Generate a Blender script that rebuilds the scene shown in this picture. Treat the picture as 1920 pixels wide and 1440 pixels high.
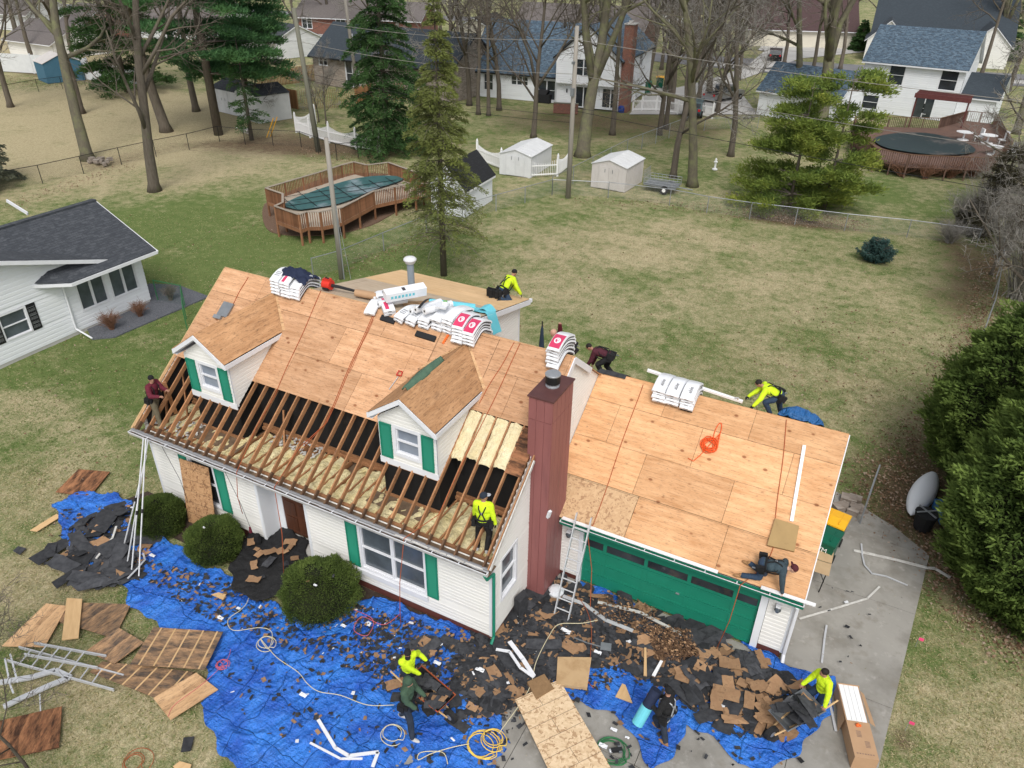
import bpy, bmesh, math, random
import numpy as np
from mathutils import Vector, Matrix, noise
# ---------------------------------------------------------------- camera, world, sun, exposure
SC = bpy.context.scene
for o_ in list(bpy.data.objects): bpy.data.objects.remove(o_)
CP = np.array([6.46738, -11.74589, 16.15252]); FOC = 1394.5009
CR = np.array([0.88664518, 0.46224802, 0.01367814]); CU = np.array([-0.24932828, 0.45291154, 0.85598279]); CF = np.array([-0.38948136, 0.76236336, -0.51682334])
cam_d = bpy.data.cameras.new('camera'); cam = bpy.data.objects.new('camera', cam_d); SC.collection.objects.link(cam)
cam.matrix_world = Matrix(((CR[0], CU[0], -CF[0], CP[0]), (CR[1], CU[1], -CF[1], CP[1]), (CR[2], CU[2], -CF[2], CP[2]), (0, 0, 0, 1)))
cam_d.sensor_width = 36.0; cam_d.sensor_fit = 'HORIZONTAL'; cam_d.lens = 36.0 * FOC / 1920; cam_d.clip_end = 3000; cam_d.clip_start = 0.1
SC.camera = cam
SUN_EL, SUN_AZ = math.radians(52), math.radians(150)      # azimuth measured clockwise from +Y
W = bpy.data.worlds.new('World'); SC.world = W; W.use_nodes = True
wn = W.node_tree; wn.nodes.clear()
sky = wn.nodes.new('ShaderNodeTexSky'); sky.sky_type = 'NISHITA'; sky.sun_disc = False
sky.sun_elevation = SUN_EL; sky.sun_rotation = SUN_AZ; sky.air_density = 1.0; sky.dust_density = 2.5; sky.ozone_density = 1.0
hs = wn.nodes.new('ShaderNodeHueSaturation'); hs.inputs['Saturation'].default_value = 0.22
bg = wn.nodes.new('ShaderNodeBackground'); bg.inputs['Strength'].default_value = 0.15
wo = wn.nodes.new('ShaderNodeOutputWorld')
wn.links.new(sky.outputs[0], hs.inputs['Color']); wn.links.new(hs.outputs[0], bg.inputs[0]); wn.links.new(bg.outputs[0], wo.inputs[0])
sl = bpy.data.lights.new('sun', 'SUN'); sl.energy = 1.4; sl.angle = math.radians(22); sl.color = (1.0, 0.96, 0.90)
sun = bpy.data.objects.new('sun', sl); SC.collection.objects.link(sun)
sd = Vector((math.sin(SUN_AZ) * math.cos(SUN_EL), math.cos(SUN_AZ) * math.cos(SUN_EL), math.sin(SUN_EL)))
sun.rotation_euler = sd.to_track_quat('Z', 'Y').to_euler()
SC.view_settings.view_transform = 'Standard'; SC.view_settings.look = 'None'; SC.view_settings.gamma = 1
SC.view_settings.exposure = 0.35; SC.view_settings.use_curve_mapping = False
SC.render.engine = 'CYCLES'
# ---------------------------------------------------------------- helpers
COL = SC.collection
rnd = random.Random(7)
def ray(x, y): return CF + CR * (x - 960) / FOC - CU * (y - 720) / FOC
def G(x, y, z=0.0):                       # point of the plane z seen at pixel x, y of the 1920 px photograph
    v = ray(x, y); return CP + v * ((z - CP[2]) / v[2])
def PL(x, y, p, n):
    v = ray(x, y); n = np.array(n, float); return CP + v * (((np.array(p, float) - CP) @ n) / (v @ n))
def PJ(p):
    d = np.array(p, float) - CP; z = d @ CF; return 960 + FOC * (d @ CR) / z, 720 - FOC * (d @ CU) / z
def HT(b, ty):                            # height of a vertical line standing at b whose top is at row ty
    lo, hi = 0.0, 60.0
    for _ in range(40):
        m = (lo + hi) / 2
        if PJ((b[0], b[1], b[2] + m))[1] > ty: lo = m
        else: hi = m
    return m
OFS = {}
class MB:
    def __init__(s): s.v = []; s.f = []; s.m = []; s.t = []
    def add(s, vs, fs, m=0, t=None):
        b = len(s.v); s.v += [tuple(map(float, p)) for p in vs]
        if t is None: t = rnd.random()
        for f in fs: s.f.append(tuple(i + b for i in f)); s.m.append(m); s.t.append(t)
    def face(s, pts, m=0, t=None): s.add(pts, [tuple(range(len(pts)))], m, t)
    def box(s, x0, y0, z0, x1, y1, z1, m=0, t=None):
        s.add([(x0,y0,z0),(x1,y0,z0),(x1,y1,z0),(x0,y1,z0),(x0,y0,z1),(x1,y0,z1),(x1,y1,z1),(x0,y1,z1)],
              [(0,3,2,1),(4,5,6,7),(0,1,5,4),(1,2,6,5),(2,3,7,6),(3,0,4,7)], m, t)
    def cbox(s, c, size, rz=0, m=0, t=None, M=None):
        hx, hy, hz = [a / 2 for a in size]; cs, sn = math.cos(rz), math.sin(rz); vs = []
        for z in (-hz, hz):
            for x, y in ((-hx,-hy),(hx,-hy),(hx,hy),(-hx,hy)):
                p = Vector((x, y, z))
                if M is not None: p = M @ p
                vs.append((c[0] + p.x * cs - p.y * sn, c[1] + p.x * sn + p.y * cs, c[2] + p.z))
        s.add(vs, [(0,3,2,1),(4,5,6,7),(0,1,5,4),(1,2,6,5),(2,3,7,6),(3,0,4,7)], m, t)
    def beam(s, p, q, w, h, m=0, t=None, up=(0,0,1)):
        p, q = Vector(p), Vector(q); d = (q - p).normalized(); u = Vector(up); a = d.cross(u)
        if a.length < 1e-4: a = d.cross(Vector((1,0,0)))
        a.normalize(); b = a.cross(d); vs = []
        for c in (p, q):
            for i, j in ((-1,-1),(1,-1),(1,1),(-1,1)): vs.append(c + a * (w/2*i) + b * (h/2*j))
        s.add(vs, [(0,3,2,1),(4,5,6,7),(0,1,5,4),(1,2,6,5),(2,3,7,6),(3,0,4,7)], m, t)
    def tube(s, pts, r, n=6, m=0, t=None, cap=True):
        pts = [Vector(p) for p in pts]; k = len(pts)
        if not hasattr(r, '__len__'): r = [r] * k
        vs = []; a = None
        for i, p in enumerate(pts):
            d = (pts[min(i+1, k-1)] - pts[max(i-1, 0)])
            d = d.normalized() if d.length > 1e-9 else Vector((0,0,1))
            if a is None:
                a = d.cross(Vector((0,0,1)) if abs(d.z) < .9 else Vector((1,0,0))).normalized()
            else:
                a = (a - d * a.dot(d)); a = a.normalized() if a.length > 1e-6 else d.orthogonal().normalized()
            b = d.cross(a)
            for j in range(n):
                an = 2 * math.pi * j / n; vs.append(p + (a * math.cos(an) + b * math.sin(an)) * r[i])
        fs = [(i*n+j, i*n+(j+1)%n, (i+1)*n+(j+1)%n, (i+1)*n+j) for i in range(k-1) for j in range(n)]
        if cap: fs += [tuple(range(n-1, -1, -1)), tuple(range((k-1)*n, k*n))]
        s.add(vs, fs, m, t)
    def lathe(s, c, prof, n=16, m=0, t=None):         # prof: (r, z)
        vs = [(c[0] + r*math.cos(2*math.pi*j/n), c[1] + r*math.sin(2*math.pi*j/n), c[2] + z) for r, z in prof for j in range(n)]
        k = len(prof)
        fs = [(i*n+j, i*n+(j+1)%n, (i+1)*n+(j+1)%n, (i+1)*n+j) for i in range(k-1) for j in range(n)]
        fs += [tuple(range(n-1, -1, -1)), tuple(range((k-1)*n, k*n))]
        s.add(vs, fs, m, t)
    def prism(s, poly, vec, m=0, t=None):             # planar polygon pushed along vec
        n = len(poly); v = Vector(vec); P = [Vector(p) for p in poly]
        s.add(P + [p + v for p in P], [tuple(range(n-1,-1,-1)), tuple(range(n, 2*n))] + [(i, (i+1)%n, n+(i+1)%n, n+i) for i in range(n)], m, t)
    def grid(s, nx, ny, fn, m=0, t=None):
        vs = [fn(i/nx, j/ny) for j in range(ny+1) for i in range(nx+1)]; w = nx + 1
        s.add(vs, [(j*w+i, j*w+i+1, (j+1)*w+i+1, (j+1)*w+i) for j in range(ny) for i in range(nx)], m, t)
    def build(s, name, mats, parent=None, loc=None, smooth=False, label=None, cat=None, group=None, kind=None, M=None):
        me = bpy.data.meshes.new(name); V = np.array(s.v, float).reshape(-1, 3)
        if M is not None:
            A = np.array(M); V = V @ A[:3, :3].T + A[:3, 3]
        off = OFS.get(parent.name, (0,0,0)) if parent else (loc if loc is not None else (0,0,0))
        off = np.array([float(a) for a in off]); V = V - off
        fs = s.f
        me.from_pydata(V.tolist(), [], fs)
        if not isinstance(mats, (list, tuple)): mats = [mats]
        for x in mats: me.materials.append(x)
        if len(mats) > 1: me.polygons.foreach_set('material_index', s.m)
        at = me.attributes.new('tone', 'FLOAT', 'FACE'); at.data.foreach_set('value', np.array(s.t, dtype=np.float32))
        uv = me.uv_layers.new(name='uv'); nl = len(me.loops)
        co = np.empty(len(me.vertices)*3); me.vertices.foreach_get('co', co); co = co.reshape(-1, 3)
        no = np.empty(len(me.polygons)*3); me.polygons.foreach_get('normal', no); no = no.reshape(-1, 3)
        lt = np.empty(len(me.polygons), int); me.polygons.foreach_get('loop_total', lt)
        vi = np.empty(nl, int); me.loops.foreach_get('vertex_index', vi)
        fn = np.repeat(no, lt, axis=0); p = co[vi]
        u = np.stack([-fn[:,1], fn[:,0], np.zeros(nl)], 1); L = np.linalg.norm(u, axis=1); flat = L < .02
        u[flat] = (1,0,0); L[flat] = 1; u /= L[:, None]; w = np.cross(fn, u)
        uv.data.foreach_set('uv', np.stack([(p*u).sum(1), (p*w).sum(1)], 1).ravel())
        if smooth: me.polygons.foreach_set('use_smooth', [True]*len(me.polygons))
        me.update()
        return link(name, me, parent, off, label, cat, group, kind)
def link(name, me, parent=None, off=(0,0,0), label=None, cat=None, group=None, kind=None):
    o = bpy.data.objects.new(name, me); COL.objects.link(o)
    if parent: o.parent = parent; OFS[o.name] = OFS.get(parent.name, (0,0,0))
    else: o.location = off; OFS[o.name] = tuple(float(a) for a in off)
    return tag(o, label, cat, group, kind)
def tag(o, label=None, cat=None, group=None, kind=None):
    if label: o['label'] = label
    if cat: o['category'] = cat
    if group: o['group'] = group
    if kind: o['kind'] = kind
    return o
def thing(name, label, cat, loc=(0,0,0), group=None, rz=0):
    o = bpy.data.objects.new(name, None); COL.objects.link(o); o.location = loc; o.rotation_euler.z = rz
    o.empty_display_size = .2
    OFS[o.name] = tuple(float(a) for a in loc) if rz == 0 else (0,0,0)
    return tag(o, label, cat, group)
def proto(name, label, cat, group=None):              # a thing whose parts are built round the origin, moved afterwards
    o = thing(name, label, cat, (0,0,0), group); return o
def dup(o, loc=None, rz=None, label=None, sc=None, parent=None, rot=None):
    c = o.copy(); COL.objects.link(c); c.parent = parent
    for ch in list(o.children): dup(ch, parent=c)
    if loc is not None: c.location = loc
    if rot is not None: c.rotation_euler = rot
    if rz is not None: c.rotation_euler.z = rz
    if sc is not None: c.scale = sc if hasattr(sc, '__len__') else (sc, sc, sc)
    if label: c['label'] = label
    return c
def nz(x, y, z=0): return noise.noise(Vector((x, y, z)))
# ---------------------------------------------------------------- materials
def srgb(*c): return tuple(((a/255)/12.92 if a/255 <= .04045 else ((a/255+.055)/1.055)**2.4) for a in c)
class NT:
    def __init__(s, name):
        s.mat = bpy.data.materials.new(name); s.mat.use_nodes = True; s.t = s.mat.node_tree
        s.b = s.t.nodes['Principled BSDF']; s.out = s.t.nodes['Material Output']
    def n(s, typ, **kw):
        x = s.t.nodes.new(typ)
        for k, v in kw.items():
            if k[0] == '_': setattr(x, k[1:], v)
            else: x.inputs[k.replace('__', ' ')].default_value = v
        return x
    def l(s, a, b): s.t.links.new(a, b)
    def coords(s, mode, stretch=(1,1,1)):
        if mode == 'UV': c = s.n('ShaderNodeUVMap').outputs[0]
        elif mode == 'World': c = s.n('ShaderNodeNewGeometry').outputs['Position']
        else: c = s.n('ShaderNodeTexCoord').outputs['Object']
        if tuple(stretch) != (1,1,1):
            mp = s.n('ShaderNodeMapping'); mp.inputs['Scale'].default_value = stretch; s.l(c, mp.inputs[0]); c = mp.outputs[0]
        return c
    def noise(s, c, scale, detail=4, rough=.6):
        x = s.n('ShaderNodeTexNoise', Scale=scale, Detail=detail, Roughness=rough); s.l(c, x.inputs['Vector']); return x.outputs[0]
    def ramp(s, fac, lo, hi):
        x = s.n('ShaderNodeMapRange'); x.inputs[1].default_value = lo; x.inputs[2].default_value = hi; s.l(fac, x.inputs[0]); return x.outputs[0]
    def mix(s, fac, a, b, blend='MIX'):
        x = s.n('ShaderNodeMix', _data_type='RGBA', _blend_type=blend)
        for sock, v in ((x.inputs[0], fac), (x.inputs[6], a), (x.inputs[7], b)):
            if hasattr(v, 'links') or isinstance(v, bpy.types.NodeSocket): s.l(v, sock)
            elif hasattr(v, '__len__'): sock.default_value = (*v[:3], 1)
            else: sock.default_value = v
        return x.outputs[2]
    def math(s, op, a, b=0.0):
        x = s.n('ShaderNodeMath', _operation=op)
        for sock, v in ((x.inputs[0], a), (x.inputs[1], b)):
            if isinstance(v, bpy.types.NodeSocket): s.l(v, sock)
            else: sock.default_value = v
        return x.outputs[0]
    def tone(s):
        x = s.n('ShaderNodeAttribute'); x.attribute_name = 'tone'; return x.outputs['Fac']
    def mul(s, col, f): # multiply colour by scalar socket
        x = s.n('ShaderNodeVectorMath', _operation='SCALE')
        if isinstance(col, bpy.types.NodeSocket): s.l(col, x.inputs[0])
        else: x.inputs[0].default_value = col[:3]
        s.l(f, x.inputs['Scale']); return x.outputs[0]
    def bump(s, h, strength=.3, dist=.02):
        x = s.n('ShaderNodeBump', Strength=strength, Distance=dist); s.l(h, x.inputs['Height']); s.l(x.outputs[0], s.b.inputs['Normal'])
def mat(name, c1, c2=None, sc=2.0, rough=.75, metal=0.0, coord='UV', stretch=(1,1,1), detail=5, tone=0.25, bump=0.0, bsc=30.0, spots=(), lo=.3, hi=.7, spec=.3, trans=0.0, coat=0, objr=0.0, bdist=.02):
    """c1/c2 mixed by noise; spots: (colour, scale, lo, hi, stretch); tone: brightness spread per face"""
    N = NT(name); c = N.coords(coord, stretch)
    col = N.mix(N.ramp(N.noise(c, sc, detail), lo, hi), c1, c2) if c2 else None
    for sp in spots:
        cs = N.coords(coord, sp[4] if len(sp) > 4 else (1,1,1)); f = N.ramp(N.noise(cs, sp[1], 5, .65), sp[2], sp[3])
        col = N.mix(f, col if col is not None else c1, sp[0])
    if col is None: col = c1
    if tone:
        tf = N.math('MULTIPLY_ADD', N.tone(), tone); tf.node.inputs[2].default_value = 1 - tone / 2; col = N.mul(col, tf)
    if objr:
        oi = N.n('ShaderNodeObjectInfo').outputs['Random']; tf = N.math('MULTIPLY_ADD', oi, objr); tf.node.inputs[2].default_value = 1 - objr/2; col = N.mul(col, tf)
    if isinstance(col, bpy.types.NodeSocket): N.l(col, N.b.inputs['Base Color'])
    else: N.b.inputs['Base Color'].default_value = (*col[:3], 1)
    N.b.inputs['Roughness'].default_value = rough; N.b.inputs['Metallic'].default_value = metal
    N.b.inputs['Specular IOR Level'].default_value = spec
    if bump: N.bump(N.noise(N.coords(coord), bsc, 4), bump, bdist)
    return N.mat
MT = {}
def mk(name, *a, **k): MT[name] = mat(name, *a, **k); return MT[name]
mk('white_vinyl', (.74,.73,.69), (.79,.78,.75), sc=.8, rough=.55, tone=.03, spots=[((.55,.54,.50), 1.3, .62, .85, (1,3,1))])
mk('blue_white_vinyl', (.72,.745,.78), (.77,.79,.81), sc=.8, rough=.5, tone=.03, spots=[((.50,.52,.54), 1.1, .62, .9, (1,2,1))])
mk('white_trim', (.74,.75,.78), (.68,.69,.72), sc=3, rough=.5, tone=.05)
mk('dirty_white', (.62,.61,.58), (.40,.38,.35), sc=4, rough=.7, tone=.1, lo=.4, hi=.75)
mk('white_plastic', (.82,.82,.82), rough=.4, tone=.05)
mk('green_paint', (.012,.185,.115), (.014,.215,.135), sc=2, rough=.45, tone=.08, spots=[((.05,.25,.15), 5, .66, .85)])
mk('brown_base', (.12,.035,.025), (.09,.03,.025), sc=4, rough=.8)
mk('maroon_metal', (.24,.092,.088), (.28,.108,.102), sc=1.5, rough=.5, tone=.12, stretch=(3,.4,1), spots=[((.17,.065,.065), 1.2, .55, .8, (4,.3,1))])
mk('maroon_cap', (.085,.035,.035), (.12,.05,.045), sc=2, rough=.55)
mk('dark_glass', (.02,.025,.03), (.05,.06,.07), sc=.9, rough=.08, spec=.8, tone=.3)
mk('grey_glass', (.10,.12,.14), (.05,.06,.07), sc=1.3, rough=.15, spec=.6, tone=.2)
mk('blinds', (.17,.20,.25), (.24,.27,.32), sc=2, rough=.5, tone=.5)
mk('black_felt', (.008,.008,.009), (.014,.013,.013), sc=2, rough=.85, spots=[((.035,.028,.022), 2.5, .64, .74)])
mk('insulation', (.60,.50,.24), (.74,.66,.42), sc=3.0, rough=.95, coord='Object', bump=.9, bsc=9, bdist=.08, spots=[((.50,.38,.14), 6, .60, .78)])
mk('insul_pale', (.70,.58,.33), (.80,.71,.48), sc=3.0, rough=.95, coord='Object', bump=.9, bsc=9, bdist=.08, spots=[((.60,.45,.20), 5, .60, .78)])
mk('lumber', (.44,.225,.105), (.29,.135,.065), sc=1.2, rough=.75, stretch=(1,6,1), tone=.35, objr=.4, spots=[((.07,.035,.02), 2.2, .60, .75)], bump=.2)
mk('lumber_dark', (.09,.05,.03), (.16,.09,.05), sc=3, rough=.85, tone=.3, stretch=(1,4,1))
mk('lumber_new', (.62,.42,.22), (.52,.33,.16), sc=2, rough=.7, stretch=(1,6,1))
mk('soffit_dirt', (.11,.075,.05), (.20,.14,.09), sc=5, rough=.9, tone=.2)
mk('gutter_grey', (.30,.30,.31), (.20,.20,.21), sc=3, rough=.55, metal=.3)
mk('gutter_muck', (.03,.025,.02), (.11,.08,.06), sc=9, rough=.9, coord='Object', lo=.4, hi=.6, spots=[((.35,.33,.30), 7, .66, .7)])
mk('aluminium', (.62,.63,.65), (.50,.51,.53), sc=4, rough=.4, metal=.25, tone=.1)
mk('steel_grey', (.25,.27,.29), (.33,.35,.37), sc=3, rough=.45, metal=.6)
mk('galv', (.38,.40,.42), (.30,.31,.33), sc=5, rough=.5, metal=.5)
mk('pipe_grey', (.22,.27,.32), (.28,.32,.36), sc=3, rough=.45)
mk('black_metal', (.012,.012,.013), rough=.5, tone=.1)
mk('black_rubber', (.018,.018,.02), rough=.75, tone=.2)
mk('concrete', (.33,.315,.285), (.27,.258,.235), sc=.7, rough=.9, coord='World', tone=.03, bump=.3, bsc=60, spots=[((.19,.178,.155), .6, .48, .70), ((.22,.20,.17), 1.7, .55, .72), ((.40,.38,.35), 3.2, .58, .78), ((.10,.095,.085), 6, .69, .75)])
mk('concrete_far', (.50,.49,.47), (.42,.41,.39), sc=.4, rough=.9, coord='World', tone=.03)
mk('asphalt', (.20,.20,.21), (.16,.16,.17), sc=.3, rough=.9, coord='World', tone=.03)
mk('gravel_grey', (.05,.055,.07), (.16,.165,.18), sc=22, rough=.95, coord='World', tone=0, bump=.6, bsc=25)
mk('bark', (.085,.070,.055), (.135,.115,.092), sc=5, rough=.95, coord='Object', stretch=(2,2,.4), bump=.8, bsc=12, bdist=.05, objr=.3, spots=[((.11,.115,.06), 1.2, .55, .75)])
mk('bark_green', (.145,.13,.09), (.10,.09,.068), sc=4, rough=.95, coord='Object', stretch=(2,2,.4), bump=.8, bsc=12, bdist=.05, objr=.2, spots=[((.18,.19,.09), 1.2, .45, .7)])
mk('twig', (.125,.105,.086), (.175,.15,.125), sc=3, rough=.95, coord='Object', objr=.3, tone=.3)
mk('twig_grey', (.31,.295,.27), (.20,.185,.165), sc=3, rough=.95, coord='Object', objr=.2, tone=.3)
mk('pole_wood', (.30,.28,.25), (.24,.22,.19), sc=2, rough=.9, coord='Object', stretch=(5,5,.3), spots=[((.16,.13,.10), 3, .6, .75, (5,5,.3))])
mk('pole_green', (.15,.155,.12), (.20,.19,.15), sc=2, rough=.9, coord='Object', stretch=(5,5,.3))
mk('deck_wood', (.20,.09,.045), (.28,.14,.075), sc=1.5, rough=.75, tone=.5, stretch=(1,3,1))
mk('deck_rail_grey', (.36,.31,.26), (.28,.23,.18), sc=3, rough=.8, tone=.15)
mk('deck_board', (.42,.36,.29), (.33,.28,.22), sc=2, rough=.85, tone=.25, stretch=(4,1,1))
mk('pool_cover', (.035,.105,.11), (.05,.14,.14), sc=1.5, rough=.5, coord='Object', spots=[((.24,.30,.33), .35, .54, .66), ((.03,.05,.05), .9, .62, .75)])
mk('pool_cover_dark', (.010,.025,.028), (.016,.038,.038), sc=1.5, rough=.5, coord='Object', spots=[((.12,.11,.10), .25, .56, .64)])
mk('fence_cedar', (.30,.16,.07), (.24,.13,.065), sc=1.3, rough=.85, tone=.4, stretch=(4,.5,1))
mk('brick_red', (.24,.085,.055), (.18,.065,.045), sc=6, rough=.9, coord='Object', spots=[((.30,.20,.16), 9, .6, .7)])
mk('stone_brick', (.30,.25,.21), (.18,.15,.13), sc=5, rough=.9, coord='UV', stretch=(1,3,1), lo=.42, hi=.58, spots=[((.42,.37,.33), 7, .56, .62, (1,3,1))])
mk('tan_siding', (.52,.42,.30), (.46,.37,.27), sc=1, rough=.8)
mk('cream_door', (.66,.62,.52), (.60,.56,.47), sc=1, rough=.7)
mk('blue_shed', (.055,.145,.22), (.07,.17,.25), sc=2, rough=.8, tone=.2)
mk('shed_white', (.66,.67,.68), (.58,.59,.60), sc=1.5, rough=.55, metal=.0, tone=.06, spots=[((.45,.40,.35), 2.5, .64, .8, (3,.6,1))])
mk('shed_tan', (.58,.55,.53), (.52,.49,.47), sc=1.2, rough=.6, tone=.06, spots=[((.42,.38,.35), 2.5, .62, .8, (3,.6,1))])
mk('yellow_paint', (.80,.42,.02), rough=.45, tone=.1)
mk('bin_green', (.004,.095,.055), (.005,.11,.065), sc=2, rough=.4, tone=.1)
mk('cardboard', (.46,.29,.17), (.42,.26,.15), sc=3, rough=.85, tone=.08)
mk('ink_dark', (.05,.045,.05), rough=.6, tone=0)
mk('wrap_white', (.76,.77,.80), (.70,.72,.75), sc=5, rough=.3, tone=.12, objr=.05, bump=.3, bsc=14, coord='Object')
mk('wrap_pink', (.62,.05,.13), (.55,.045,.12), sc=5, rough=.3, tone=.1)
mk('wrap_edge', (.02,.02,.024), (.22,.22,.24), sc=5, rough=.5, stretch=(1,2,14), lo=.50, hi=.60, coord='Object')
mk('cyan_sheet', (.12,.50,.60), (.16,.56,.66), sc=3, rough=.5, tone=.08)
mk('green_print', (.15,.42,.10), rough=.5)
mk('rope_orange', (.75,.10,.02), rough=.7, tone=.1)
mk('rope_rust', (.36,.085,.03), rough=.8, tone=.1)
mk('hose_yellow', (.75,.52,.10), rough=.5, tone=.1)
mk('hose_pale', (.62,.56,.38), rough=.5, tone=.1)
mk('hose_green', (.03,.16,.06), rough=.5, tone=.1)
mk('rope_pink', (.55,.12,.14), rough=.8)
mk('red_plastic', (.60,.035,.02), (.5,.03,.02), sc=3, rough=.4)
mk('orange_plastic', (.85,.16,.03), rough=.45)
mk('pink_flag', (.85,.08,.22), rough=.6)
mk('jeans_dark', (.015,.022,.035), (.03,.04,.06), sc=6, rough=.9, coord='Object')
mk('navy_cloth', (.012,.018,.045), (.02,.028,.06), sc=5, rough=.85, coord='Object', bump=.5, bsc=10)
mk('umbrella_blue', (.02,.035,.06), (.03,.05,.08), sc=3, rough=.8)
mk('canoe_white', (.78,.80,.83), rough=.35, tone=.03)
mk('tan_board', (.40,.27,.12), (.33,.22,.10), sc=2, rough=.85, spots=[((.24,.15,.07), 3, .55, .75)])
mk('tan_sheet', (.52,.36,.20), (.44,.29,.15), sc=2, rough=.85, spots=[((.38,.24,.12), 2, .5, .7)])
mk('foam_brown', (.20,.12,.06), (.26,.16,.08), sc=8, rough=.95, bump=.6, bsc=20)
mk('green_felt', (.07,.13,.09), (.10,.18,.12), sc=6, rough=.9, coord='Object', bump=.6, bsc=14)
mk('pine_bark_mulch', (.10,.06,.04), (.20,.13,.09), sc=14, rough=.95, coord='World', tone=0, bump=.8, bsc=22)
mk('soil_dark', (.035,.025,.018), (.07,.05,.038), sc=10, rough=.95, coord='World', tone=0, bump=.8, bsc=22)
mk('leaf_litter', (.20,.11,.065), (.33,.21,.14), sc=3, rough=.95, coord='Object', tone=1.1)
mk('car_black', (.012,.013,.016), rough=.22, spec=.6, tone=.05)
mk('car_silver', (.30,.30,.31), rough=.3, metal=.5, tone=.05)
mk('car_pale', (.55,.53,.50), rough=.3, metal=.2, tone=.05)
mk('car_teal', (.06,.10,.11), rough=.25, spec=.6, tone=.05)
mk('tyre', (.02,.02,.02), rough=.85, tone=.05)
mk('red_light', (.55,.02,.03), rough=.3)
mk('skin', (.36,.19,.125), (.40,.215,.15), sc=4, rough=.6, coord='Object', tone=.05)
mk('skin_pale', (.50,.29,.21), (.54,.32,.24), sc=4, rough=.6, coord='Object', tone=.05)
mk('hair_black', (.012,.009,.008), (.022,.017,.014), sc=20, rough=.7, coord='Object', bump=.6, bsc=40)
mk('hivis', (.60,.80,.02), (.54,.74,.02), sc=3, rough=.75, coord='Object', tone=.05, bump=.9, bsc=7, bdist=.05)
mk('maroon_cloth', (.11,.014,.028), (.14,.02,.035), sc=3, rough=.85, coord='Object', bump=.9, bsc=8, bdist=.05)
mk('plum_cloth', (.06,.014,.024), (.08,.02,.03), sc=3, rough=.85, coord='Object', bump=.9, bsc=8, bdist=.05)
mk('hood_green', (.045,.085,.052), (.06,.105,.068), sc=3, rough=.85, coord='Object', bump=.9, bsc=8, bdist=.05)
mk('slate_cloth', (.035,.055,.068), (.05,.075,.09), sc=3, rough=.85, coord='Object', bump=.9, bsc=8, bdist=.05)
mk('black_cloth', (.010,.010,.011), (.018,.018,.019), sc=3, rough=.85, coord='Object', bump=.9, bsc=8, bdist=.05)
mk('jeans', (.022,.04,.075), (.035,.06,.10), sc=4, rough=.85, coord='Object', bump=.9, bsc=9, bdist=.04)
mk('olive_pants', (.10,.085,.055), (.13,.11,.07), sc=4, rough=.85, coord='Object', bump=.9, bsc=9, bdist=.04)
mk('tan_boot', (.34,.19,.085), (.28,.15,.07), sc=5, rough=.7, coord='Object')
mk('grey_shoe', (.42,.41,.40), (.52,.51,.50), sc=5, rough=.7, coord='Object')
mk('cap_maroon', (.075,.015,.02), rough=.8)
mk('cap_grey', (.42,.44,.48), rough=.8)
mk('lime', (.25,.75,.15), rough=.6)
def plywood(name, light, dark, stain=None, stain_lo=.55, stain_hi=.7, knots=True, nail=True, ts=.26, mould=0.0):
    N = NT(name); c = N.coords('UV'); g = N.coords('UV', (.7, 5, 1)); f = N.coords('UV', (3, 45, 1))
    col = N.mix(N.ramp(N.noise(g, 1.4, 6, .62), .32, .68), light, dark)
    col = N.mix(N.math('MULTIPLY', N.ramp(N.noise(f, 1.0, 3), .45, .75), .35), col, tuple(a*.62 for a in dark))
    pale = N.ramp(N.noise(N.coords('UV', (.45, .9, 1)), .9, 3), .52, .72)
    bl = N.ramp(N.noise(N.coords('UV', (.6,1.1,1)), 2.6, 5, .7), .52, .78); col = N.mix(N.math('MULTIPLY', bl, .5), col, tuple(a*b for a, b in zip(dark, (.80,.66,.52)))); col = N.mix(N.math('MULTIPLY', pale, .45), col, tuple(min(a*1.25, .9) for a in light))
    if knots:
        v = N.n('ShaderNodeTexVoronoi', Scale=1.7); mp = N.coords('UV', (1, 1.5, 1)); N.l(mp, v.inputs['Vector'])
        k = N.ramp(v.outputs['Distance'], .125, .07); rim = N.ramp(v.outputs['Distance'], .24, .05)
        col = N.mix(N.math('MULTIPLY', rim, .35), col, tuple(a*.75 for a in dark)); col = N.mix(N.math('MULTIPLY', k, .8), col, (.22,.075,.03))
    if nail:   # rows of dark nail holes and scuffs left by the shingles
        st = N.ramp(N.noise(N.coords('UV', (1, 3.5, 1)), 7.5, 3, .7), .56, .72)
        col = N.mix(N.math('MULTIPLY', st, .62), col, (.12,.075,.05))
        w = N.n('ShaderNodeTexBrick'); w.inputs['Scale'].default_value = 1; w.inputs['Mortar Size'].default_value = .006; w.inputs['Brick Width'].default_value = 30; w.inputs['Row Height'].default_value = .14
        N.l(c, w.inputs['Vector']); sel = N.ramp(N.noise(N.coords('UV', (2.5,1,1)), 2.2, 2), .42, .60)
        col = N.mix(N.math('MULTIPLY', N.math('MULTIPLY', w.outputs['Fac'], sel), .45), col, (.16,.08,.04))
    if stain:
        s_ = N.ramp(N.noise(N.coords('UV', (.8, 2.6, 1)), 1.7, 6, .7), stain_lo, stain_hi); col = N.mix(s_, col, stain)
    if mould:
        s_ = N.ramp(N.noise(N.coords('UV', (1.1, 3.2, 1)), 4.5, 5, .72), .60 - mould*.1, .72); col = N.mix(N.math('MULTIPLY', s_, .75), col, (.03,.022,.018))
    tf = N.math('MULTIPLY_ADD', N.tone(), ts); tf.node.inputs[2].default_value = 1 - ts/2; col = N.mul(col, tf)
    N.l(col, N.b.inputs['Base Color']); N.b.inputs['Roughness'].default_value = .8; N.b.inputs['Specular IOR Level'].default_value = .2
    N.bump(N.noise(f, 1.0, 3), .15, .01); MT[name] = N.mat
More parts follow.
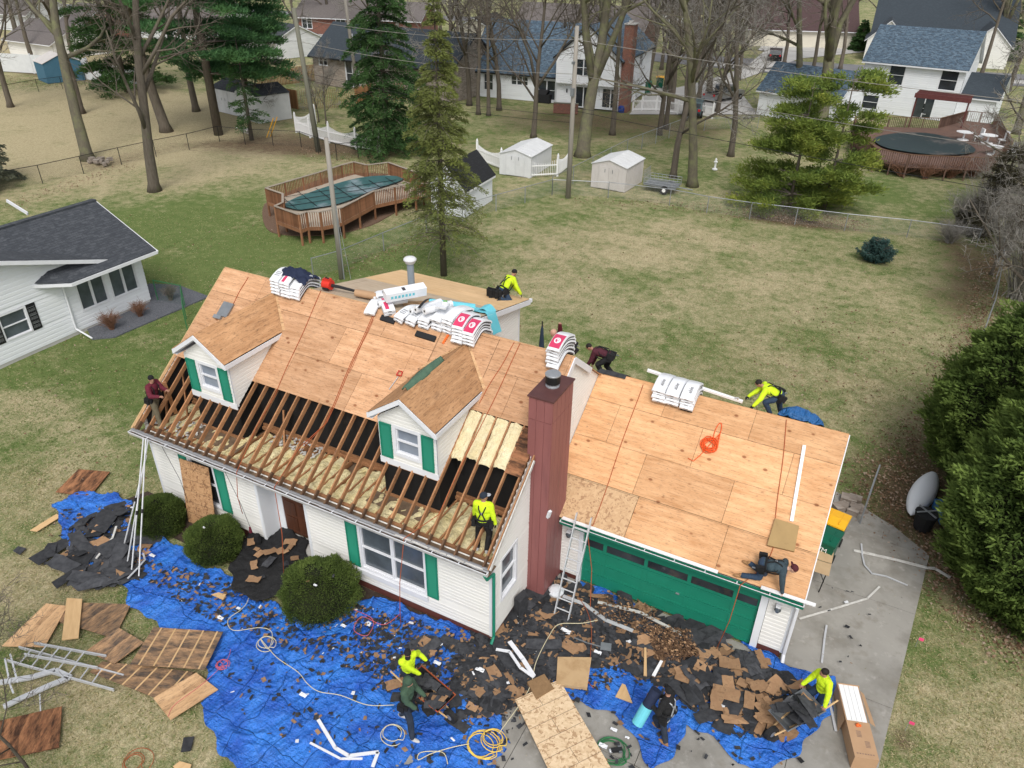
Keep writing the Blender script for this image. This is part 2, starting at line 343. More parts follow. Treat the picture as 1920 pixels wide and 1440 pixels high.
plywood('ply_roof', (.67,.40,.235), (.46,.25,.13), stain=(.27,.14,.08), stain_lo=.57, stain_hi=.85, mould=.15)
plywood('ply_garage', (.75,.445,.24), (.55,.29,.135), ts=.28, stain=(.44,.19,.07), stain_lo=.58, stain_hi=.9)
plywood('ply_dormer', (.56,.32,.165), (.38,.20,.095), stain=(.12,.065,.04), stain_lo=.58, stain_hi=.78, knots=False, mould=.6)
plywood('ply_rear', (.52,.42,.31), (.43,.34,.25), knots=False, nail=False, ts=.10)
plywood('ply_rear_new', (.68,.47,.27), (.60,.40,.21), knots=False, nail=False, ts=.10)
plywood('ply_torn', (.66,.43,.24), (.48,.28,.14), stain=(.12,.07,.045), stain_lo=.52, stain_hi=.72, mould=.4)
plywood('ply_torn_dark', (.50,.31,.17), (.33,.19,.10), stain=(.085,.070,.060), stain_lo=.40, stain_hi=.62, mould=1.2)
plywood('ply_rot', (.40,.19,.09), (.24,.10,.05), stain=(.05,.025,.015), stain_lo=.4, stain_hi=.6, knots=False, mould=.5)
def osb(name, a, b, c_, lines=True):
    N = NT(name); c = N.coords('UV'); v = N.n('ShaderNodeTexVoronoi', Scale=16, Randomness=1); m = N.noise(c, 4, 2)
    mp = N.n('ShaderNodeVectorMath', _operation='ADD'); sc_ = N.n('ShaderNodeVectorMath', _operation='SCALE', Scale=.5); N.l(m, sc_.inputs[0]); N.l(c, mp.inputs[0]); N.l(sc_.outputs[0], mp.inputs[1]); N.l(mp.outputs[0], v.inputs['Vector'])
    col = N.mix(v.outputs['Color'], a, b, 'MIX'); s_ = N.n('ShaderNodeSeparateColor'); N.l(v.outputs['Color'], s_.inputs[0]); N.l(s_.outputs[0], col.node.inputs[0])
    col = N.mix(N.ramp(s_.outputs[1], .78, .86), col, c_)
    if lines:
        w = N.n('ShaderNodeTexBrick'); w.inputs['Scale'].default_value = 1; w.inputs['Mortar Size'].default_value = .007; w.inputs['Brick Width'].default_value = 40; w.inputs['Row Height'].default_value = .41
        N.l(c, w.inputs['Vector']); col = N.mix(N.math('MULTIPLY', w.outputs['Fac'], .8), col, (.12,.07,.04))
    N.l(col, N.b.inputs['Base Color']); N.b.inputs['Roughness'].default_value = .75; MT[name] = N.mat
osb('osb', (.42,.23,.11), (.54,.32,.16), (.26,.13,.06)); osb('osb_pale', (.60,.43,.26), (.72,.55,.36), (.42,.27,.15))
osb('osb_roof', (.48,.30,.16), (.58,.39,.22), (.36,.21,.11), lines=False)
def shingles(name, a, b, c_, row=.14, bw=.28, ts=.1, sc=3.0, lo=.45, hi=.6):
    N = NT(name); c = N.coords('UV'); w = N.n('ShaderNodeTexBrick'); w.inputs['Scale'].default_value = 1; w.inputs['Mortar Size'].default_value = .008
    w.inputs['Brick Width'].default_value = bw; w.inputs['Row Height'].default_value = row; w.inputs['Color1'].default_value = (*a, 1); w.inputs['Color2'].default_value = (*b, 1); w.inputs['Mortar'].default_value = (*[x*.45 for x in a], 1); w.inputs['Bias'].default_value = -.1
    N.l(c, w.inputs['Vector']); col = N.mix(N.ramp(N.noise(N.coords('UV', (1,2.2,1)), sc, 3, .7), lo, hi), w.outputs['Color'], c_)
    sp = N.math('MULTIPLY_ADD', N.noise(c, 70, 2), .5); sp.node.inputs[2].default_value = .75; col = N.mul(col, sp)
    N.l(col, N.b.inputs['Base Color']); N.b.inputs['Roughness'].default_value = .9
    N.bump(w.outputs['Fac'], -.4, .02); MT[name] = N.mat
shingles('shingle_dark', (.048,.054,.064), (.078,.085,.097), (.036,.041,.050), row=.14, bw=.33)
shingles('shingle_blue', (.060,.10,.145), (.13,.19,.25), (.045,.065,.09), row=.16, bw=.3, sc=2.6, lo=.5, hi=.56)
shingles('shingle_grey', (.035,.048,.06), (.045,.06,.075), (.03,.04,.052), row=.15, bw=.3)
shingles('shingle_black', (.012,.013,.016), (.02,.021,.025), (.01,.011,.013), row=.14, bw=.3)
shingles('shingle_brown', (.075,.042,.042), (.095,.055,.052), (.06,.036,.038), row=.15, bw=.3)
shingles('shingle_taupe', (.15,.13,.125), (.18,.16,.15), (.12,.105,.10), row=.15, bw=.3)
def brickmat(name, a, b, mortar, rowh=.075, bw=.21):
    N = NT(name); c = N.coords('UV'); w = N.n('ShaderNodeTexBrick'); w.inputs['Scale'].default_value = 1; w.inputs['Mortar Size'].default_value = .01
    w.inputs['Brick Width'].default_value = bw; w.inputs['Row Height'].default_value = rowh; w.inputs['Color1'].default_value = (*a, 1); w.inputs['Color2'].default_value = (*b, 1); w.inputs['Mortar'].default_value = (*mortar, 1)
    N.l(c, w.inputs['Vector']); col = N.mix(N.ramp(N.noise(c, 3.5, 4), .58, .72), w.outputs['Color'], tuple(min(1, x*1.8) for x in a)); N.l(col, N.b.inputs['Base Color']); N.b.inputs['Roughness'].default_value = .9; MT[name] = N.mat
brickmat('brick', (.25,.085,.055), (.17,.06,.045), (.20,.15,.12)); brickmat('stone', (.20,.16,.13), (.36,.31,.27), (.25,.22,.19), .12, .35)
brickmat('brick_brown', (.14,.065,.045), (.10,.05,.04), (.16,.12,.10))
def chain(name, col):   # woven wire mesh: diamonds of wire, open between
    N = NT(name); c = N.coords('UV'); s_ = N.n('ShaderNodeSeparateXYZ'); N.l(c, s_.inputs[0])
    fs = []
    for op in ('ADD', 'SUBTRACT'):
        a = N.math(op, s_.outputs[0], s_.outputs[1]); a = N.math('MULTIPLY', a, 12.0); a = N.math('FRACT', N.math('ADD', a, 100.0)); fs.append(N.math('LESS_THAN', a, .055))
    f = N.math('MAXIMUM', fs[0], fs[1]); tr = N.n('ShaderNodeBsdfTransparent'); mx = N.n('ShaderNodeMixShader')
    N.l(f, mx.inputs[0]); N.l(tr.outputs[0], mx.inputs[1]); N.l(N.b.outputs[0], mx.inputs[2]); N.l(mx.outputs[0], N.out.inputs[0])
    N.b.inputs['Base Color'].default_value = (*col, 1); N.b.inputs['Roughness'].default_value = .6; MT[name] = N.mat
chain('wire_grey', (.30,.31,.32)); chain('wire_dark', (.03,.04,.035)); chain('wire_green', (.02,.10,.065))
def foliage(name, cols, rough=.75):
    """leaf colours ramped along the face's tone"""
    N = NT(name); r = N.n('ShaderNodeValToRGB'); el = r.color_ramp.elements
    while len(el) < len(cols): el.new(.5)
    for i, cc in enumerate(cols): el[i].position = i/(len(cols)-1); el[i].color = (*cc, 1)
    N.l(N.tone(), r.inputs[0]); N.l(r.outputs[0], N.b.inputs['Base Color']); N.b.inputs['Roughness'].default_value = rough; N.b.inputs['Specular IOR Level'].default_value = .15
    tl = N.n('ShaderNodeBsdfTranslucent'); N.l(r.outputs[0], tl.inputs[0]); mx = N.n('ShaderNodeMixShader', Fac=.25); N.l(N.b.outputs[0], mx.inputs[1]); N.l(tl.outputs[0], mx.inputs[2]); N.l(mx.outputs[0], N.out.inputs[0])
    MT[name] = N.mat
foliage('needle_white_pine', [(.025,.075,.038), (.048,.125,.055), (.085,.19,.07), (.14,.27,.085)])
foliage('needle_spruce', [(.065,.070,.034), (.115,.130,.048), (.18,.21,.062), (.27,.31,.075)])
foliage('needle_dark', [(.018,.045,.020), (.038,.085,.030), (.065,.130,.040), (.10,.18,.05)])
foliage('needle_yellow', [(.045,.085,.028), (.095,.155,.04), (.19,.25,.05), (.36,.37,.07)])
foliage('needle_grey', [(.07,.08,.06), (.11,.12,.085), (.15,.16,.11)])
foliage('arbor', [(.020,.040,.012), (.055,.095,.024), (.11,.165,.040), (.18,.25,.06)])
foliage('yew', [(.026,.040,.012), (.055,.085,.022), (.10,.145,.034), (.15,.20,.05)])
foliage('juniper_blue', [(.02,.05,.045), (.05,.10,.09), (.09,.17,.15)])
foliage('dark_twiggy', [(.03,.028,.018), (.055,.05,.03), (.08,.075,.04)])
foliage('grass_blade', [(.12,.16,.045), (.24,.24,.09), (.42,.35,.19), (.56,.49,.31)])
foliage('grass_green', [(.07,.125,.028), (.12,.19,.045), (.20,.25,.08), (.38,.35,.18)])
foliage('vine_green', [(.05,.12,.02), (.16,.26,.03), (.35,.40,.04)])
foliage('leaf_brown', [(.10,.06,.035), (.20,.12,.07), (.32,.21,.14), (.46,.36,.28)])
def tarp(name, a, b):
    N = NT(name); c = N.coords('Object'); n1 = N.noise(c, 1.1, 3)
    col = N.mix(N.ramp(n1, .35, .65), a, b); du = N.ramp(N.noise(c, 2.3, 6, .7), .56, .80); col = N.mix(N.math('MULTIPLY', du, .35), col, (.16,.24,.42)); dk = N.ramp(N.noise(c, 14, 4, .7), .60, .72); col = N.mix(N.math('MULTIPLY', dk, .5), col, tuple(x*.35 for x in a)); N.l(col, N.b.inputs['Base Color']); N.b.inputs['Roughness'].default_value = .36; N.b.inputs['Specular IOR Level'].default_value = .55
    w = N.noise(N.coords('Object', (2.2, 1, 1)), 2.0, 5, .55); w2 = N.noise(N.coords('Object', (1, 2.6, 1)), 7.5, 4, .6); br = N.n('ShaderNodeTexBrick'); br.offset = 0; br.inputs['Scale'].default_value = 1; br.inputs['Mortar Size'].default_value = .02; br.inputs['Mortar Smooth'].default_value = 1; br.inputs['Brick Width'].default_value = .95; br.inputs['Row Height'].default_value = .95; wp = N.n('ShaderNodeVectorMath', _operation='ADD'); N.l(c, wp.inputs[0]); wq = N.n('ShaderNodeTexNoise', Scale=.8); N.l(c, wq.inputs['Vector']); N.l(wq.outputs['Color'], wp.inputs[1]); N.l(wp.outputs[0], br.inputs['Vector']); N.bump(N.math('ADD', N.math('ADD', w, N.math('MULTIPLY', w2, .3)), N.math('MULTIPLY', br.outputs['Fac'], .22)), 1.0, .22); MT[name] = N.mat
tarp('tarp_blue', (.014,.10,.50), (.035,.22,.76)); tarp('tarp_teal', (.01,.10,.30), (.015,.13,.36))
mk('tarp_black', (.012,.012,.013), (.022,.022,.023), sc=2, rough=.7, coord='Object', bump=.9, bsc=6, bdist=.05)
mk('asph_black', (.026,.027,.031), (.062,.064,.07), sc=7, rough=.9, tone=.8, objr=.5, coord='Object')
mk('asph_brown', (.27,.155,.085), (.36,.22,.12), sc=5, rough=.9, tone=.4, objr=.4, coord='Object', spots=[((.12,.07,.045), 6, .58, .72)])
# ================================================================ ground sheet
def axis(segs):
    out = []
    for a, b, st in segs: out += list(np.arange(a, b, st))
    return np.array(out + [segs[-1][1]])
GX = axis([(-900,-300,60), (-300,-110,12), (-110,-45,2.0), (-45,16,.35), (16,60,3), (60,900,60)])
GY = axis([(-300,-20,40), (-20,-12,2), (-12,45,.35), (45,130,2.0), (130,320,12), (320,1500,80)])
XX, YY = np.meshgrid(GX, GY); nxg, nyg = len(GX), len(GY)
ga = np.zeros((nyg, nxg, 3)) # r: tan grass, g: bare brown / leaf litter, b: lush green
ga[..., 0] = .40
def blob(px, py, rx, ry, ch, amt, rot=0):
    p = G(px, py); dx, dy = XX - p[0], YY - p[1]; c, s = math.cos(rot), math.sin(rot)
    d2 = ((dx*c + dy*s)/rx)**2 + ((-dx*s + dy*c)/ry)**2
    ga[..., ch] += amt*np.exp(-d2)
def poly(pix, ch, amt, soft=.8):
    P = np.array([G(*p)[:2] for p in pix]); n = len(P)
    inside = np.zeros(XX.shape, bool); dist = np.full(XX.shape, 1e9)
    for i in range(n):
        a, b = P[i], P[(i+1) % n]; d = b - a; t = np.clip(((XX-a[0])*d[0] + (YY-a[1])*d[1])/(d@d), 0, 1)
        dist = np.minimum(dist, np.hypot(XX - a[0] - t*d[0], YY - a[1] - t*d[1]))
        c = ((a[1] > YY) != (b[1] > YY)) & (XX < (b[0]-a[0])*(YY-a[1])/(b[1]-a[1]+1e-12) + a[0]); inside ^= c
    ga[..., ch] += amt*np.clip(np.where(inside, .5 + dist/soft/2, .5 - dist/soft/2), 0, 1)
poly([(0,395),(495,350),(560,430),(840,470),(600,520),(560,560),(380,640),(260,860),(0,700)], 2, 1.0, 4)      # greener lawn left of the house
poly([(640,500),(830,440),(840,520),(700,560)], 2, .5, 2)
poly([(-60,180),(150,160),(420,180),(560,270),(250,300),(0,330),(-60,330)], 0, .75, 3)                           # pale yard, top left
poly([(-60,355),(250,290),(480,265),(600,300),(500,360),(300,385),(0,395),(-60,400)], 0, .30, 3)
poly([(-60,355),(250,290),(480,265),(640,320),(500,352),(300,375),(0,385),(-60,400)], 1, .33, 3)
poly([(150,305),(300,270),(560,240),(720,290),(560,290),(330,275),(180,315)], 1, .75, 2)
poly([(560,280),(700,225),(860,260),(900,200),(1000,205),(1420,235),(1360,300),(1000,260),(940,290),(700,300)], 1, .55, 4)
poly([(880,180),(1080,235),(1330,240),(1420,170),(1420,110),(900,100)], 1, .45, 5)
poly([(1030,378),(1700,450),(1700,432),(1030,362)], 1, .45, .8)
poly([(1640,1060),(1740,1060),(1790,1200),(1960,1280),(1960,700),(1830,640),(1870,500),(1760,430),(1790,620),(1720,800),(1600,850),(1585,930)], 1, .75, 2.0)
poly([(1590,900),(1720,760),(1740,1060),(1640,1010)], 1, .35, 2.0)
poly([(1680,300),(1960,330),(1960,560),(1800,520),(1760,430),(1850,400),(1700,330)], 1, .5, 3)
for b in [(1480,410,3.2,1.4,1,.85), (640,360,7,3.4,1,.0), (700,505,2.0,.9,1,.6), (830,520,1.2,.8,1,.5), (1160,470,6,3.5,0,.45), (1320,440,4,1.5,0,.3), (1500,560,7,4,0,.25), (1090,560,4,2.2,0,.25),
          (1250,520,5,2.6,2,.4), (1000,420,4,2.5,2,.3), (1430,690,2.5,1.6,2,.35), (1560,650,2,1.2,2,.3), (1680,600,2,1.3,2,.3), (1140,650,2.4,1.2,2,.5), (1640,360,7,4,2,.7), (1350,330,7,3,2,.35), (930,250,7,3,2,.3),
          (1640,700,2.2,1,1,.35), (1760,560,2.0,2.5,1,.4), (1500,700,3,1.5,0,.3), (100,560,3,2,0,-.3), (480,460,3,1.5,2,.4), (620,600,2,1.4,2,.3), (90,780,3.5,1.2,0,.5), (230,620,2.5,1.2,0,.35),
          (130,900,2.4,1.3,0,.5), (240,1330,2.0,1.4,0,.4), (60,1100,1.6,1.8,0,.3), (300,700,2,1.6,2,.3), (1850,1350,2,1.4,0,.3), (1760,1250,1.3,1.0,2,.3), (1690,1390,.4,.35,1,.8), (1710,1370,.5,.4,1,.4), (590,470,2.5,1,0,.25), (360,800,1.4,.8,1,.3),
          (230,190,7,5,0,.4), (70,270,5,3,0,.3), (640,100,20,10,2,.6), (580,120,15,8,0,.3), (1900,80,30,15,2,.2), (30,90,30,12,0,.8), (100,140,14,2.5,1,1.0), (1560,1060,0.1,.1,1,0)]:
    blob(*b)
ga = np.clip(ga, 0, 1)
zz = np.zeros_like(XX)
for j in range(nyg):
    for i in range(nxg):
        x, y = XX[j,i], YY[j,i]
        if -45 < x < 16 and -12 < y < 45: zz[j,i] = .025*nz(x*.35, y*.35) + .012*nz(x*1.5, y*1.5)
zz -= .045
gm = bpy.data.meshes.new('ground'); V = np.stack([XX, YY, zz], -1).reshape(-1, 3)
idx = np.arange(nxg*nyg).reshape(nyg, nxg); F_ = np.stack([idx[:-1,:-1], idx[:-1,1:], idx[1:,1:], idx[1:,:-1]], -1).reshape(-1, 4)
gm.from_pydata(V.tolist(), [], F_.tolist())
at = gm.color_attributes.new('zone', 'FLOAT_COLOR', 'POINT'); at.data.foreach_set('color', np.concatenate([ga.reshape(-1, 3), np.ones((nxg*nyg, 1))], 1).astype(np.float32).ravel())
gm.polygons.foreach_set('use_smooth', [True]*len(gm.polygons))
N = NT('ground_grass'); c = N.coords('World'); a_ = N.n('ShaderNodeAttribute'); a_.attribute_name = 'zone'
s_ = N.n('ShaderNodeSeparateColor'); N.l(a_.outputs['Color'], s_.inputs[0])
big = N.noise(c, .28, 5, .62); mid = N.noise(c, 1.6, 5, .68); fine = N.noise(N.coords('World', (1,1.6,1)), 15, 4, .75); streak = N.noise(N.coords('World', (2.2,.9,1)), 6, 3, .7)
tanf = N.math('ADD', N.math('MULTIPLY', s_.outputs[0], 1.0), N.math('MULTIPLY', N.math('SUBTRACT', big, .5), 1.5))
tanf = N.math('ADD', tanf, N.math('MULTIPLY', N.math('SUBTRACT', mid, .5), 1.5)); tanf = N.math('ADD', tanf, N.math('MULTIPLY', N.math('SUBTRACT', fine, .5), 1.6))
tanf = N.math('SUBTRACT', tanf, N.math('MULTIPLY', s_.outputs[2], .52))
gcol = N.mix(N.ramp(N.math('ADD', N.math('MULTIPLY', mid, .6), N.math('MULTIPLY', fine, .5)), .3, .75), (.075,.128,.032), (.185,.225,.080))
tcol = N.mix(N.ramp(streak, .3, .7), (.33,.275,.155), (.54,.465,.30))
col = N.mix(N.ramp(tanf, .12, .85), gcol, tcol)
dirt = N.mix(N.ramp(N.noise(c, 9, 4, .75), .35, .68), (.070,.046,.030), (.20,.135,.088))
df = N.math('ADD', s_.outputs[1], N.math('MULTIPLY', N.math('SUBTRACT', mid, .5), .9)); df = N.math('ADD', df, N.math('MULTIPLY', N.math('SUBTRACT', fine, .5), .8))
col = N.mix(N.math('MULTIPLY', N.ramp(df, .42, .92), .9), col, dirt)
bare = N.ramp(N.noise(c, .9, 5, .7), .64, .74); col = N.mix(N.math('MULTIPLY', bare, .35), col, (.30,.205,.13))
fl = N.ramp(N.noise(c, 38, 2, .6), .25, .75); fm = N.math('MULTIPLY_ADD', fl, .7); fm.node.inputs[2].default_value = .62; col = N.mul(col, fm)
N.l(col, N.b.inputs['Base Color']); N.b.inputs['Roughness'].default_value = .95; N.b.inputs['Specular IOR Level'].default_value = .1
N.bump(N.math('ADD', fine, N.noise(c, 40, 2)), .7, .04); gm.materials.append(N.mat)
link('ground', gm, kind='structure')
def slabs(name, pixpolys, matn, z, thick=.02, label=None, kind='structure', seams=()):
    mb = MB()
    for pp in pixpolys: mb.prism([(*G(p[0], p[1])[:2], z - thick) if len(p) == 2 else p for p in pp], (0,0,thick))
    return mb.build(name, MT[matn], kind=kind)
# ---- near driveway: concrete slabs with joints
dx = [(-.35, 1.9), (1.915, 4.5), (4.515, 7.55), (7.565, 9.75)]; mb = MB()
ysl = [(-14,-5.4),(-5.385,-1.5),(-1.485,2.87),(2.885,6.42),(6.435,9.2)]
for a, b in dx:
    for c_, d in ysl:
        if a < 7 and d > 3.2: continue
        if b > 9:   # right edge runs slightly outwards with depth
            ex = lambda y: 9.45 + (y-1.08)*.098
            a_ = 6.9 if c_ > 2.8 else a; mb.prism([(a_,c_,-.03),(ex(c_),c_,-.03),(ex(d),d,-.03),(a_,d,-.03)], (0,0,.055))
        else: mb.prism([(a,c_,-.03),(b,c_,-.03),(b,d,-.03),(a,d,-.03)], (0,0,.055))
mb.box(.02,2.885,-.03,6.885,3.12,.0235);
mb.prism([(7.3,9.215,-.03),(10.24,9.215,-.03),(9.2,10.1,-.03),(8.1,10.7,-.03),(7.3,11.1,-.03)], (0,0,.05))
mb.build('driveway', MT['concrete'], kind='structure')
mb = MB(); mb.box(-13.2,-1.15,-.04,-.3,-.02,.012); mb.prism([(-13.2,.0,-.04),(-12.3,0,-.04),(-12.3,-1,-.04),(-13.9,-1.6,-.04)], (0,0,.05))
mb.build('planting_bed', MT['soil_dark'], kind='structure')
# ---- far streets and drives
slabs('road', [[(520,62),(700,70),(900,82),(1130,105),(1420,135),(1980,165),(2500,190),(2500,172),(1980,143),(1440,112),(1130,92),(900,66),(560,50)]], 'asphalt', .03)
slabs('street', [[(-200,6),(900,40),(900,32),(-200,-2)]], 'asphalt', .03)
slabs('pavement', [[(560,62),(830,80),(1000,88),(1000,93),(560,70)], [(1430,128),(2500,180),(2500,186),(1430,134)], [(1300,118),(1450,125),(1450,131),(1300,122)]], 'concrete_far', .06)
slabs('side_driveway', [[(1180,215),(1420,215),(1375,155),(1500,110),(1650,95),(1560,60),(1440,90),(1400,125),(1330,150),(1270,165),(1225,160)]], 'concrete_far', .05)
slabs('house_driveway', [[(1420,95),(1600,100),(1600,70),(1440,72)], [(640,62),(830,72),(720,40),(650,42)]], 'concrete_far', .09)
slabs('gravel_strip', [[(172,636),(215,632),(392,556),(335,535),(280,532),(160,610)]], 'gravel_grey', .02, .07)
# ================================================================ main house
HL, HWD, ZE, ZR, YR = 12.29, 8.63, 3.05, 6.66, 4.315
SL = (ZR - ZE) / (YR + .4)
def RZ(y): return ZE + SL*(y + .4)
def lap(mb, p0, d, n, z0, z1, lo, hi, ops=(), ex=.115, m=0, off=.022):
    """lapped boards on a wall: p0 origin, d along, n outward; lo/hi give the wall's extent at height z"""
    p0, d, n = Vector(p0), Vector(d), Vector(n); z = z0; prev = True
    while z < z1 - 1e-4:
        ze = min(z + ex, z1); cuts = sorted({z, ze} | {c for o in ops for c in (o[2], o[3]) if z < c < ze})
        tn = rnd.random()
        for a, b in zip(cuts, cuts[1:]):
            iv = [(lo(a), hi(a), lo(b), hi(b))]; segs = []
            act = sorted([o for o in ops if o[2] <= a + 1e-6 and o[3] >= b - 1e-6])
            la, lb = iv[0][0], iv[0][2]
            for o in act: segs.append((la, o[0], lb, o[0])); la = lb = o[1]
            segs.append((la, iv[0][1], lb, iv[0][3]))
            for s0, s1, t0, t1 in segs:
                if s1 - s0 < .005: continue
                fa = off*(1 - (a - z)/ex); fb = off*(1 - (b - z)/ex)
                P = lambda s, zz, f: p0 + d*s + n*f + Vector((0,0,zz))
                if t1 - t0 < .005: t0 = t1 = (t0+t1)/2
                k_ = .68; zm = a + (b-a)*k_; m0, m1 = s0+(t0-s0)*k_, s1+(t1-s1)*k_
                if a == z and b == ze:
                    mb.face([P(s0,a,off), P(s1,a,off), P(m1,zm,off*.9), P(m0,zm,off*.9)], m, tn); mb.face([P(m0,zm,off*.9), P(m1,zm,off*.9), P(t1,b,0), P(t0,b,0)], m, tn)
                else: mb.face([P(s0,a,fa), P(s1,a,fa), P(t1,b,fb), P(t0,b,fb)], m, tn)
                if a == z: mb.face([P(s0,a,0), P(s1,a,0), P(s1,a,fa), P(s0,a,fa)], m, tn)
        z = ze
def winset(parent, p0, d, n, s0, s1, z0, z1, cols=1, name='window', frame='white_trim', pane='dark_glass', rail=True, fw=.07, depth=.07, label=None, deep=False):
    p0, d, n = Vector(p0), Vector(d), Vector(n); mb = MB()
    P = lambda s, zz, f: p0 + d*s + n*f + Vector((0,0,zz))
    def bar(a, b, c, e, f0, f1, mm=mb):
        mm.prism([P(a,c,f0), P(b,c,f0), P(b,e,f0), P(a,e,f0)], n*(f1-f0))
    o = fw
    bar(s0-o, s0, z0-o, z1+o, -depth, .035); bar(s1, s1+o, z0-o, z1+o, -depth, .035)
    bar(s0, s1, z0-o, z0, -depth, .05); bar(s0, s1, z1, z1+o, -depth, .036)
    w = (s1-s0)/cols
    for i in range(1, cols): bar(s0+w*i-.03, s0+w*i+.03, z0, z1, -depth, .02)
    for i in range(cols):
        a = s0 + w*i + (.03 if i else 0); b = s0 + w*(i+1) - (.03 if i < cols-1 else 0)
        if rail: bar(a, b, (z0+z1)/2-.02, (z0+z1)/2+.02, -depth+.01, .0)
        for x in (a, b-.025): bar(x, x+.025, z0, z1, -depth+.005, -.005)
        for x in (z0, z1-.025): bar(a+.025, b-.025, x, x+.025, -depth+.005, -.005)
    f = mb.build(name, MT[frame], parent, label=label)
    gl = MB(); gl.prism([P(s0,z0,-depth), P(s1,z0,-depth), P(s1,z1,-depth), P(s0,z1,-depth)], n*.012)
    gl.build('pane', MT[pane], parent if deep else f)
    return f
def shutter(parent, p0, d, n, s0, s1, z0, z1, louv=True, mt='green_paint'):
    p0, d, n = Vector(p0), Vector(d), Vector(n); mb = MB(); P = lambda s, zz, f: p0 + d*s + n*f + Vector((0,0,zz))
    def bar(a, b, c, e, f0, f1): mb.prism([P(a,c,f0), P(b,c,f0), P(b,e,f0), P(a,e,f0)], n*(f1-f0), t=.5)
    bar(s0, s0+.04, z0, z1, .015, .05); bar(s1-.04, s1, z0, z1, .015, .05); bar(s0+.04, s1-.04, z0, z0+.05, .015, .05); bar(s0+.04, s1-.04, z1-.05, z1, .015, .05)
    bar(s0+.04, s1-.04, z0+.05, z1-.05, .012, .02)
    z = z0 + .06
    while z < z1 - .08:
        mb.face([P(s0+.04, z, .045), P(s1-.04, z, .045), P(s1-.04, z+.035, .022), P(s0+.04, z+.035, .022)], t=.5)
        mb.face([P(s0+.04, z, .022), P(s1-.04, z, .022), P(s1-.04, z, .045), P(s0+.04, z, .045)], t=.2); z += .042
    return mb.build('shutter', MT[mt], parent)
def sheets(mb, P, us, vs, th=.012, gap=.009, jit=.0, W_=2.44, H_=1.22, off0=0.0, stag=True, lift=None):
    """plywood sheets over a rectangle; P(u, v, w) gives the 3D point (w = height above plane)"""
    v = vs[0]; row = 0
    while v < vs[1] - .02:
        v2 = min(v + H_, vs[1]); u = us[0] - (off0 + (W_/2 if (stag and row % 2) else 0)) % W_
        while u < us[1] - .01:
            a, b = max(u, us[0]), min(u + W_, us[1])
            if b - a > .02:
                l = rnd.uniform(0, .004)
                q = [P(a+gap/2, v+gap/2, l), P(b-gap/2, v+gap/2, l), P(b-gap/2, v2-gap/2, l), P(a+gap/2, v2-gap/2, l)]
                nrm = (q[1]-q[0]).cross(q[3]-q[0]).normalized(); mb.prism([p - nrm*th for p in q], nrm*th)
            u += W_
        v = v2; row += 1
house = thing('house', 'white two-dormer house with bare rafters, stripped plywood roof, red-brown chimney and green garage door', 'house', (0,0,0))
X_, Y_, Z_ = Vector((1,0,0)), Vector((0,1,0)), Vector((0,0,1))
# walls: front, right gable, left gable, rear and their lap siding
wops = [(HL-10.6, HL-9.62, .78, 2.35), (HL-7.84, HL-6.08, .2, 2.42), (HL-4.12, HL-2.06, .86, 2.36)]
mb = MB(); lap(mb, (-HL,0,0), X_, -Y_, .26, 2.86, lambda z: 0, lambda z: HL, wops)
mb.build('front_wall', MT['white_vinyl'], house)
gy0 = lambda z: 0 if z <= RZ(0)-.03 else (z + .03 - ZE)/SL - .4
mb = MB(); lap(mb, (0,0,0), Y_, X_, .26, ZR-.06, gy0, lambda z: HWD - gy0(z), [(.46, 1.26, 1.22, 2.58)])
mb.build('gable_wall', MT['white_vinyl'], house)
mb = MB(); lap(mb, (-HL,0,0), Y_, -X_, .26, ZR-.06, gy0, lambda z: HWD - gy0(z)); mb.build('gable_wall', MT['white_vinyl'], house)
mb = MB(); lap(mb, (-HL,HWD,0), X_, Y_, .26, 2.86, lambda z: 0, lambda z: HL); mb.build('rear_wall', MT['white_vinyl'], house)
mb = MB(); mb.box(-HL+.01,.02,-.06,-7.84,.2,.258); mb.box(-6.08,.02,-.06,-.01,.2,.258); mb.box(-.2,.2,-.06,-.012,HWD-.2,.258); mb.box(-HL+.012,.2,-.06,-HL+.2,HWD-.2,.258); mb.box(-HL+.01,HWD-.2,-.06,-.01,HWD-.02,.258)
mb.build('foundation', MT['brown_base'], house)
mb = MB()
for x in (-HL-.012, -.078): mb.box(x, -.022, .24, x+.09, -.0, 2.86)
mb.box(.0,-.0,.24,.02,.08,2.9); mb.box(-HL-.02,0,.24,-HL,.08,2.9)
mb.build('corner_trim', MT['white_trim'], house)
# interior: dark floor and ceiling board so nothing shows through
mb = MB(); mb.box(-HL+.05,.25,2.62,-.05,HWD-.1,2.68); mb.build('ceiling', MT['soffit_dirt'], house)
# entry: recess, door, jambs, step
mb = MB(); R_ = .62
mb.prism([(-7.84,0,.2),(-7.84,R_,.2),(-7.84,R_,2.42),(-7.84,0,2.42)], (-.03,0,0)); mb.prism([(-6.08,0,.2),(-6.08,R_,.2),(-6.08,R_,2.42),(-6.08,0,2.42)], (.03,0,0))
mb.prism([(-7.84,0,2.42),(-6.08,0,2.42),(-6.08,R_,2.42),(-7.84,R_,2.42)], (0,0,.03)); mb.box(-7.84,R_,.2,-7.62,R_+.03,2.42); mb.box(-6.42,R_,.2,-6.08,R_+.03,2.42); mb.box(-7.62,R_,2.28,-6.42,R_+.03,2.42)
mb.box(-6.078,-.028,.2,-5.98,-.0,2.42); mb.box(-7.94,-.028,.2,-7.842,-.0,2.42)
mb.build('entry_surround', MT['blue_white_vinyl'], house)
mb = MB(); mb.box(-7.62,R_+.02,.2,-6.42,R_+.06,2.28)
for cx_ in (-7.32, -6.72):
    for z0, z1 in ((.35,.85),(.95,1.45)): mb.box(cx_-.2, R_-.0, z0, cx_+.2, R_+.02, z1, t=.1)
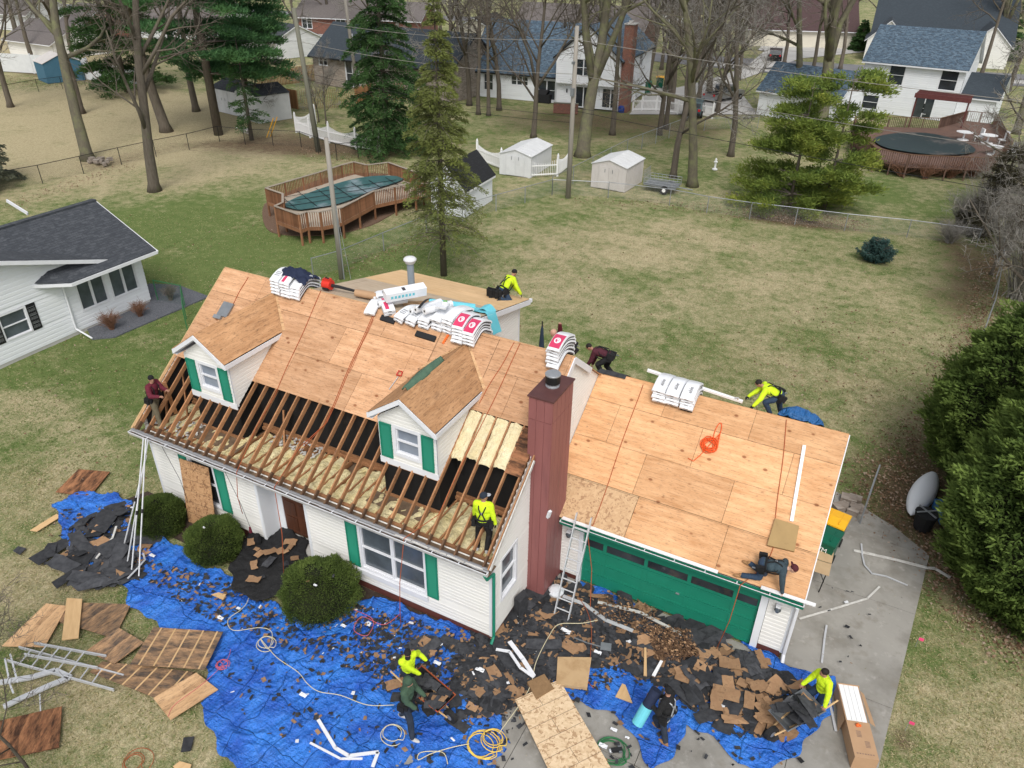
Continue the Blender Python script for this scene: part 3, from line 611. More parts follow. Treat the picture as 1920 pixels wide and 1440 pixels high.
d_ = mb.build('front_door', mk('door_wood', (.11,.04,.02), (.065,.025,.014), sc=2, rough=.5, stretch=(6,1,1)), house)
mb = MB(); mb.box(-7.5, R_-.002, 1.6, -6.55, R_+.019, 2.15); mb.build('door_window', MT['grey_glass'], d_)
mb = MB(); mb.box(-6.62, R_-.05, 1.12, -6.56, R_, 1.26); mb.build('handle', MT['black_metal'], d_)
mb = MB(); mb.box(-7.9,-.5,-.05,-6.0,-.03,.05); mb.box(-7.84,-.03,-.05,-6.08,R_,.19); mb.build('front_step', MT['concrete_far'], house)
winset(house, (-HL,0,0), X_, -Y_, *wops[0], cols=1, name='window')
winset(house, (-HL,0,0), X_, -Y_, *wops[2], cols=2, name='window', pane='grey_glass', label='wide white front window of two panes')
winset(house, (0,0,0), Y_, X_, .46, 1.26, 1.22, 2.58, name='window', pane='grey_glass')
mb = MB(); mb.box(-4.3,-.10,.62,-1.95,-.04,.78); mb.build('window_sill', MT['white_trim'], house)
for a, b in ((HL-11.02, HL-10.68), (HL-9.52, HL-9.12)): shutter(house, (-HL,0,0), X_, -Y_, a, b, .72, 2.48)
for a, b in ((HL-4.60, HL-4.22), (HL-1.98, HL-1.62)): shutter(house, (-HL,0,0), X_, -Y_, a, b, .80, 2.48)
# eave: soffit, plate, gutter, drip edge
mb = MB(); mb.box(-HL-.1,-.38,2.80,.1,.02,2.83); mb.build('soffit', MT['soffit_dirt'], house)
mb = MB(); mb.box(-HL+.02,.02,2.83,-.02,.12,2.87); mb.box(-HL+.1,1.72,2.83,-.1,1.82,2.93)
for k in range(6): mb.box(-HL+.1+2.0*k, .0, 2.87, -HL+.1+2.0*(k+1)-.01, .09, 2.92)
mb.build('wall_plate', MT['lumber'], house)
def gutter(parent, x0, x1, y, z, green='green_paint', lip='dirty_white', clean=False):
    mb = MB(); prof = [(y,z-.01),(y,z-.115),(y-.10,z-.115),(y-.125,z-.03),(y-.125,z)]
    for (a, b), (c, d) in zip(prof, prof[1:]): mb.face([(x0,a,b),(x1,a,b),(x1,c,d),(x0,c,d)], 0)
    inner = [(p[0]-.006 if i < 2 else p[0]+.008, p[1] + (.006 if i in (1,2) else 0)) for i, p in enumerate(prof)]
    for (a, b), (c, d) in zip(inner, inner[1:]): mb.face([(x0,a,b),(x1,a,b),(x1,c,d),(x0,c,d)], 1)
    mb.box(x0,y-.135,z-.004,x1,y-.119,z+.008,1); n = int((x1-x0)/.75)
    for i in range(n+1): xx = x0 + (x1-x0)*i/n; mb.box(xx-.012,y-.12,z-.012,xx+.012,y,z-.002,1)
    mb.prism([(x1,a,b) for a, b in prof], (.006,0,0), 0); mb.prism([(x0-.006,a,b) for a, b in prof], (.006,0,0), 0)
    g_ = mb.build('gutter', [MT[green], MT[lip]], parent)
    if not clean:
        mb = MB(); mb.grid(int((x1-x0)*10), 3, lambda u, v: (x0+(x1-x0)*u, y-.01-.10*v, z-.06 + .03*nz(u*(x1-x0)*3, v*2) + .015*nz(u*(x1-x0)*14, v*4)))
        mb.build('gutter_debris', MT['gutter_muck'], g_)
    return g_
gutter(house, -HL-.115, .115, -.40, 3.02, green='dirty_white', lip='white_trim')
mb = MB(); mb.tube([(-HL-.11,-.375,3.035),(.11,-.375,3.035)], .032, 8); mb.box(-HL-.11,-.375,3.0,.11,-.33,3.05); mb.build('drip_edge', MT['gutter_grey'], house)
mb = MB()
for i in range(5):  # dented white stretch of metal edging near the right end
    a = -2.6 + i*.52; mb.beam((a,-.43+.01*(i%2),3.045),(a+.5,-.43-.012*(i%2),3.05),.05,.012)
mb.build('metal_edging', MT['dirty_white'], house)
mb = MB(); mb.tube([(.06,-.5,2.93),(.07,-.40,2.72),(.075,-.06,2.62),(.075,-.055,.35),(.08,-.2,.2)], .042, 6); mb.build('downspout', MT['green_paint'], house)
# rafters, joists, insulation, knee wall
NR = 30; xs = [-HL + .06 + i*(HL-.12)/NR for i in range(NR+1)]
DC = [(-10.02,.89), (-3.0,.89)]
for i, x in enumerate(xs):
    ytop = YR
    for c, h in DC:
        if abs(x - c) < h + .0: ytop = .98
    ww, dd = .042, .135; j = rnd.uniform(-.01,.01)
    q = lambda y, m_=.0: (x + j, y, RZ(y) - .02 - dd/2 - m_)
    mb = MB(); mb.beam(q(-.10), q(ytop), ww, dd, 0); mb.beam(q(-.34), q(-.10), ww*.98, dd*.97, 1)
    mb.build('rafter', [MT['lumber'], MT['lumber_dark']], house)
    xj = x+.06 if i < NR else x-.05; mb = MB(); mb.beam((xj,.02,2.79),(xj,1.75,2.79),.042,.15); mb.build('ceiling_joist', MT['lumber'], house)
for i in range(NR):
    x0, x1 = xs[i] + .085, xs[i+1] + .03; sd_ = rnd.uniform(0, 50); zb = 2.82 + rnd.uniform(-.03,.03); yb = 1.70 if rnd.random() > .2 else 1.35
    if i in (5,6): yb = .8
    mb = MB(); mb.grid(5, 22, lambda u, v: (x0+(x1-x0)*u, .13+(yb-.13)*v, zb + .07*math.sin(math.pi*min(max(u,.0),1))**.6 + .07*nz(v*6+sd_, u*2) + .03*nz(v*17, u*5+sd_) - (.12 if v in (0,1) else 0)))
    mb.build('insulation_batt', MT['insulation'], house)
mb = MB(); mb.box(-HL+.08,1.84,2.84,-.08,1.87,RZ(1.84)-.16)
for c, h in DC: mb.box(c-h,.99,2.84,c+h,1.02,3.99); mb.box(c-h,1.02,2.84,c-h+.03,1.84,4.3); mb.box(c+h-.03,1.02,2.84,c+h,1.84,4.3)

for x in (-HL+.025, -.045): mb.prism([(x,.1,2.84),(x,1.9,2.84),(x,1.9,RZ(1.9)-.2),(x,.1,RZ(.1)-.2)], (.02,0,0))
mb.build('knee_wall', MT['black_felt'], house)
mb = MB()
for c, h in DC: mb.box(c-h-.02,.93,2.84,c+h+.02,.985,2.95); mb.box(c-h,.955,3.96,c+h,.985,4.06)
mb.box(-HL+.1,1.78,2.93,-.1,1.835,3.02)
for x in (-8.1, -7.75): mb.beam((x,1.2,2.9),(x-.3 if x > -8 else x+.3,1.7,3.9),.05,.12)
mb.beam((-11.9,.5,2.9),(-12.15,.9,3.9),.05,.12); mb.beam((-12.1,1.0,2.9),(-12.15,.9,4.1),.05,.12); mb.beam((-11.7,1.1,2.9),(-11.95,1.5,4.3),.04,.09)
mb.build('framing', MT['lumber'], house)
for q in ((-10.9,.35,2.865,-8.9,.92,2.885),(-4.2,.45,2.865,-2.4,.93,2.885)): mb = MB(); mb.box(*q); mb.build('attic_board', MT['soffit_dirt'], house)
for z_ in range(3): pass
cr = MB()
for k in range(60):
    x, y = rnd.uniform(-8.4,-6.6), rnd.uniform(1.2,1.7); cr.cbox((x,y,2.95+rnd.uniform(-.02,.05)), (.10,.05,.02), rnd.uniform(0,3))
for k in range(40): cr.cbox((rnd.uniform(-11.6,-10.5), rnd.uniform(.1,1.0), 2.93), (.10,.06,.02), rnd.uniform(0,3))
cr.build('loose_scraps', MT['dirty_white'], house, kind='stuff')
# front decking
Pm = lambda u, v, w: Vector((u, 0, 0)) + Vector((0, (v)*math.cos(math.atan(SL)), RZ(0) - .0 + v*math.sin(math.atan(SL)))) + Vector((0,-math.sin(math.atan(SL)),math.cos(math.atan(SL))))*w
cosm = math.cos(math.atan(SL)); Vv = lambda y: y/cosm
mb = MB(); sheets(mb, Pm, (-HL-.12, -3.89), (Vv(1.66), Vv(YR)-.004), off0=.6); sheets(mb, Pm, (-3.886, -2.11), (Vv(2.3), Vv(YR)-.004), off0=1.2); sheets(mb, Pm, (-2.106, .12), (Vv(2.56), Vv(YR)-.004), off0=1.5)
mb.build('roof_decking', MT['ply_roof'], house)
mb = MB(); mb.box(-HL-.125,YR-.02,ZR-.04,.125,YR+.02,ZR-.003); mb.build('ridge_board', MT['ply_torn'], house)
Pr = lambda u, v, w: (lambda p: Vector((p.x, 2*YR - p.y, p.z)))(Pm(u, v, w))
def Pr2(u, v, w): p = Pm(-u - HL, v, w); return Vector((u, 2*YR - p.y, p.z))
def rear_slab(x0, x1, y0, y1, mt):
    mb = MB(); z = lambda y: RZ(2*YR - y)
    mb.prism([(x0,y0,z(y0)-.012),(x1,y0,z(y0)-.012),(x1,y1,z(y1)-.012),(x0,y1,z(y1)-.012)], (0,0,.012)); return mb.build('rear_decking', MT[mt], house)
rear_slab(-HL-.12, -8.8, YR+.03, 9.0, 'ply_roof'); rear_slab(-3.7, .12, YR+.03, 9.0, 'ply_roof')
mb = MB(); mb.prism([(-HL-.05,YR,RZ(YR)-.2),(-HL-.05,-.3,RZ(-.3)-.2),(-HL-.05,-.3,RZ(-.3)-.02),(-HL-.05,YR,RZ(YR)-.03),(-HL-.05,9.0,RZ(2*YR-9.0)-.03),(-HL-.05,9.0,RZ(2*YR-9.0)-.2)], (-.05,0,0))
mb.build('rake_board', MT['ply_torn'], house)
mb = MB()
for a in ((-HL-.11), (-HL-.145)): mb.beam((a,-.36,RZ(-.36)-.05),(a,YR,RZ(YR)-.05),.028,.07)
mb.build('rake_strip', MT['lumber_new'], house)
mb = MB(); mb.beam((.10,-.36,RZ(-.36)-.07),(.10,2.2,RZ(2.2)-.07),.03,.15); mb.beam((.14,-.36,RZ(-.36)-.06),(.14,1.95,RZ(1.95)-.06),.03,.10,1)
mb.build('rake_board', [MT['lumber'], MT['dirty_white']], house, label='weathered right rake board, brown wood behind a white strip')
mb = MB(); mb.beam((.13,YR-.02,ZR-.10),(.13,5.6,RZ(2*YR-5.6)-.10),.03,.17); mb.beam((.13,YR+.02,ZR-.10),(.13,3.3,RZ(3.3)-.10),.032,.168); mb.build('rake_board', MT['white_trim'], house, label='clean white rake board at the ridge')
# insulation still lying on the rafters, with a strip of torn decking
for i, (a, b) in enumerate(((-2.10,-1.72),(-1.68,-1.29),(-1.25,-.89),(-.85,-.50))):
    s_ = i*7.3; yl = 1.52 + .12*i*.3 + rnd.uniform(-.06,.06)
    mb = MB(); mb.grid(9, 26, lambda u, v: (a+(b-a)*u + .02*nz(v*8,s_), yl+(2.55-yl)*v + (.05*nz(u*6, s_) if v < .05 else 0), RZ(yl+(2.55-yl)*v) - .045 + .05*math.sin(math.pi*u)**.5 + .035*nz(v*7+s_, u*3) + .015*nz(v*20, u*8+s_) - (.05 if v < .03 else 0)))
    mb.build('insulation_batt', MT['insul_pale'], house, label='pale fibreglass batt lying between the upper rafters')
mb = MB()
for k in range(9):
    y0 = 1.50 + k*.115; mb.face([(-.50+.06*rnd.random(),y0,RZ(y0)+.004),(-.02,y0,RZ(y0)+.004),(-.02,y0+.113,RZ(y0+.113)+.004),(-.50+.09*rnd.random(),y0+.113,RZ(y0+.113)+.004)])
mb.build('torn_decking', MT['ply_rot'], house)
# ---- dormers
def dormer(cx, lab):
    D = MB(); h = .89; y0 = .95; zt = 5.50; zb = 4.04
    gl = lambda z: max(0, (z-5.50)/(.686))*1.0
    lap(D, (cx-h, y0, 0), X_, -Y_, zb+.16, 6.22, lambda z: gl(z)+.0, lambda z: 2*h - gl(z), [(h-.36, h+.33, 4.50, 5.26)])
    for s_ in (1, -1):
        xw = cx + s_*h; lap(D, (xw, 0, 0), Y_, X_*s_, zb, zt, lambda z: y0, lambda z: (z + .0 - ZE)/SL - .4)
    d = D.build('dormer', MT['white_vinyl'], house, label=lab)
    T = MB(); T.box(cx-h-.03, y0-.03, zb-.03, cx+h+.03, y0+.0, zb+.16); T.box(cx-h-.012, y0-.02, zb+.16, cx-h+.07, y0, 5.45); T.box(cx+h-.07, y0-.02, zb+.16, cx+h+.012, y0, 5.45); T.box(cx+h, y0-.02, zb+.05, cx+h+.018, y0+.08, 5.45)
    T.build('corner_board', MT['white_trim'], d)
    W_ = winset(d, (cx-h, y0, 0), X_, -Y_, h-.36, h+.33, 4.50, 5.26, pane='blinds', fw=.10, deep=True)
    shutter(d, (cx-h, y0, 0), X_, -Y_, .03, .40, 4.24, 5.32); shutter(d, (cx-h, y0, 0), X_, -Y_, 1.33, 1.69, 4.24, 5.32)
    zr, ze, ov = 6.40, 5.69, 1.03; sl = (zr-ze)/ov; yv = lambda z: (z - ZE)/SL - .4
    for s_ in (1, -1):
        ny = 2; R = MB(); xe = cx + s_*ov
        top = [Vector((cx,.70,zr)), Vector((cx,yv(zr)+.03,zr+.01)), Vector((xe,yv(ze)+.02,ze+.01)), Vector((xe,.70,ze))]
        if s_ < 0: top = top[::-1]
        nn = (top[1]-top[0]).cross(top[2]-top[0]).normalized(); nn = nn if nn.z > 0 else -nn
        R.prism([p - nn*.02 for p in top], nn*.02); R.build('dormer_decking', MT['ply_dormer'], d)
        # valley flashing stain board
        V_ = MB(); a, b = Vector((cx,yv(zr),zr)), Vector((xe,yv(ze),ze)); V_.prism([a+Vector((0,.0,.025)), b+Vector((0,0,.025)), b+Vector((s_*.10,.06,.03)), a+Vector((s_*.10,.10,.03))], (0,0,.006)); V_.build('valley_strip', MT['ply_torn'], d)
        F = MB(); F.prism([(cx,.70,zr-.035),(xe,.70,ze-.035),(xe,.70,ze-.175),(cx,.70,zr-.175)], (0,-.03,0)); F.prism([(cx,.70,zr-.18),(xe,.70,ze-.18),(xe,.95,ze-.18),(cx,.95,zr-.18)], (0,0,-.012))
        F.prism([(xe,.69,ze-.035),(xe,yv(ze-.04),ze-.035),(xe,yv(ze-.175),ze-.175),(xe,.69,ze-.175)], (s_*.025,0,0))
        F.prism([(xe,.71,ze-.17),(xe,yv(ze-.17)-.02,ze-.17),(cx+s_*(h+.01),yv(ze-.17)-.02,ze-.17),(cx+s_*(h+.01),.71,ze-.17)], (0,0,-.012)); F.build('fascia', MT['white_trim'], d)
    return d
dormer(-10.02, 'left dormer, clean tan decking'); dormer(-3.0, 'right dormer, mildewed decking under a strip of green felt')
# ---- low rear roof (shed addition)
zs = lambda y: 6.645 - (y-4.33)*.2225
mb = MB()
def Ps(u, v, w): return Vector((u, 4.33+v, zs(4.33+v)+w))
sheets(mb, Ps, (-8.8,-3.56), (0, 2.6), off0=.9); mb2 = MB(); sheets(mb2, Ps, (-8.8,-3.55), (2.605, 4.74), off0=0); mb3 = MB()
mb.build('shed_decking', MT['ply_rear'], house, label='greyed plywood of the low rear roof'); mb2.build('shed_decking', MT['ply_rear_new'], house, label='new plywood along the rear eave')
mb = MB(); a = Ps(-3.55,0,0)
mb.prism([(-3.55,4.33+1.0,zs(5.33)-.03),(-3.55,9.07,zs(9.07)-.03),(-3.55,9.07,zs(9.07)-.20),(-3.55,5.33,zs(5.33)-.20)], (.03,0,0)); mb.prism([(-3.56,5.3,zs(5.3)-.2),(-3.56,9.07,zs(9.07)-.2),(-3.76,9.07,zs(9.07)-.2),(-3.76,5.3,zs(5.3)-.2)], (0,0,-.012))
mb.box(-8.8,9.075,zs(9.07)-.2,-3.52,9.10,zs(9.07)-.02); mb.box(-3.60,9.10,zs(9.07)-.14,-3.50,9.2,zs(9.07)-.03); mb.build('fascia', MT['white_trim'], house)
mb = MB(); lap(mb, (-3.76,0,0), Y_, X_, 2.9, 6.4, lambda z: max(2*YR-((z-ZE)/SL-.4), 4.4), lambda z: min(8.72, 4.33+(6.645-.15-z)/.2225), ex=.1)
mb.build('shed_wall', MT['white_vinyl'], house)
mb = MB(); lap(mb, (-8.6,8.72,0), X_, Y_, .26, 5.5, lambda z: 0, lambda z: 4.84, ex=.1); mb.build('shed_wall', MT['white_vinyl'], house)
mb = MB(); mb.box(-3.758,8.64,2.9,-3.735,8.73,5.45); mb.build('corner_trim', MT['white_trim'], house)
pv = (-6.79, 6.83, zs(6.83)); mb = MB(); mb.lathe(pv, [(.115,-.05),(.115,.95)], 14); mb.lathe((pv[0],pv[1],pv[2]), [(.17,0),(.16,.02),(.12,.06)], 14)
v_ = mb.build('vent_pipe', MT['pipe_grey'], house, smooth=False); mb = MB(); mb.lathe((pv[0],pv[1],pv[2]+.93), [(.13,0),(.17,.03),(.17,.09),(.215,.11),(.215,.15),(.17,.20),(.06,.225),(.01,.23)], 16); mb.build('vent_cap', MT['shed_white'], v_, smooth=True)
# ---- chimney
mb = MB(); cx0, cx1, cy0, cy1, ch = -.10, .55, 2.01, 3.24, 6.62
mb.box(cx0+.012,cy0+.012,.0,cx1-.012,cy1-.012,ch)
def pan(a, b, along, m=0):
    for i in range(len(a)-1): pass
for k in range(3):
    a = cx0 + (cx1-cx0)*k/3; b = cx0 + (cx1-cx0)*(k+1)/3
    for z0, z1 in ((.0,5.98),(5.995,ch)): mb.box(a+.006,cy0,z0,b-.006,cy0+.02,z1)
for k in range(5):
    a = cy0+.02 + (cy1-cy0-.02)*k/5; b = cy0+.02 + (cy1-cy0-.02)*(k+1)/5
    for z0, z1 in ((.0,5.98),(5.995,ch)): mb.box(cx1-.02,a+.006,z0,cx1,b-.006,z1); mb.box(cx0,a+.006,max(z0,3.2),cx0+.02,b-.006,z1)
ch_ = mb.build('chimney', MT['maroon_metal'], house)
mb = MB(); mb.box(cx0-.03,cy0-.03,ch,cx1+.03,cy1+.03,ch+.035); mb.build('chimney_cap', MT['maroon_cap'], ch_)
mb = MB(); fc = (.22,2.68,ch+.035); mb.lathe(fc, [(.175,0),(.175,.03),(.16,.04),(.16,.10)], 20, 0); mb.lathe((fc[0],fc[1],fc[2]+.10), [(.185,0),(.19,.02),(.19,.20),(.18,.21)], 20, 1); mb.lathe((fc[0],fc[1],fc[2]+.31), [(.195,0),(.20,.03),(.19,.045),(.05,.055)], 20, 2)
mb.build('flue', [MT['galv'], MT['black_metal'], MT['galv']], ch_)
# ---- garage
GW, GY_, GE, GRZ, GRY = 6.88, 3.13, 2.44, 5.03, 6.69
GS = (GRZ-GE)/(GRY-2.83); gz = lambda y: GE + GS*(y-2.83) if y <= GRY else GRZ - GS*(y-GRY); ga_ = math.atan(GS)
Pg = lambda u, v, w: Vector((u, 2.83 + v*math.cos(ga_), GE + v*math.sin(ga_))) + Vector((0,-math.sin(ga_),math.cos(ga_)))*w
LG = (GRY-2.83)/math.cos(ga_); mb = MB(); sheets(mb, Pg, (.03,7.05), (1.26,LG-.003), off0=.25); sheets(mb, Pg, (2.42,7.05), (0,1.256), off0=0, stag=False)
mb.build('garage_decking', MT['ply_garage'], house)
mb = MB(); sheets(mb, Pg, (.03,2.416), (0,1.256), W_=3, stag=False); mb.build('garage_decking', MT['osb_roof'], house, label='strand board patch beside the chimney')
mb = MB(); mb.prism([(.02,GRY+.003,GRZ-.012),(7.05,GRY+.003,GRZ-.012),(7.05,10.55,gz(10.55)-.012),(.02,10.55,gz(10.55)-.012)], (0,0,.012)); mb.build('garage_decking', MT['ply_garage'], house)
mb = MB(); mb.prism([(7.05,2.83,GE-.03),(7.05,GRY,GRZ-.03),(7.05,10.55,gz(10.55)-.03),(7.05,10.55,gz(10.55)-.16),(7.05,GRY,GRZ-.16),(7.05,2.83,GE-.16)], (.025,0,0)); mb.build('rake_board', MT['white_trim'], house)
mb = MB(); lap(mb, (GW,0,0), Y_, X_, .2, GRZ-.08, lambda z: max(GY_, 2.83+(z+.05-GE)/GS), lambda z: 2*GRY - max(GY_, 2.83+(z+.05-GE)/GS)); mb.build('garage_wall', MT['white_vinyl'], house)
mb = MB(); lap(mb, (0,GY_,0), X_, -Y_, .2, 2.42, lambda z: .55, lambda z: 1.08); lap(mb, (0,GY_,0), X_, -Y_, .26, 2.42, lambda z: 6.27, lambda z: 6.83, ex=.13); mb.face([(.0,GY_,2.3),(GW,GY_,2.3),(GW,GY_,2.42),(.0,GY_,2.42)])
mb.build('garage_wall', MT['white_vinyl'], house)
mb = MB(); mb.box(.0,10.2,.0,GW,10.24,2.42); mb.build('garage_wall', MT['white_vinyl'], house)
for q in ((6.26,GY_+.01,-.06,6.86,GY_+.2,.258),(6.7,GY_+.2,-.06,6.87,10.2,.198),(.55,GY_+.01,-.06,1.1,GY_+.2,.198)): mb = MB(); mb.box(*q); mb.build('foundation', MT['brown_base'], house)
mb = MB(); mb.box(1.08,GY_-.03,.0,1.20,GY_+.10,2.30); mb.box(6.08,GY_-.03,.0,6.26,GY_+.10,2.30); mb.box(1.20,GY_-.03,2.14,6.08,GY_+.10,2.30); mb.box(6.83,GY_-.02,.22,6.90,GY_+.0,2.3); mb.box(6.88,GY_,.22,6.90,GY_+.08,2.35)
mb.build('garage_trim', MT['blue_white_vinyl'], house)
gd = MB(); y1 = GY_+.07; zrow = [.03,.53,1.03,1.42,1.68,2.13]; rows = [(.03,.44),(.45,.87),(.88,1.31),(1.32,2.13)]
gx = [1.20,1.83,3.03,4.235,5.445,6.08]; wx = [(1.27,1.78),(1.89,2.98),(3.08,4.18),(4.29,5.40),(5.50,6.02)]
for z0, z1 in rows:
    gd.box(1.20,y1,z0+.004,6.08,y1+.04,z1-.004, t=.5)
for z0, z1 in rows[:3]:
    if z1 - z0 < .1: continue
    for a, b in zip(gx, gx[1:]):   # raised stiles round recessed panels
        gd.box(a,y1-.014,z0+.006,a+.055,y1,z1-.006,t=.5); gd.box(b-.055,y1-.014,z0+.006,b,y1,z1-.006,t=.5); gd.box(a+.055,y1-.014,z0+.006,b-.055,y1,z0+.06,t=.5); gd.box(a+.055,y1-.014,z1-.06,b-.055,y1,z1-.006,t=.5)
for a, b in zip(gx, gx[1:]): gd.box(a,y1-.014,1.324,a+.05,y1,2.12,t=.5); gd.box(b-.05,y1-.014,1.324,b,y1,2.12,t=.5)
gd.box(1.25,y1-.012,1.324,6.03,y1,1.40,t=.5); gd.box(1.25,y1-.012,1.68,6.03,y1,2.12,t=.5)
gdo = gd.build('garage_door', MT['green_paint'], house)
for a, b in wx:
    mb = MB(); mb.box(a,y1-.010,1.42,b,y1-.004,1.66); mb.build('pane', MT['dark_glass'], gdo)
mb = MB(); mb.box(3.95,y1-.04,.86,4.05,y1-.014,.90); mb.build('handle', MT['galv'], gdo)
gutter(house, .62, 7.06, 2.83, 2.40, lip='white_trim', clean=False); mb = MB(); mb.box(.62,2.82,2.385,4.9,2.84,2.43); mb.build('drip_edge', MT['white_plastic'], house)
mb = MB(); mb.box(.58,2.835,2.28,6.95,3.13,2.30); mb.build('soffit', MT['white_trim'], house); mb = MB(); mb.box(.58,2.80,2.28,7.03,2.828,2.40); mb.build('garage_fascia', MT['green_paint'], house)
mb = MB(); mb.tube([(6.93,2.75,2.28),(6.95,3.02,2.1),(6.95,3.04,.3),(6.97,2.9,.12)], .045, 6); mb.build('downspout', MT['white_trim'], house)
for x in (6.52, .80):
    mb = MB(); mb.lathe((x,GY_-.13,1.66), [(.02,.0),(.06,.02),(.09,.09),(.075,.17),(.03,.2)], 12, 0); mb.box(x-.05,GY_-.05,1.72,x+.05,GY_-.013,1.86,1); mb.box(x-.06,GY_-.19,1.85,x+.06,GY_-.013,1.875,1)
    mb.build('wall_lamp', [MT['grey_glass'], MT['white_trim']], house)
mb = MB(); mb.box(.52,1.9,3.2,.64,1.99,3.5) if False else mb.beam((.56,2.02,3.05),(.62,2.00,3.3),.09,.07); mb.build('metal_scrap', MT['white_trim'], house)
# ================================================================ neighbouring houses, sheds, pools, fences
def frame(a, b, name, label, cat, group=None, z=0):
    a, b = G(*a), G(*b); d = b - a; rz = math.atan2(d[1], d[0]); o = thing(name, label, cat, (a[0], a[1], z), group, rz); OFS[o.name] = (0,0,0)
    return o, math.hypot(d[0], d[1])
def wallbox(parent, x0, y0, x1, y1, h, mt, ex=.2, z0=0, ops=(), rops=(), peak=None, pside='front', label=None, base=None):
    """front (-y) and right (+x) walls lapped; peak adds a gable over the front or right wall"""
    mb = MB(); L_ = x1 - x0; D_ = y1 - y0
    def ext(Lw, on):
        if peak and on: return (lambda z: 0 if z <= h else (z-h)/(peak-h)*Lw/2), (lambda z: Lw if z <= h else Lw - (z-h)/(peak-h)*Lw/2), peak - .02
        return (lambda z: 0), (lambda z: Lw), h
    lo, hi, zt = ext(L_, pside == 'front'); lap(mb, (x0,y0,0), X_, -Y_, z0, zt, lo, hi, ops, ex=ex, off=.03)
    lo, hi, zt = ext(D_, pside == 'right'); lap(mb, (x1,y0,0), Y_, X_, z0, zt, lo, hi, rops, ex=ex, off=.03)
    lap(mb, (x0,y0,0), Y_, -X_, z0, zt, lo, hi, (), ex=ex, off=.03); mb.face([(x0,y1,z0),(x1,y1,z0),(x1,y1,h),(x0,y1,h)])
    o = mb.build('wall', MT[mt], parent, label=label)
    for s0, s1, a, b, c in ops: winset(parent, (x0,y0,0), X_, -Y_, s0, s1, a, b, cols=c, fw=.08, depth=.1)
    for s0, s1, a, b, c in rops: winset(parent, (x1,y0,0), Y_, X_, s0, s1, a, b, cols=c, fw=.08, depth=.1)
    return o
def gable(parent, x0, y0, x1, y1, h, peak, axis, mt, ov=.4, th=.12, trim='white_trim', ro=.3, ge='blue_white_vinyl'):
    """two roof slopes with fascia; the ridge runs along axis"""
    if axis == 'x':
        ym = (y0+y1)/2; s_ = (peak-h)/(ym-y0); e = h - ov*s_; a = [(x0-ro,y0-ov,e),(x1+ro,y0-ov,e),(x1+ro,ym,peak),(x0-ro,ym,peak)]; b = [(x1+ro,y1+ov,e),(x0-ro,y1+ov,e),(x0-ro,ym,peak),(x1+ro,ym,peak)]
    else:
        xm = (x0+x1)/2; s_ = (peak-h)/(xm-x0); e = h - ov*s_; a = [(x0-ov,y1+ro,e),(x0-ov,y0-ro,e),(xm,y0-ro,peak),(xm,y1+ro,peak)]; b = [(x1+ov,y0-ro,e),(x1+ov,y1+ro,e),(xm,y1+ro,peak),(xm,y0-ro,peak)]
    mb = MB()
    for q in (a, b): mb.prism([(p[0],p[1],p[2]+.02) for p in q], (0,0,.06))
    r = mb.build('roof', MT[mt], parent); mb = MB()
    if axis == 'x' and ge:
        for x in (x0, x1-.1): mb = MB(); mb.prism([(x,y0+.02,h),(x,y1-.02,h),(x,ym,peak-.02)], (.1,0,0)); mb.build('gable_end', MT[ge], parent)
        mb = MB()
    for q in (a, b): mb.prism([(p[0],p[1],p[2]-th) for p in q], (0,0,th+.012))
    mb.build('fascia', MT[trim], r); return r
# ---- neighbour on the left: white ranch with charcoal shingles
nb = thing('neighbour_house', 'white ranch house with charcoal shingle roof and wide picture windows at the left edge', 'house', (-25.5,3,0))
mb = MB(); slope = .33; rk = lambda z: 8.55 - (z-2.95)/slope
ops = [(4.5+3.45-.1,4.5+4.45,1.05,2.12), (4.5+6.95,4.5+8.3,.95,2.25), (4.5+8.62,4.5+9.98,.92,2.25)]
lap(mb, (-25.5,-4.5,0), Y_, X_, .12, 5.9, lambda z: 0 if z < 5.9 else 0, lambda z: 4.5+10.45 if z < 2.6 else max(4.5+rk(z) - .1, .0), ops, ex=.19, off=.03); lap(mb, (-31,10.45,0), X_, Y_, .12, 2.6, lambda z: 0, lambda z: 5.5, ex=.19, off=.03)
mb.build('wall', MT['blue_white_vinyl'], nb)
winset(nb, (-25.5,-4.5,0), Y_, X_, *ops[0], cols=1, pane='grey_glass'); winset(nb, (-25.5,-4.5,0), Y_, X_, *ops[1], cols=2, rail=False, pane='grey_glass'); winset(nb, (-25.5,-4.5,0), Y_, X_, *ops[2], cols=2, rail=False, pane='grey_glass')
for a in ((4.5+4.52, 4.5+4.92), (4.5+2.85, 4.5+3.28)): shutter(nb, (-25.5,-4.5,0), Y_, X_, *a, .98, 2.2, mt='black_metal')
mb = MB(); mb.box(-25.6,-4.5,-.05,-25.49,10.4,.118); mb.build('foundation', MT['concrete_far'], nb)
mb = MB(); mz = lambda x: 4.68 - (x+28.3)*.508
mb.prism([(-28.3,10.75,4.68),(-28.3,3.4,4.68),(-25,8.5,mz(-25)),(-24.6,8.5,mz(-24.6)),(-24.6,6.1,2.62),(-24.5,10.75,mz(-24.5))][::-1], (0,0,.05)) if False else None
mb.prism([(-28.3,10.75,4.68),(-28.3,3.5,4.68),(-25.0,8.5,mz(-25.0)),(-24.55,8.5,mz(-24.55)),(-24.55,10.75,mz(-24.55))], (0,0,.05))
mb.prism([(-24.55,8.5,mz(-24.55)),(-25.55,8.5,mz(-25.55)),(-25.55,5.9,mz(-25.55)-.02),(-24.55,6.25,mz(-24.55))], (0,0,.052))
mb.prism([(-25.55,5.9,mz(-25.55)-.02),(-25.55,5.15,2.95),(-24.55,6.25,mz(-24.55))], (0,0,.052))
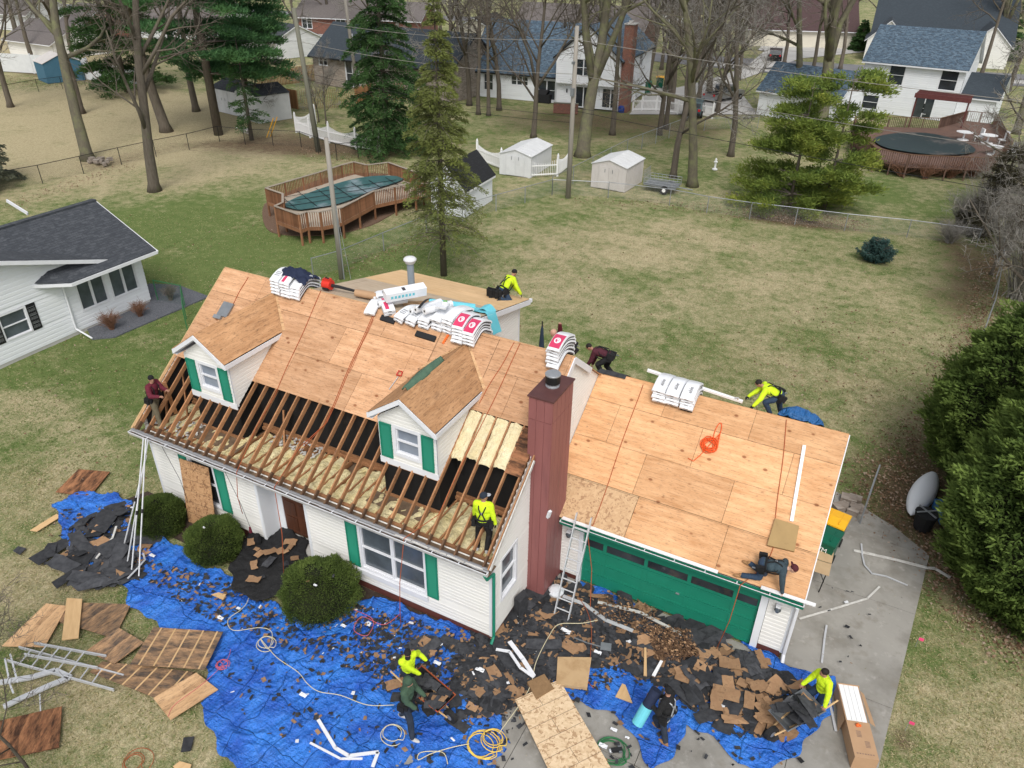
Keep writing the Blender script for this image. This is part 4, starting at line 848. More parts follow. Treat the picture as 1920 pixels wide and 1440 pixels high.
mb.prism([(-28.3,3.5,4.68),(-25.0,8.5,3.0),(-25.0,-5,7.45),(-28.3,-5,7.45)], (0,0,.05)); mb.prism([(-28.3,10.75,4.68),(-28.3,-5,4.68),(-32.6,-5,2.5),(-32.6,10.75,2.5)], (0,0,.05))
mb.prism([(-28.45,10.78,4.66),(-28.15,10.78,4.66),(-28.15,4,4.66),(-28.45,4,4.66)], (0,0,.09))
r = mb.build('roof', MT['shingle_dark'], nb); mb = MB()
mb.beam((-24.53,6.2,mz(-24.53)-.06),(-24.53,10.78,mz(-24.53)-.06),.05,.15); mb.beam((-24.53,6.22,mz(-24.53)-.06),(-25.5,5.12,2.84),.05,.14); mb.prism([(-24.6,6.2,2.66),(-24.6,10.6,2.66),(-25.5,10.6,2.66),(-25.5,5.3,2.66)], (0,0,.02))
mb.beam((-24.98,8.6,2.90),(-24.98,-5,7.38),.05,.17); mb.beam((-28.3,10.78,4.62),(-24.5,10.78,mz(-24.5)-.05),.05,.15); mb.build('fascia', MT['white_trim'], r)
mb = MB(); mb.tube([(-24.7,6.35,2.6),(-25.4,6.3,2.4),(-25.42,6.3,.3),(-24.4,6.3,.06)], .045, 6); mb.build('downspout', MT['white_trim'], nb)
mb = MB(); p1, p2 = G(0,416), G(25,421); mb.beam((-33.5,9.5,4.2),(-32.2,9.6,3.7),.06,.16); mb.build('far_fascia', MT['white_trim'], nb)
# ---- white gabled house behind the yards
h2, L2 = frame((1040,200), (1156,211), 'far_house', 'white two-storey house with mottled blue roof and tall brick chimney beyond the tree line', 'house')
zo = [(2.0,4.1,3.4,5.0,2), (1.9,3.1,.1,2.15,2), (4.9,6.7,.3,2.2,2)]
wallbox(h2, -10.6, 1.9, 0, 9.5, 3.0, 'blue_white_vinyl', ops=[(1.2,2.3,.8,2.5,1),(4.6,6.6,1.6,2.5,3),(7.9,9.9,.3,2.3,2)])
gable(h2, -10.9, 1.9, 4, 12.5, 3.05, 7.7, 'x', 'shingle_blue', trim='black_metal')
mb = MB(); lap(mb, (0,0,0), X_, -Y_, 2.5, 8.2, lambda z: 0 if z < 5.3 else (z-5.3)/3.0*L2/2, lambda z: L2 if z < 5.3 else L2 - (z-5.3)/3.0*L2/2, [(2.0,4.1,3.4,5.0)], ex=.2, off=.03)
lap(mb, (L2,0,0), Y_, X_, .1, 5.3, lambda z: 0, lambda z: 14, [(2.6,4.2,3.5,5.0),(8.2,9.6,3.5,5.0),(2.4,4.4,.4,2.3)], ex=.2, off=.03); lap(mb, (0,.5,0), X_, -Y_, .1, 2.5, lambda z: 0, lambda z: L2, [(2.2,3.9,.15,2.2),(5.2,7.0,.3,2.2)], ex=.2, off=.03); mb.face([(0,0,2.5),(L2,0,2.5),(L2,.5,2.5),(0,.5,2.5)]); mb.face([(0,0,2.5),(0,6,2.5),(0,6,5.3),(0,0,5.3)]); mb.face([(0,.5,0),(0,6,0),(0,6,5.3),(0,.5,5.3)])
mb.build('wall', MT['blue_white_vinyl'], h2)
for a in ((2.0,4.1,3.4,5.0),): winset(h2, (0,0,0), X_, -Y_, *a, cols=2)
for a in ((2.2,3.9,.15,2.2),(5.2,7.0,.3,2.2)): winset(h2, (0,.5,0), X_, -Y_, *a, cols=2, rail=False)
for a in ((2.6,4.2,3.5,5.0),(8.2,9.6,3.5,5.0),(2.4,4.4,.4,2.3)): winset(h2, (L2,0,0), Y_, X_, *a, cols=2)
gable(h2, 0, 0, L2, 14, 5.3, 8.3, 'y', 'shingle_blue', trim='black_metal', ov=.35, ro=.25)
mb = MB(); mb.prism([(L2+.02,.4,0),(L2+1.0,.4,0),(L2+1.0,1.9,0),(L2+.02,1.9,0)], (0,0,2.6)); mb.prism([(L2+.02,.4,2.6),(L2+1.0,.4,2.6),(L2+1.0,1.9,2.6),(L2+.02,1.9,2.6)], (0,0,5.9)); c_ = mb.build('chimney', MT['brick'], h2)
mb = MB(); mb.box(L2-.05,.3,8.5,L2+1.1,2.0,8.6); mb.box(L2+.3,.8,8.6,L2+.7,1.3,8.85,t=.2); mb.build('chimney_cap', MT['concrete_far'], c_)
mb = MB(); mb.box(1.1,.43,1.5,1.25,.5,1.9); mb.build('wall_lamp', MT['black_metal'], h2)
mb = MB(); mb.lathe((.1-1.6,6.6,7.3), [(.12,0),(.12,.7),(.18,.72),(.18,.85)], 8); mb.build('roof_vent', MT['black_metal'], h2)
mb = MB(); mb.box(L2/2-.35,-.05,6.7,L2/2+.35,-.035,7.4); mb.build('gable_vent', MT['white_trim'], h2)
for nm, px, lab, cat, sz, mt in (('grill_cover', (1020,192), 'black covered grill against the far white house', 'grill', (1.7,1.0,1.2), 'black_rubber'),):
    b = G(*px); mb = MB(); mb.prism([(b[0]-.8,b[1]-.4,0),(b[0]+.8,b[1]-.4,0),(b[0]+.8,b[1]+.4,0),(b[0]-.8,b[1]+.4,0)], (0,0,.9)); mb.prism([(b[0]-.8,b[1]-.4,.9),(b[0]-.8,b[1]+.4,.9),(b[0]-.6,b[1]+.2,1.35),(b[0]-.6,b[1]-.2,1.35)][::-1], (1.2,0,0)); mb.build(nm, MT[mt], loc=b, label=lab, cat=cat)
b = G(1062,215); w_ = thing('planter_wall', 'low brick garden wall with mossy cap beside the patio doors of the far white house', 'garden wall', b)
mb = MB(); mb.beam((b[0]-1.6,b[1]+.2,.5),(b[0]+.9,b[1]+.9,.5),.35,1.0); mb.build('wall', MT['brick'], w_); mb = MB(); mb.beam((b[0]-1.62,b[1]+.19,1.03),(b[0]+.92,b[1]+.91,1.03),.42,.06); mb.build('coping', MT['pole_green'], w_)
for px, lab in (((904,173),'black air-conditioner box at the left corner of the far white house'), ((937,178),'small black box under the three-pane window of the far white house')):
    b = G(*px); t_ = thing('air_conditioner', lab, 'air conditioner', b); mb = MB(); mb.box(b[0]-.4,b[1]-.4,0,b[0]+.4,b[1]+.4,.75); mb.build('casing', MT['black_metal'], t_); mb = MB(); mb.lathe((b[0],b[1],.75),[(.33,0),(.33,.04)],12); mb.build('fan_grille', MT['steel_grey'], t_)
b = G(1165,210); mb = MB(); mb.lathe((b[0],b[1],0), [(.35,0),(.38,.5),(.30,.62),(.05,.7)], 10); mb.build('barrel', mk('barrel_blue', (.01,.04,.22), rough=.5), loc=b, label='blue barrel at the foot of the tall brick chimney', cat='barrel')
# ---- white house on the right with mottled blue roof
h3, L3 = frame((1602,206), (1783,229), 'far_house', 'white two-storey house with pale blue roof behind the oval deck, upper right', 'house')
wallbox(h3, 0, 0, L3, 7.5, 5.4, 'blue_white_vinyl', ops=[(2.6,4.1,3.0,4.9,1),(7.6,9.2,3.0,4.9,1),(.6,2.2,.3,1.7,1),(5.8,7.2,.5,1.5,1)])
gable(h3, 0, 0, L3, 7.5, 5.4, 8.3, 'x', 'shingle_blue', ov=.5, trim='white_trim')
mb = MB(); mb.box(L3-3.9,-.06,.1,L3-3.0,-.02,2.2); mb.box(L3-2.9,-.05,.1,L3-2.1,-.02,2.2); mb.build('patio_door', MT['dark_glass'], h3)
wallbox(h3, L3, .8, L3+3.4, 7, 2.6, 'blue_white_vinyl'); gable(h3, L3, .8, L3+3.4, 7, 2.6, 4.4, 'x', 'shingle_grey', ov=.3)
h3b, Lb = frame((1418,214), (1500,228), 'garage_building', 'low white garage wing with blue roof behind the yellow-green pine', 'garage')
wallbox(h3b, 0, 0, 8.5, 6, 2.7, 'blue_white_vinyl'); gable(h3b, 0, 0, 8.5, 6, 2.7, 4.9, 'x', 'shingle_blue', ov=.4)
pg, Lp = frame((1700,246), (1780,256), 'pergola', 'dark red slatted pergola against the right-hand white house', 'pergola')
mb = MB()
for i in range(9): mb.box(i*.56, -.2, 3.3, i*.56+.1, 2.0, 3.5)
for i in range(5): mb.box(-.1, i*.55, 3.51, 4.7, i*.55+.12, 3.6)
mb.box(-.15,-.28,3.2,4.75,-.21,3.62); mb.build('slatted_top', mk('pergola_red', (.10,.03,.03), (.13,.045,.04), sc=3), pg)
for x in (0, 4.5): mb = MB(); mb.box(x,0,0,x+.14,.14,3.3); mb.build('post', MT['pergola_red'], pg)
# ---- stone ranch behind the spruces
h4, L4 = frame((592,157), (850,192), 'stone_house', 'stone ranch house with slate-grey roof behind the dark spruces', 'house')
wallbox(h4, 0, 0, L4, 9, 3.6, 'stone', ex=4, ops=[(1.0,2.3,2.3,3.3,2),(5.2,7.2,.3,3.1,2)]); gable(h4, 0, 0, L4, 9, 3.6, 6.6, 'x', 'shingle_grey', ov=.6, trim='black_metal', ge='stone')
for dx_ in (4.4, 7.6): mb = MB(); mb.box(dx_,2.2,5.1,dx_+.2,2.4,5.75); mb.build('roof_vent', MT['white_trim'], h4)
b = G(660,172); mb = MB(); mb.prism([G(605,150),G(645,143),G(690,155),G(680,163)], (0,0,.5)); mb.build('deck', MT['white_trim'], label='low white wooden deck in front of the stone house', cat='deck')
# ---- distant houses along the top edge
def far(a, b, lab, h, pk, dp, wm, rm, axis='x', ops=(), name='far_house', x0=0, **k):
    o, L_ = frame(a, b, name, lab, 'house', k.get('group')); wallbox(o, 0, 0, L_, dp, h, wm, ex=k.get('ex', .3), ops=ops, peak=pk if axis == 'y' else None); gable(o, 0, 0, L_, dp, h, pk, axis, rm, ov=.6, ge=wm); return o, L_
h5, L5 = far((555,62), (790,72), 'long red brick ranch house with pale grey-blue roof across the street, top left of centre', 3.0, 5.4, 10, 'brick', 'shingle_taupe', ex=4, ops=[(1.5,3.4,.9,2.6,2),(8.2,10,.6,2.6,2),(13.5,16.5,.9,2.5,2)])
h6, L6 = far((845,106), (935,112), 'cream-sided garage house with dark gable roof behind the bare trunks', 3.6, 5.6, 9, 'cream_door', 'shingle_black', 'y')
mb = MB(); mb.box(.8,-.06,.05,L6-1.0,-.02,2.6); mb.build('garage_door', MT['white_trim'], h6)
h7, L7 = far((960,84), (1200,100), 'brown brick ranch with wide taupe roof just beyond the far blue-roofed house', 3.0, 6.2, 12, 'brick_brown', 'shingle_taupe', ex=4, ops=[(3,5,.9,2.5,2),(12.5,16,.6,2.6,3)])
h8, L8 = far((1400,86), (1600,92), 'brown-roofed house with wide white garage door across the street', 3.2, 8.0, 11, 'cream_door', 'shingle_brown'); mb = MB(); mb.box(3.2,-.07,.05,12,-.02,2.9); mb.build('garage_door', MT['cream_door'], h8)
h9, L9 = far((1625,108), (1885,125), 'white house with broad dark grey roof and two front gables, top right', 3.2, 8.6, 14, 'white_vinyl', 'shingle_grey')
for x in (-.5, L9-6.2): wallbox(h9, x, -3.5, x+5.6, 2, 3.2, 'white_vinyl', ex=.3, peak=5.8); gable(h9, x, -3.5, x+5.6, 4, 3.2, 5.8, 'y', 'shingle_grey', ov=.4)
far((20,100), (105,112), 'dark-roofed bungalow behind the long white fence, top left corner', 2.2, 4.4, 9, 'white_vinyl', 'shingle_taupe'); far((118,92), (160,98), 'small red brick house between bare trunks, upper left', 3.4, 6.2, 9, 'brick', 'shingle_taupe', ex=4)
far((250,70), (420,78), 'pale grey house hidden behind the big white pine', 3.0, 5.6, 10, 'shed_white', 'shingle_taupe'); far((455,100),(520,112), 'low house with steel-blue roof glimpsed beside the white pine', 2.6, 4.4, 8, 'shed_white', 'shingle_dark')
far((1180,40),(1300,46), 'white house with red trim seen through the bare trunks', 3.2, 5.5, 9, 'shed_white', 'shingle_taupe'); far((-40,52),(60,60), 'grey house at the top left corner', 3, 5.6, 9, 'shed_white', 'shingle_taupe')
# ---- sheds
def shed(a, b, dp, h, pk, axis, wm, rm, lab, ribs=True, door=False, doorsplit=True):
    o, L_ = frame(a, b, 'shed', lab, 'shed'); mb = MB()
    if axis == 'y': pf = [(0,0,0),(L_,0,0),(L_,0,h),(L_/2,0,pk),(0,0,h)]
    else: pf = [(0,0,0),(L_,0,0),(L_,0,h),(0,0,h)]
    if axis == 'y': mb.prism(pf, (0,dp,0))
    else: mb.prism([(0,0,0),(0,dp,0),(0,dp,h),(0,dp/2,pk),(0,0,h)], (L_,0,0))
    if ribs:
        n = int(L_/.3)
        for i in range(n+1):
            zt = h if axis == 'x' else h + (pk-h)*(1-abs(2*i/n-1)) - .06
            mb.box(L_*i/n-.02,-.02,0,L_*i/n+.02,0,zt-.03)
        for i in range(int(dp/.3)+1): mb.box(L_,i*.3,0,L_+.02,i*.3+.04,h-.03)
    mb.build('wall', MT[wm], o); mb = MB(); ov = .08
    if axis == 'y':
        for s_ in (0, 1):
            x = -ov if s_ == 0 else L_+ov; z_ = h - ov*(pk-h)/(L_/2)
            mb.prism([(L_/2,-ov,pk+.01),(x,-ov,z_+.01),(x,dp+ov,z_+.01),(L_/2,dp+ov,pk+.01)], (0,0,.04))
            for k in range(int(dp/.6)+1): y = min(k*.6, dp-.04); mb.prism([(L_/2,y,pk+.05),(x,y,z_+.05),(x,y+.03,z_+.05),(L_/2,y+.03,pk+.05)], (0,0,.02))
    else:
        for s_ in (0, 1):
            y = -ov if s_ == 0 else dp+ov; z_ = h - ov*(pk-h)/(dp/2); mb.prism([(-ov,dp/2,pk+.01),(-ov,y,z_+.01),(L_+ov,y,z_+.01),(L_+ov,dp/2,pk+.01)], (0,0,.04))
    mb.build('roof', MT[rm], o)
    if door:
        mb = MB(); c = L_/2
        for a_, b_ in ((c-.75, c-.01), (c+.01, c+.75)): mb.box(a_,-.05,.05,b_,-.025,h-.08)
        mb.box(c-.82,-.045,.02,c-.76,-.02,h-.05); mb.box(c+.76,-.045,.02,c+.82,-.02,h-.05); d = mb.build('door', MT[wm], o); mb = MB()
        for x in (c-.3, c+.3): mb.box(x-.02,-.08,1.25,x+.02,-.05,1.5)
        mb.build('handle', MT['steel_grey'], d)
    return o
shed((1108,350), (1171,361), 3.4, 1.75, 2.15, 'y', 'shed_tan', 'shed_white', 'pale tan metal shed with two sliding doors, next to the wire trailer', door=True)
shed((937,326), (995,334), 4.3, 1.6, 2.0, 'y', 'shed_white', 'shed_white', 'white metal shed with ribbed roof behind the curved picket fence', door=True)
ph, Lh = frame((810,398), (872,408), 'garden_building', 'white clapboard shed with black shingle roof behind the tall spruce', 'shed')
wallbox(ph, 0, 0, Lh, 4.2, 1.95, 'blue_white_vinyl', ex=.12, peak=3.3, ops=[(.9,1.7,.9,1.6,1)]); gable(ph, 0, 0, Lh, 4.2, 1.95, 3.3, 'y', 'shingle_black', ov=.2, ro=.2)
shed((402,207), (447,218), 4.0, 2.3, 3.0, 'x', 'shed_white', 'shingle_dark', 'white double-door shed under the left pine', ribs=False, door=True)
shed((487,232), (548,222), 4.0, 2.5, 3.2, 'x', 'shed_white', 'shingle_dark', 'grey-white garden shed beneath the pine branches', ribs=False)
shed((90,157), (160,150), 3.6, 2.2, 3.1, 'y', 'blue_shed', 'shed_tan', 'blue shed with pale roof at the far end of the left yard', ribs=False)
# ---- fences
def chainlink(pix, h, rail, mesh, lab, pr=.03, sp=3.0, pts=None, top=True):
    P = pts if pts is not None else [G(*p) for p in pix]; o = thing('chain_fence', lab, 'fence', P[0]); mb = MB(); me = MB(); n_ = 0
    for a, b in zip(P, P[1:]):
        a, b = Vector(a), Vector(b); L_ = (b-a).length; k = max(1, round(L_/sp))
        if top: mb.tube([a+Vector((0,0,h)), b+Vector((0,0,h))], pr*.8, 6)
        me.face([a+Vector((0,0,.03)), b+Vector((0,0,.03)), b+Vector((0,0,h)), a+Vector((0,0,h))])
        for i in range(k + (1 if b is P[-1] or np.allclose(b, P[-1]) else 0)):
            c = a + (b-a)*i/k; pb = MB(); pb.tube([(c.x,c.y,-.05),(c.x,c.y,h+.03)], pr, 6); pb.build('post', MT[rail], o)
    if top: mb.build('top_rail', MT[rail], o)
    me.build('mesh', MT[mesh], o); return o
chainlink([(1035,365),(1140,370),(1255,384),(1325,398),(1405,410),(1490,420),(1583,432),(1700,444),(1830,462)], 1.1, 'galv', 'wire_grey', 'grey chain-link fence along the rear lot line behind the big lawn')
chainlink([(588,520),(640,505),(720,470),(800,436),(930,395),(1035,365)], 1.1, 'galv', 'wire_grey', 'grey chain-link side fence running back past the spruce trunk')
chainlink([(1035,365),(1110,325),(1175,290),(1300,240)], 1.3, 'galv', 'wire_grey', 'grey chain-link fence climbing between the two metal sheds')
chainlink([(-40,366),(80,343),(157,325),(228,308),(293,293),(355,280),(412,265),(460,270),(565,275),(632,300),(672,296)], 1.3, 'black_metal', 'wire_dark', 'dark chain-link fence round the left back yard')
chainlink([(-30,190),(18,182),(73,172),(160,160)], 1.3, 'black_metal', 'wire_dark', 'dark chain-link fence in front of the leaf bank, upper left')
chainlink([(1320,244),(1420,240)], 1.1, 'galv', 'wire_grey', 'short chain-link fence by the far parked cars')
gm_ = chainlink(None, 1.1, 'hose_green', 'wire_green', 'green chain-link fence beside the neighbour\'s picture window', pts=[(-25.3,10.7,0),(-23.6,10.9,0),(-21.3,9.0,0)], sp=1.3, pr=.025)
chainlink(None, 1.2, 'galv', 'wire_grey', 'chain-link fence along the right leaf strip, partly behind the bare tree', pts=[tuple(G(1832,655)), tuple(G(1852,600)), tuple(G(1868,520)), tuple(G(1872,470))])
def picket(pix, lab, h=1.15, dip=.28, pts=None, gate=None):
    P = [Vector(G(*p)) for p in pix]; o = thing('picket_fence', lab, 'fence', P[0])
    for i, (a, b) in enumerate(zip(P, P[1:])):
        L_ = (b-a).length; mb = MB(); k = int(L_/.14); d = (b-a).normalized()
        for j in range(1, k):
            t = j/k; c = a + (b-a)*t; hh = h - dip*math.sin(math.pi*t)*.9; mb.beam((c.x,c.y,.08),(c.x,c.y,hh),.075,.022, up=d)
        mb.beam(a+Vector((0,0,.2)), b+Vector((0,0,.2)), .04, .1); mb.beam(a+Vector((0,0,h-dip-.12)), b+Vector((0,0,h-dip-.12)), .04, .08); mb.build('picket_panel', MT['white_plastic'], o)
    for p in P: mb = MB(); mb.box(p.x-.07,p.y-.07,-.05,p.x+.07,p.y+.07,h+.2); mb.lathe((p.x,p.y,h+.2),[(.10,0),(.10,.03),(.04,.06),(.07,.12),(.02,.2)],8); mb.build('post', MT['white_plastic'], o)
    return o
picket([(592,232),(556,248),(582,258),(618,267),(668,279),(712,285)], 'white scalloped picket fence left of the dark spruce', h=1.45, dip=.4)
picket([(895,300),(940,318),(992,333),(1045,330),(1068,312)], 'white scalloped picket fence curving round the ribbed metal shed', h=1.35, dip=.35)
picket([(1186,208),(1203,208),(1230,208),(1270,214),(1300,215),(1335,222)], 'white picket fence and gate across the far concrete drive', h=1.2, dip=.05)
fo = thing('wooden_fence', 'tan cedar board fence in front of the stone house', 'fence', G(490,192))
for a, b in (((484,190),(560,205)), ((560,205),(668,200)), ((668,200),(700,190)), ((600,150),(484,165)), ((700,190),(760,185))):
    a, b = Vector(G(*a)), Vector(G(*b)); L_ = (b-a).length; k = int(L_/.2); d = (b-a).normalized(); mb = MB()
    for j in range(k): c = a + (b-a)*(j+.5)/k; mb.beam((c.x,c.y,.0),(c.x,c.y,1.9),.19,.03, up=d)
    mb.build('board_panel', MT['fence_cedar'], fo)
wf = thing('panel_fence', 'long solid white panel fence at the far left', 'fence', G(0,135)); wp = [(-60,128),(0,134),(65,138),(135,142),(170,146)]
for a, b in zip(wp, wp[1:]): a, b = Vector(G(*a)), Vector(G(*b)); mb = MB(); mb.beam(a+Vector((0,0,1.15)), b+Vector((0,0,1.15)), .06, 2.2); mb.build('panel', MT['shed_white'], wf); mb = MB(); mb.box(b.x-.08,b.y-.08,0,b.x+.08,b.y+.08,2.4); mb.build('post', MT['shed_white'], wf)
wf2 = thing('panel_fence', 'white solid fence stretch right of the blue shed', 'fence', G(190,160)); a, b = Vector(G(150,148)), Vector(G(262,158)); mb = MB(); mb.beam(a+Vector((0,0,.95)), b+Vector((0,0,.95)), .06, 1.9); mb.build('panel', MT['shed_white'], wf2)
# ---- oval pool with timber deck
def railing(parent, P, z0, h, closed, mt='deck_wood', cap='deck_rail_grey', gap=.13, posts=True):
    n = len(P); rg = n if closed else n-1
    for i in range(rg):
        a, b = Vector(P[i]), Vector(P[(i+1)%n]); L_ = (b-a).length; d = (b-a).normalized(); k = max(1, int(L_/gap)); mb = MB()
        for j in range(k): c = a + (b-a)*(j+.5)/k; mb.beam((c.x,c.y,z0-.22),(c.x,c.y,z0+h),.075,.025, up=d)
        mb.build('baluster_panel', MT[mt], parent); mb = MB(); z = Vector((0,0,z0+h+.015)); mb.beam(a+z, b+z, .15, .035); mb.build('top_rail', MT[cap], parent)
        if posts:
            kk = max(1, round(L_/1.6))
            for j in range(kk): c = a + (b-a)*j/kk; mb = MB(); mb.box(c.x-.05,c.y-.05,-.05,c.x+.05,c.y+.05,z0+h); mb.build('post', MT[mt], parent)
pool = thing('pool', 'oval above-ground pool with green winter cover inside a timber deck railing', 'pool', (-26.3,26,0))
rz_ = 1.9; rail_px = [(498,352),(600,322),(640,309),(663,303),(688,309),(728,304),(778,322),(808,345),(778,342),(700,358),(640,389),(600,397),(574,397),(560,402),(515,386),(530,379),(530,363)]
RP = [G(*p, z=1.9) for p in rail_px]; RP = [(p[0], p[1], 0) for p in RP]; mb = MB()
mb.prism([(p[0],p[1],.92) for p in RP], (0,0,.06)); mb.build('deck', MT['deck_board'], pool)
railing(pool, RP, .98, .9, True); mb = MB()
for i in range(len(RP)): a, b = Vector(RP[i]), Vector(RP[(i+1)%len(RP)]); mb.beam(a+Vector((0,0,.86)), b+Vector((0,0,.86)), .05, .22)
mb.build('rim_joist', MT['deck_wood'], pool)
cvp = [(522,383),(556,394),(575,392),(642,382),(700,355),(766,335),(738,328),(675,331),(600,353)]; CV = [G(*p, z=1.12) for p in cvp]
def smoothpoly(P, n=3):
    P = [np.array(p, float) for p in P]
    for _ in range(n): P = [q for a, b in zip(P, P[1:]+P[:1]) for q in (a*.75+b*.25, a*.25+b*.75)]
    return P
CVs = smoothpoly(CV); mb = MB(); cc = sum(CVs)/len(CVs); nn_ = len(CVs); rings = [(1,0),(.93,-.03),(.7,-.06),(.4,-.08)]; vs = [cc + (p-cc)*r_ + np.array([0,0,z_]) for r_, z_ in rings for p in CVs] + [cc + np.array([0,0,-.09])]
mb.add(vs, [(i*nn_+j, i*nn_+(j+1)%nn_, (i+1)*nn_+(j+1)%nn_, (i+1)*nn_+j) for i in range(3) for j in range(nn_)] + [(3*nn_+j, 3*nn_+(j+1)%nn_, 4*nn_) for j in range(nn_)])
mb.build('cover', MT['pool_cover'], pool, smooth=True); mb = MB(); us = Vector(CV[4]) - Vector(CV[0]); us.normalize()
for k in range(-3,4):
    v_ = Vector((-us.y, us.x, 0)); c = Vector(cc) + us*k*1.3; mb.beam(c - v_*1.9 + Vector((0,0,-.02)), c + v_*1.9 + Vector((0,0,-.02)), .04, .02)
for k in (-1,0,1): c = Vector(cc) + Vector((-us.y, us.x, 0))*k*1.0; mb.beam(c - us*4.3 + Vector((0,0,-.02)), c + us*4.3 + Vector((0,0,-.02)), .04, .02)
mb.build('cover_strap', MT['black_rubber'], pool)
mb = MB(); mb.prism([p - np.array([0,0,1.0]) for p in [cc + (p_-cc)*1.0 for p_ in CVs]], (0,0,.70)); mb.build('pool_wall', MT['shed_white'], pool)
b = G(545,428); mb = MB()
for k in range(2): mb.cbox((b[0]+.0, b[1]+.25*k, .2+.25*k), (.9,.28,.05), .35)
mb.build('steps', MT['pole_green'], pool)
ml = smoothpoly([G(*p) for p in [(490,395),(496,428),(520,440),(600,443),(690,428),(745,395),(800,372),(780,330),(640,320),(500,375)]], 2)
mb = MB(); mb.prism([(p[0],p[1],-.04) for p in ml], (0,0,.05)); mb.build('mulch_bed', MT['pine_bark_mulch'], kind='structure')
# ---- second pool on the right
dk = thing('pool', 'dark round covered pool in a red timber deck before the right-hand white house', 'pool', G(1740,300))
dp_ = [(1600,268),(1640,300),(1700,312),(1850,318),(1892,285),(1862,232),(1810,226),(1760,240),(1600,236)]; DP = [tuple(G(*p, z=.9)[:2]) + (0,) for p in dp_]
mb = MB(); mb.prism([(p[0],p[1],.8) for p in DP], (0,0,.08)); mb.build('deck', mk('deck_red', (.17,.10,.075), (.12,.075,.06), sc=1.5, tone=.3), dk); railing(dk, DP, .9, .9, True, gap=.17, cap='lumber_dark', mt='deck_red')
cv = smoothpoly([G(*p, z=1.0) for p in [(1632,258),(1690,248),(1750,250),(1815,268),(1838,288),(1760,292),(1690,284),(1650,275)]], 3)
mb = MB(); mb.prism([tuple(p) for p in cv], (0,0,.04)); mb.build('cover', MT['pool_cover_dark'], dk)
for px, lab in (((1805,262),'white round patio table on the far red deck'), ((1850,268),'white plastic lounge furniture on the far red deck'), ((1862,290),'white folded cover at the corner of the far red deck')):
    b = G(*px, z=.88); t_ = thing('patio_furniture', lab, 'furniture', b); mb = MB(); mb.lathe(tuple(b), [(.5,.0),(.45,.05),(.08,.08),(.08,.62),(.7,.66),(.7,.7)], 14); mb.build('table_top', MT['white_plastic'], t_)
    mb = MB(); mb.cbox((b[0]+1.2,b[1]+.3,b[2]+.35),(.6,.6,.08),.4); mb.cbox((b[0]+1.4,b[1]+.5,b[2]+.7),(.1,.6,.7),.4)
    for i in (-.25,.25):
        for j in (-.25,.25): mb.box(b[0]+1.2+i-.03,b[1]+.3+j-.03,b[2],b[0]+1.2+i+.03,b[1]+.3+j+.03,b[2]+.33)
    mb.build('chair_shell', MT['white_plastic'], t_)
# ---- utility poles and wires
def pole(b, h, r, mt, lab, arm=False, lean=(0,0)):
    o = thing('utility_pole', lab, 'pole', b); mb = MB(); mb.tube([(b[0],b[1],-.1),(b[0]+lean[0]*.5,b[1]+lean[1]*.5,h/2),(b[0]+lean[0],b[1]+lean[1],h)], [r,r*.85,r*.7], 10); mb.build('pole', MT[mt], o, smooth=True)
    if arm: mb = MB(); mb.box(b[0]-.12,b[1]-.3,h*.62,b[0]+.12,b[1]-.1,h*.62+.5); mb.box(b[0]-.05,b[1]-.5,h*.8,b[0]+.05,b[1]-.05,h*.8+.15); mb.build('transformer_bracket', MT['steel_grey'], o)
    return b[0]+lean[0], b[1]+lean[1], h
b1 = G(641,521); t1 = pole(b1, HT(b1,258), .155, 'pole_wood', 'weathered grey utility pole standing between the house and the pool'); mb = MB(); mb.tube([(b1[0]+.18,b1[1]-.02,-.05),(b1[0]+.15,b1[1]-.02,t1[2]*.55)], .035, 6); mb.tube([(b1[0]+.45,b1[1]+.2,-.05),(b1[0]+.03,b1[1],t1[2]*.6)], .018, 4); mb.build('guy_wire', MT['galv'], bpy.data.objects['utility_pole'])
b2 = G(1065,370); t2 = pole(b2, 11.2, .19, 'pole_wood', 'tall pale utility pole beside the far metal sheds', arm=True)
b3 = G(597,283); t3 = pole(b3, 11.0, .24, 'pole_green', 'greenish utility pole by the scalloped picket fence', lean=(-.8,0))
b4 = G(672,180); t4 = pole(b4, 13.5, .22, 'pole_wood', 'slim leaning pole in front of the stone house', lean=(-.9,0))
b5 = G(752,170); t5 = pole(b5, 15, .24, 'pole_wood', 'pale straight pole rising beside the dark spruce')
wires = [((t3[0],t3[1],10.3), (t2[0],t2[1],10.4), .5), ((t3[0],t3[1],8.6), (t2[0],t2[1],8.3), .5), ((t2[0],t2[1],10.4), (26,33,9.6), .5), ((t2[0],t2[1],8.3), (26,33,7.2), .5), ((t2[0],t2[1],6.0), (26,33,4.9), .3), ((t3[0],t3[1],6.3), (t2[0],t2[1],5.6), .4), ((t3[0],t3[1],5.8), (t2[0],t2[1],5.2), .5), ((t3[0],t3[1],8.6), (-80,30,9), .6), ((t4[0],t4[1],9), (t3[0],t3[1],9), .3), ((t1[0],t1[1],7.2), (-42,20,7.0), .5)]
wires[-1] = ((b2[0],b2[1],6.2), (b2[0]+4,b2[1]-1,6.5), .1)
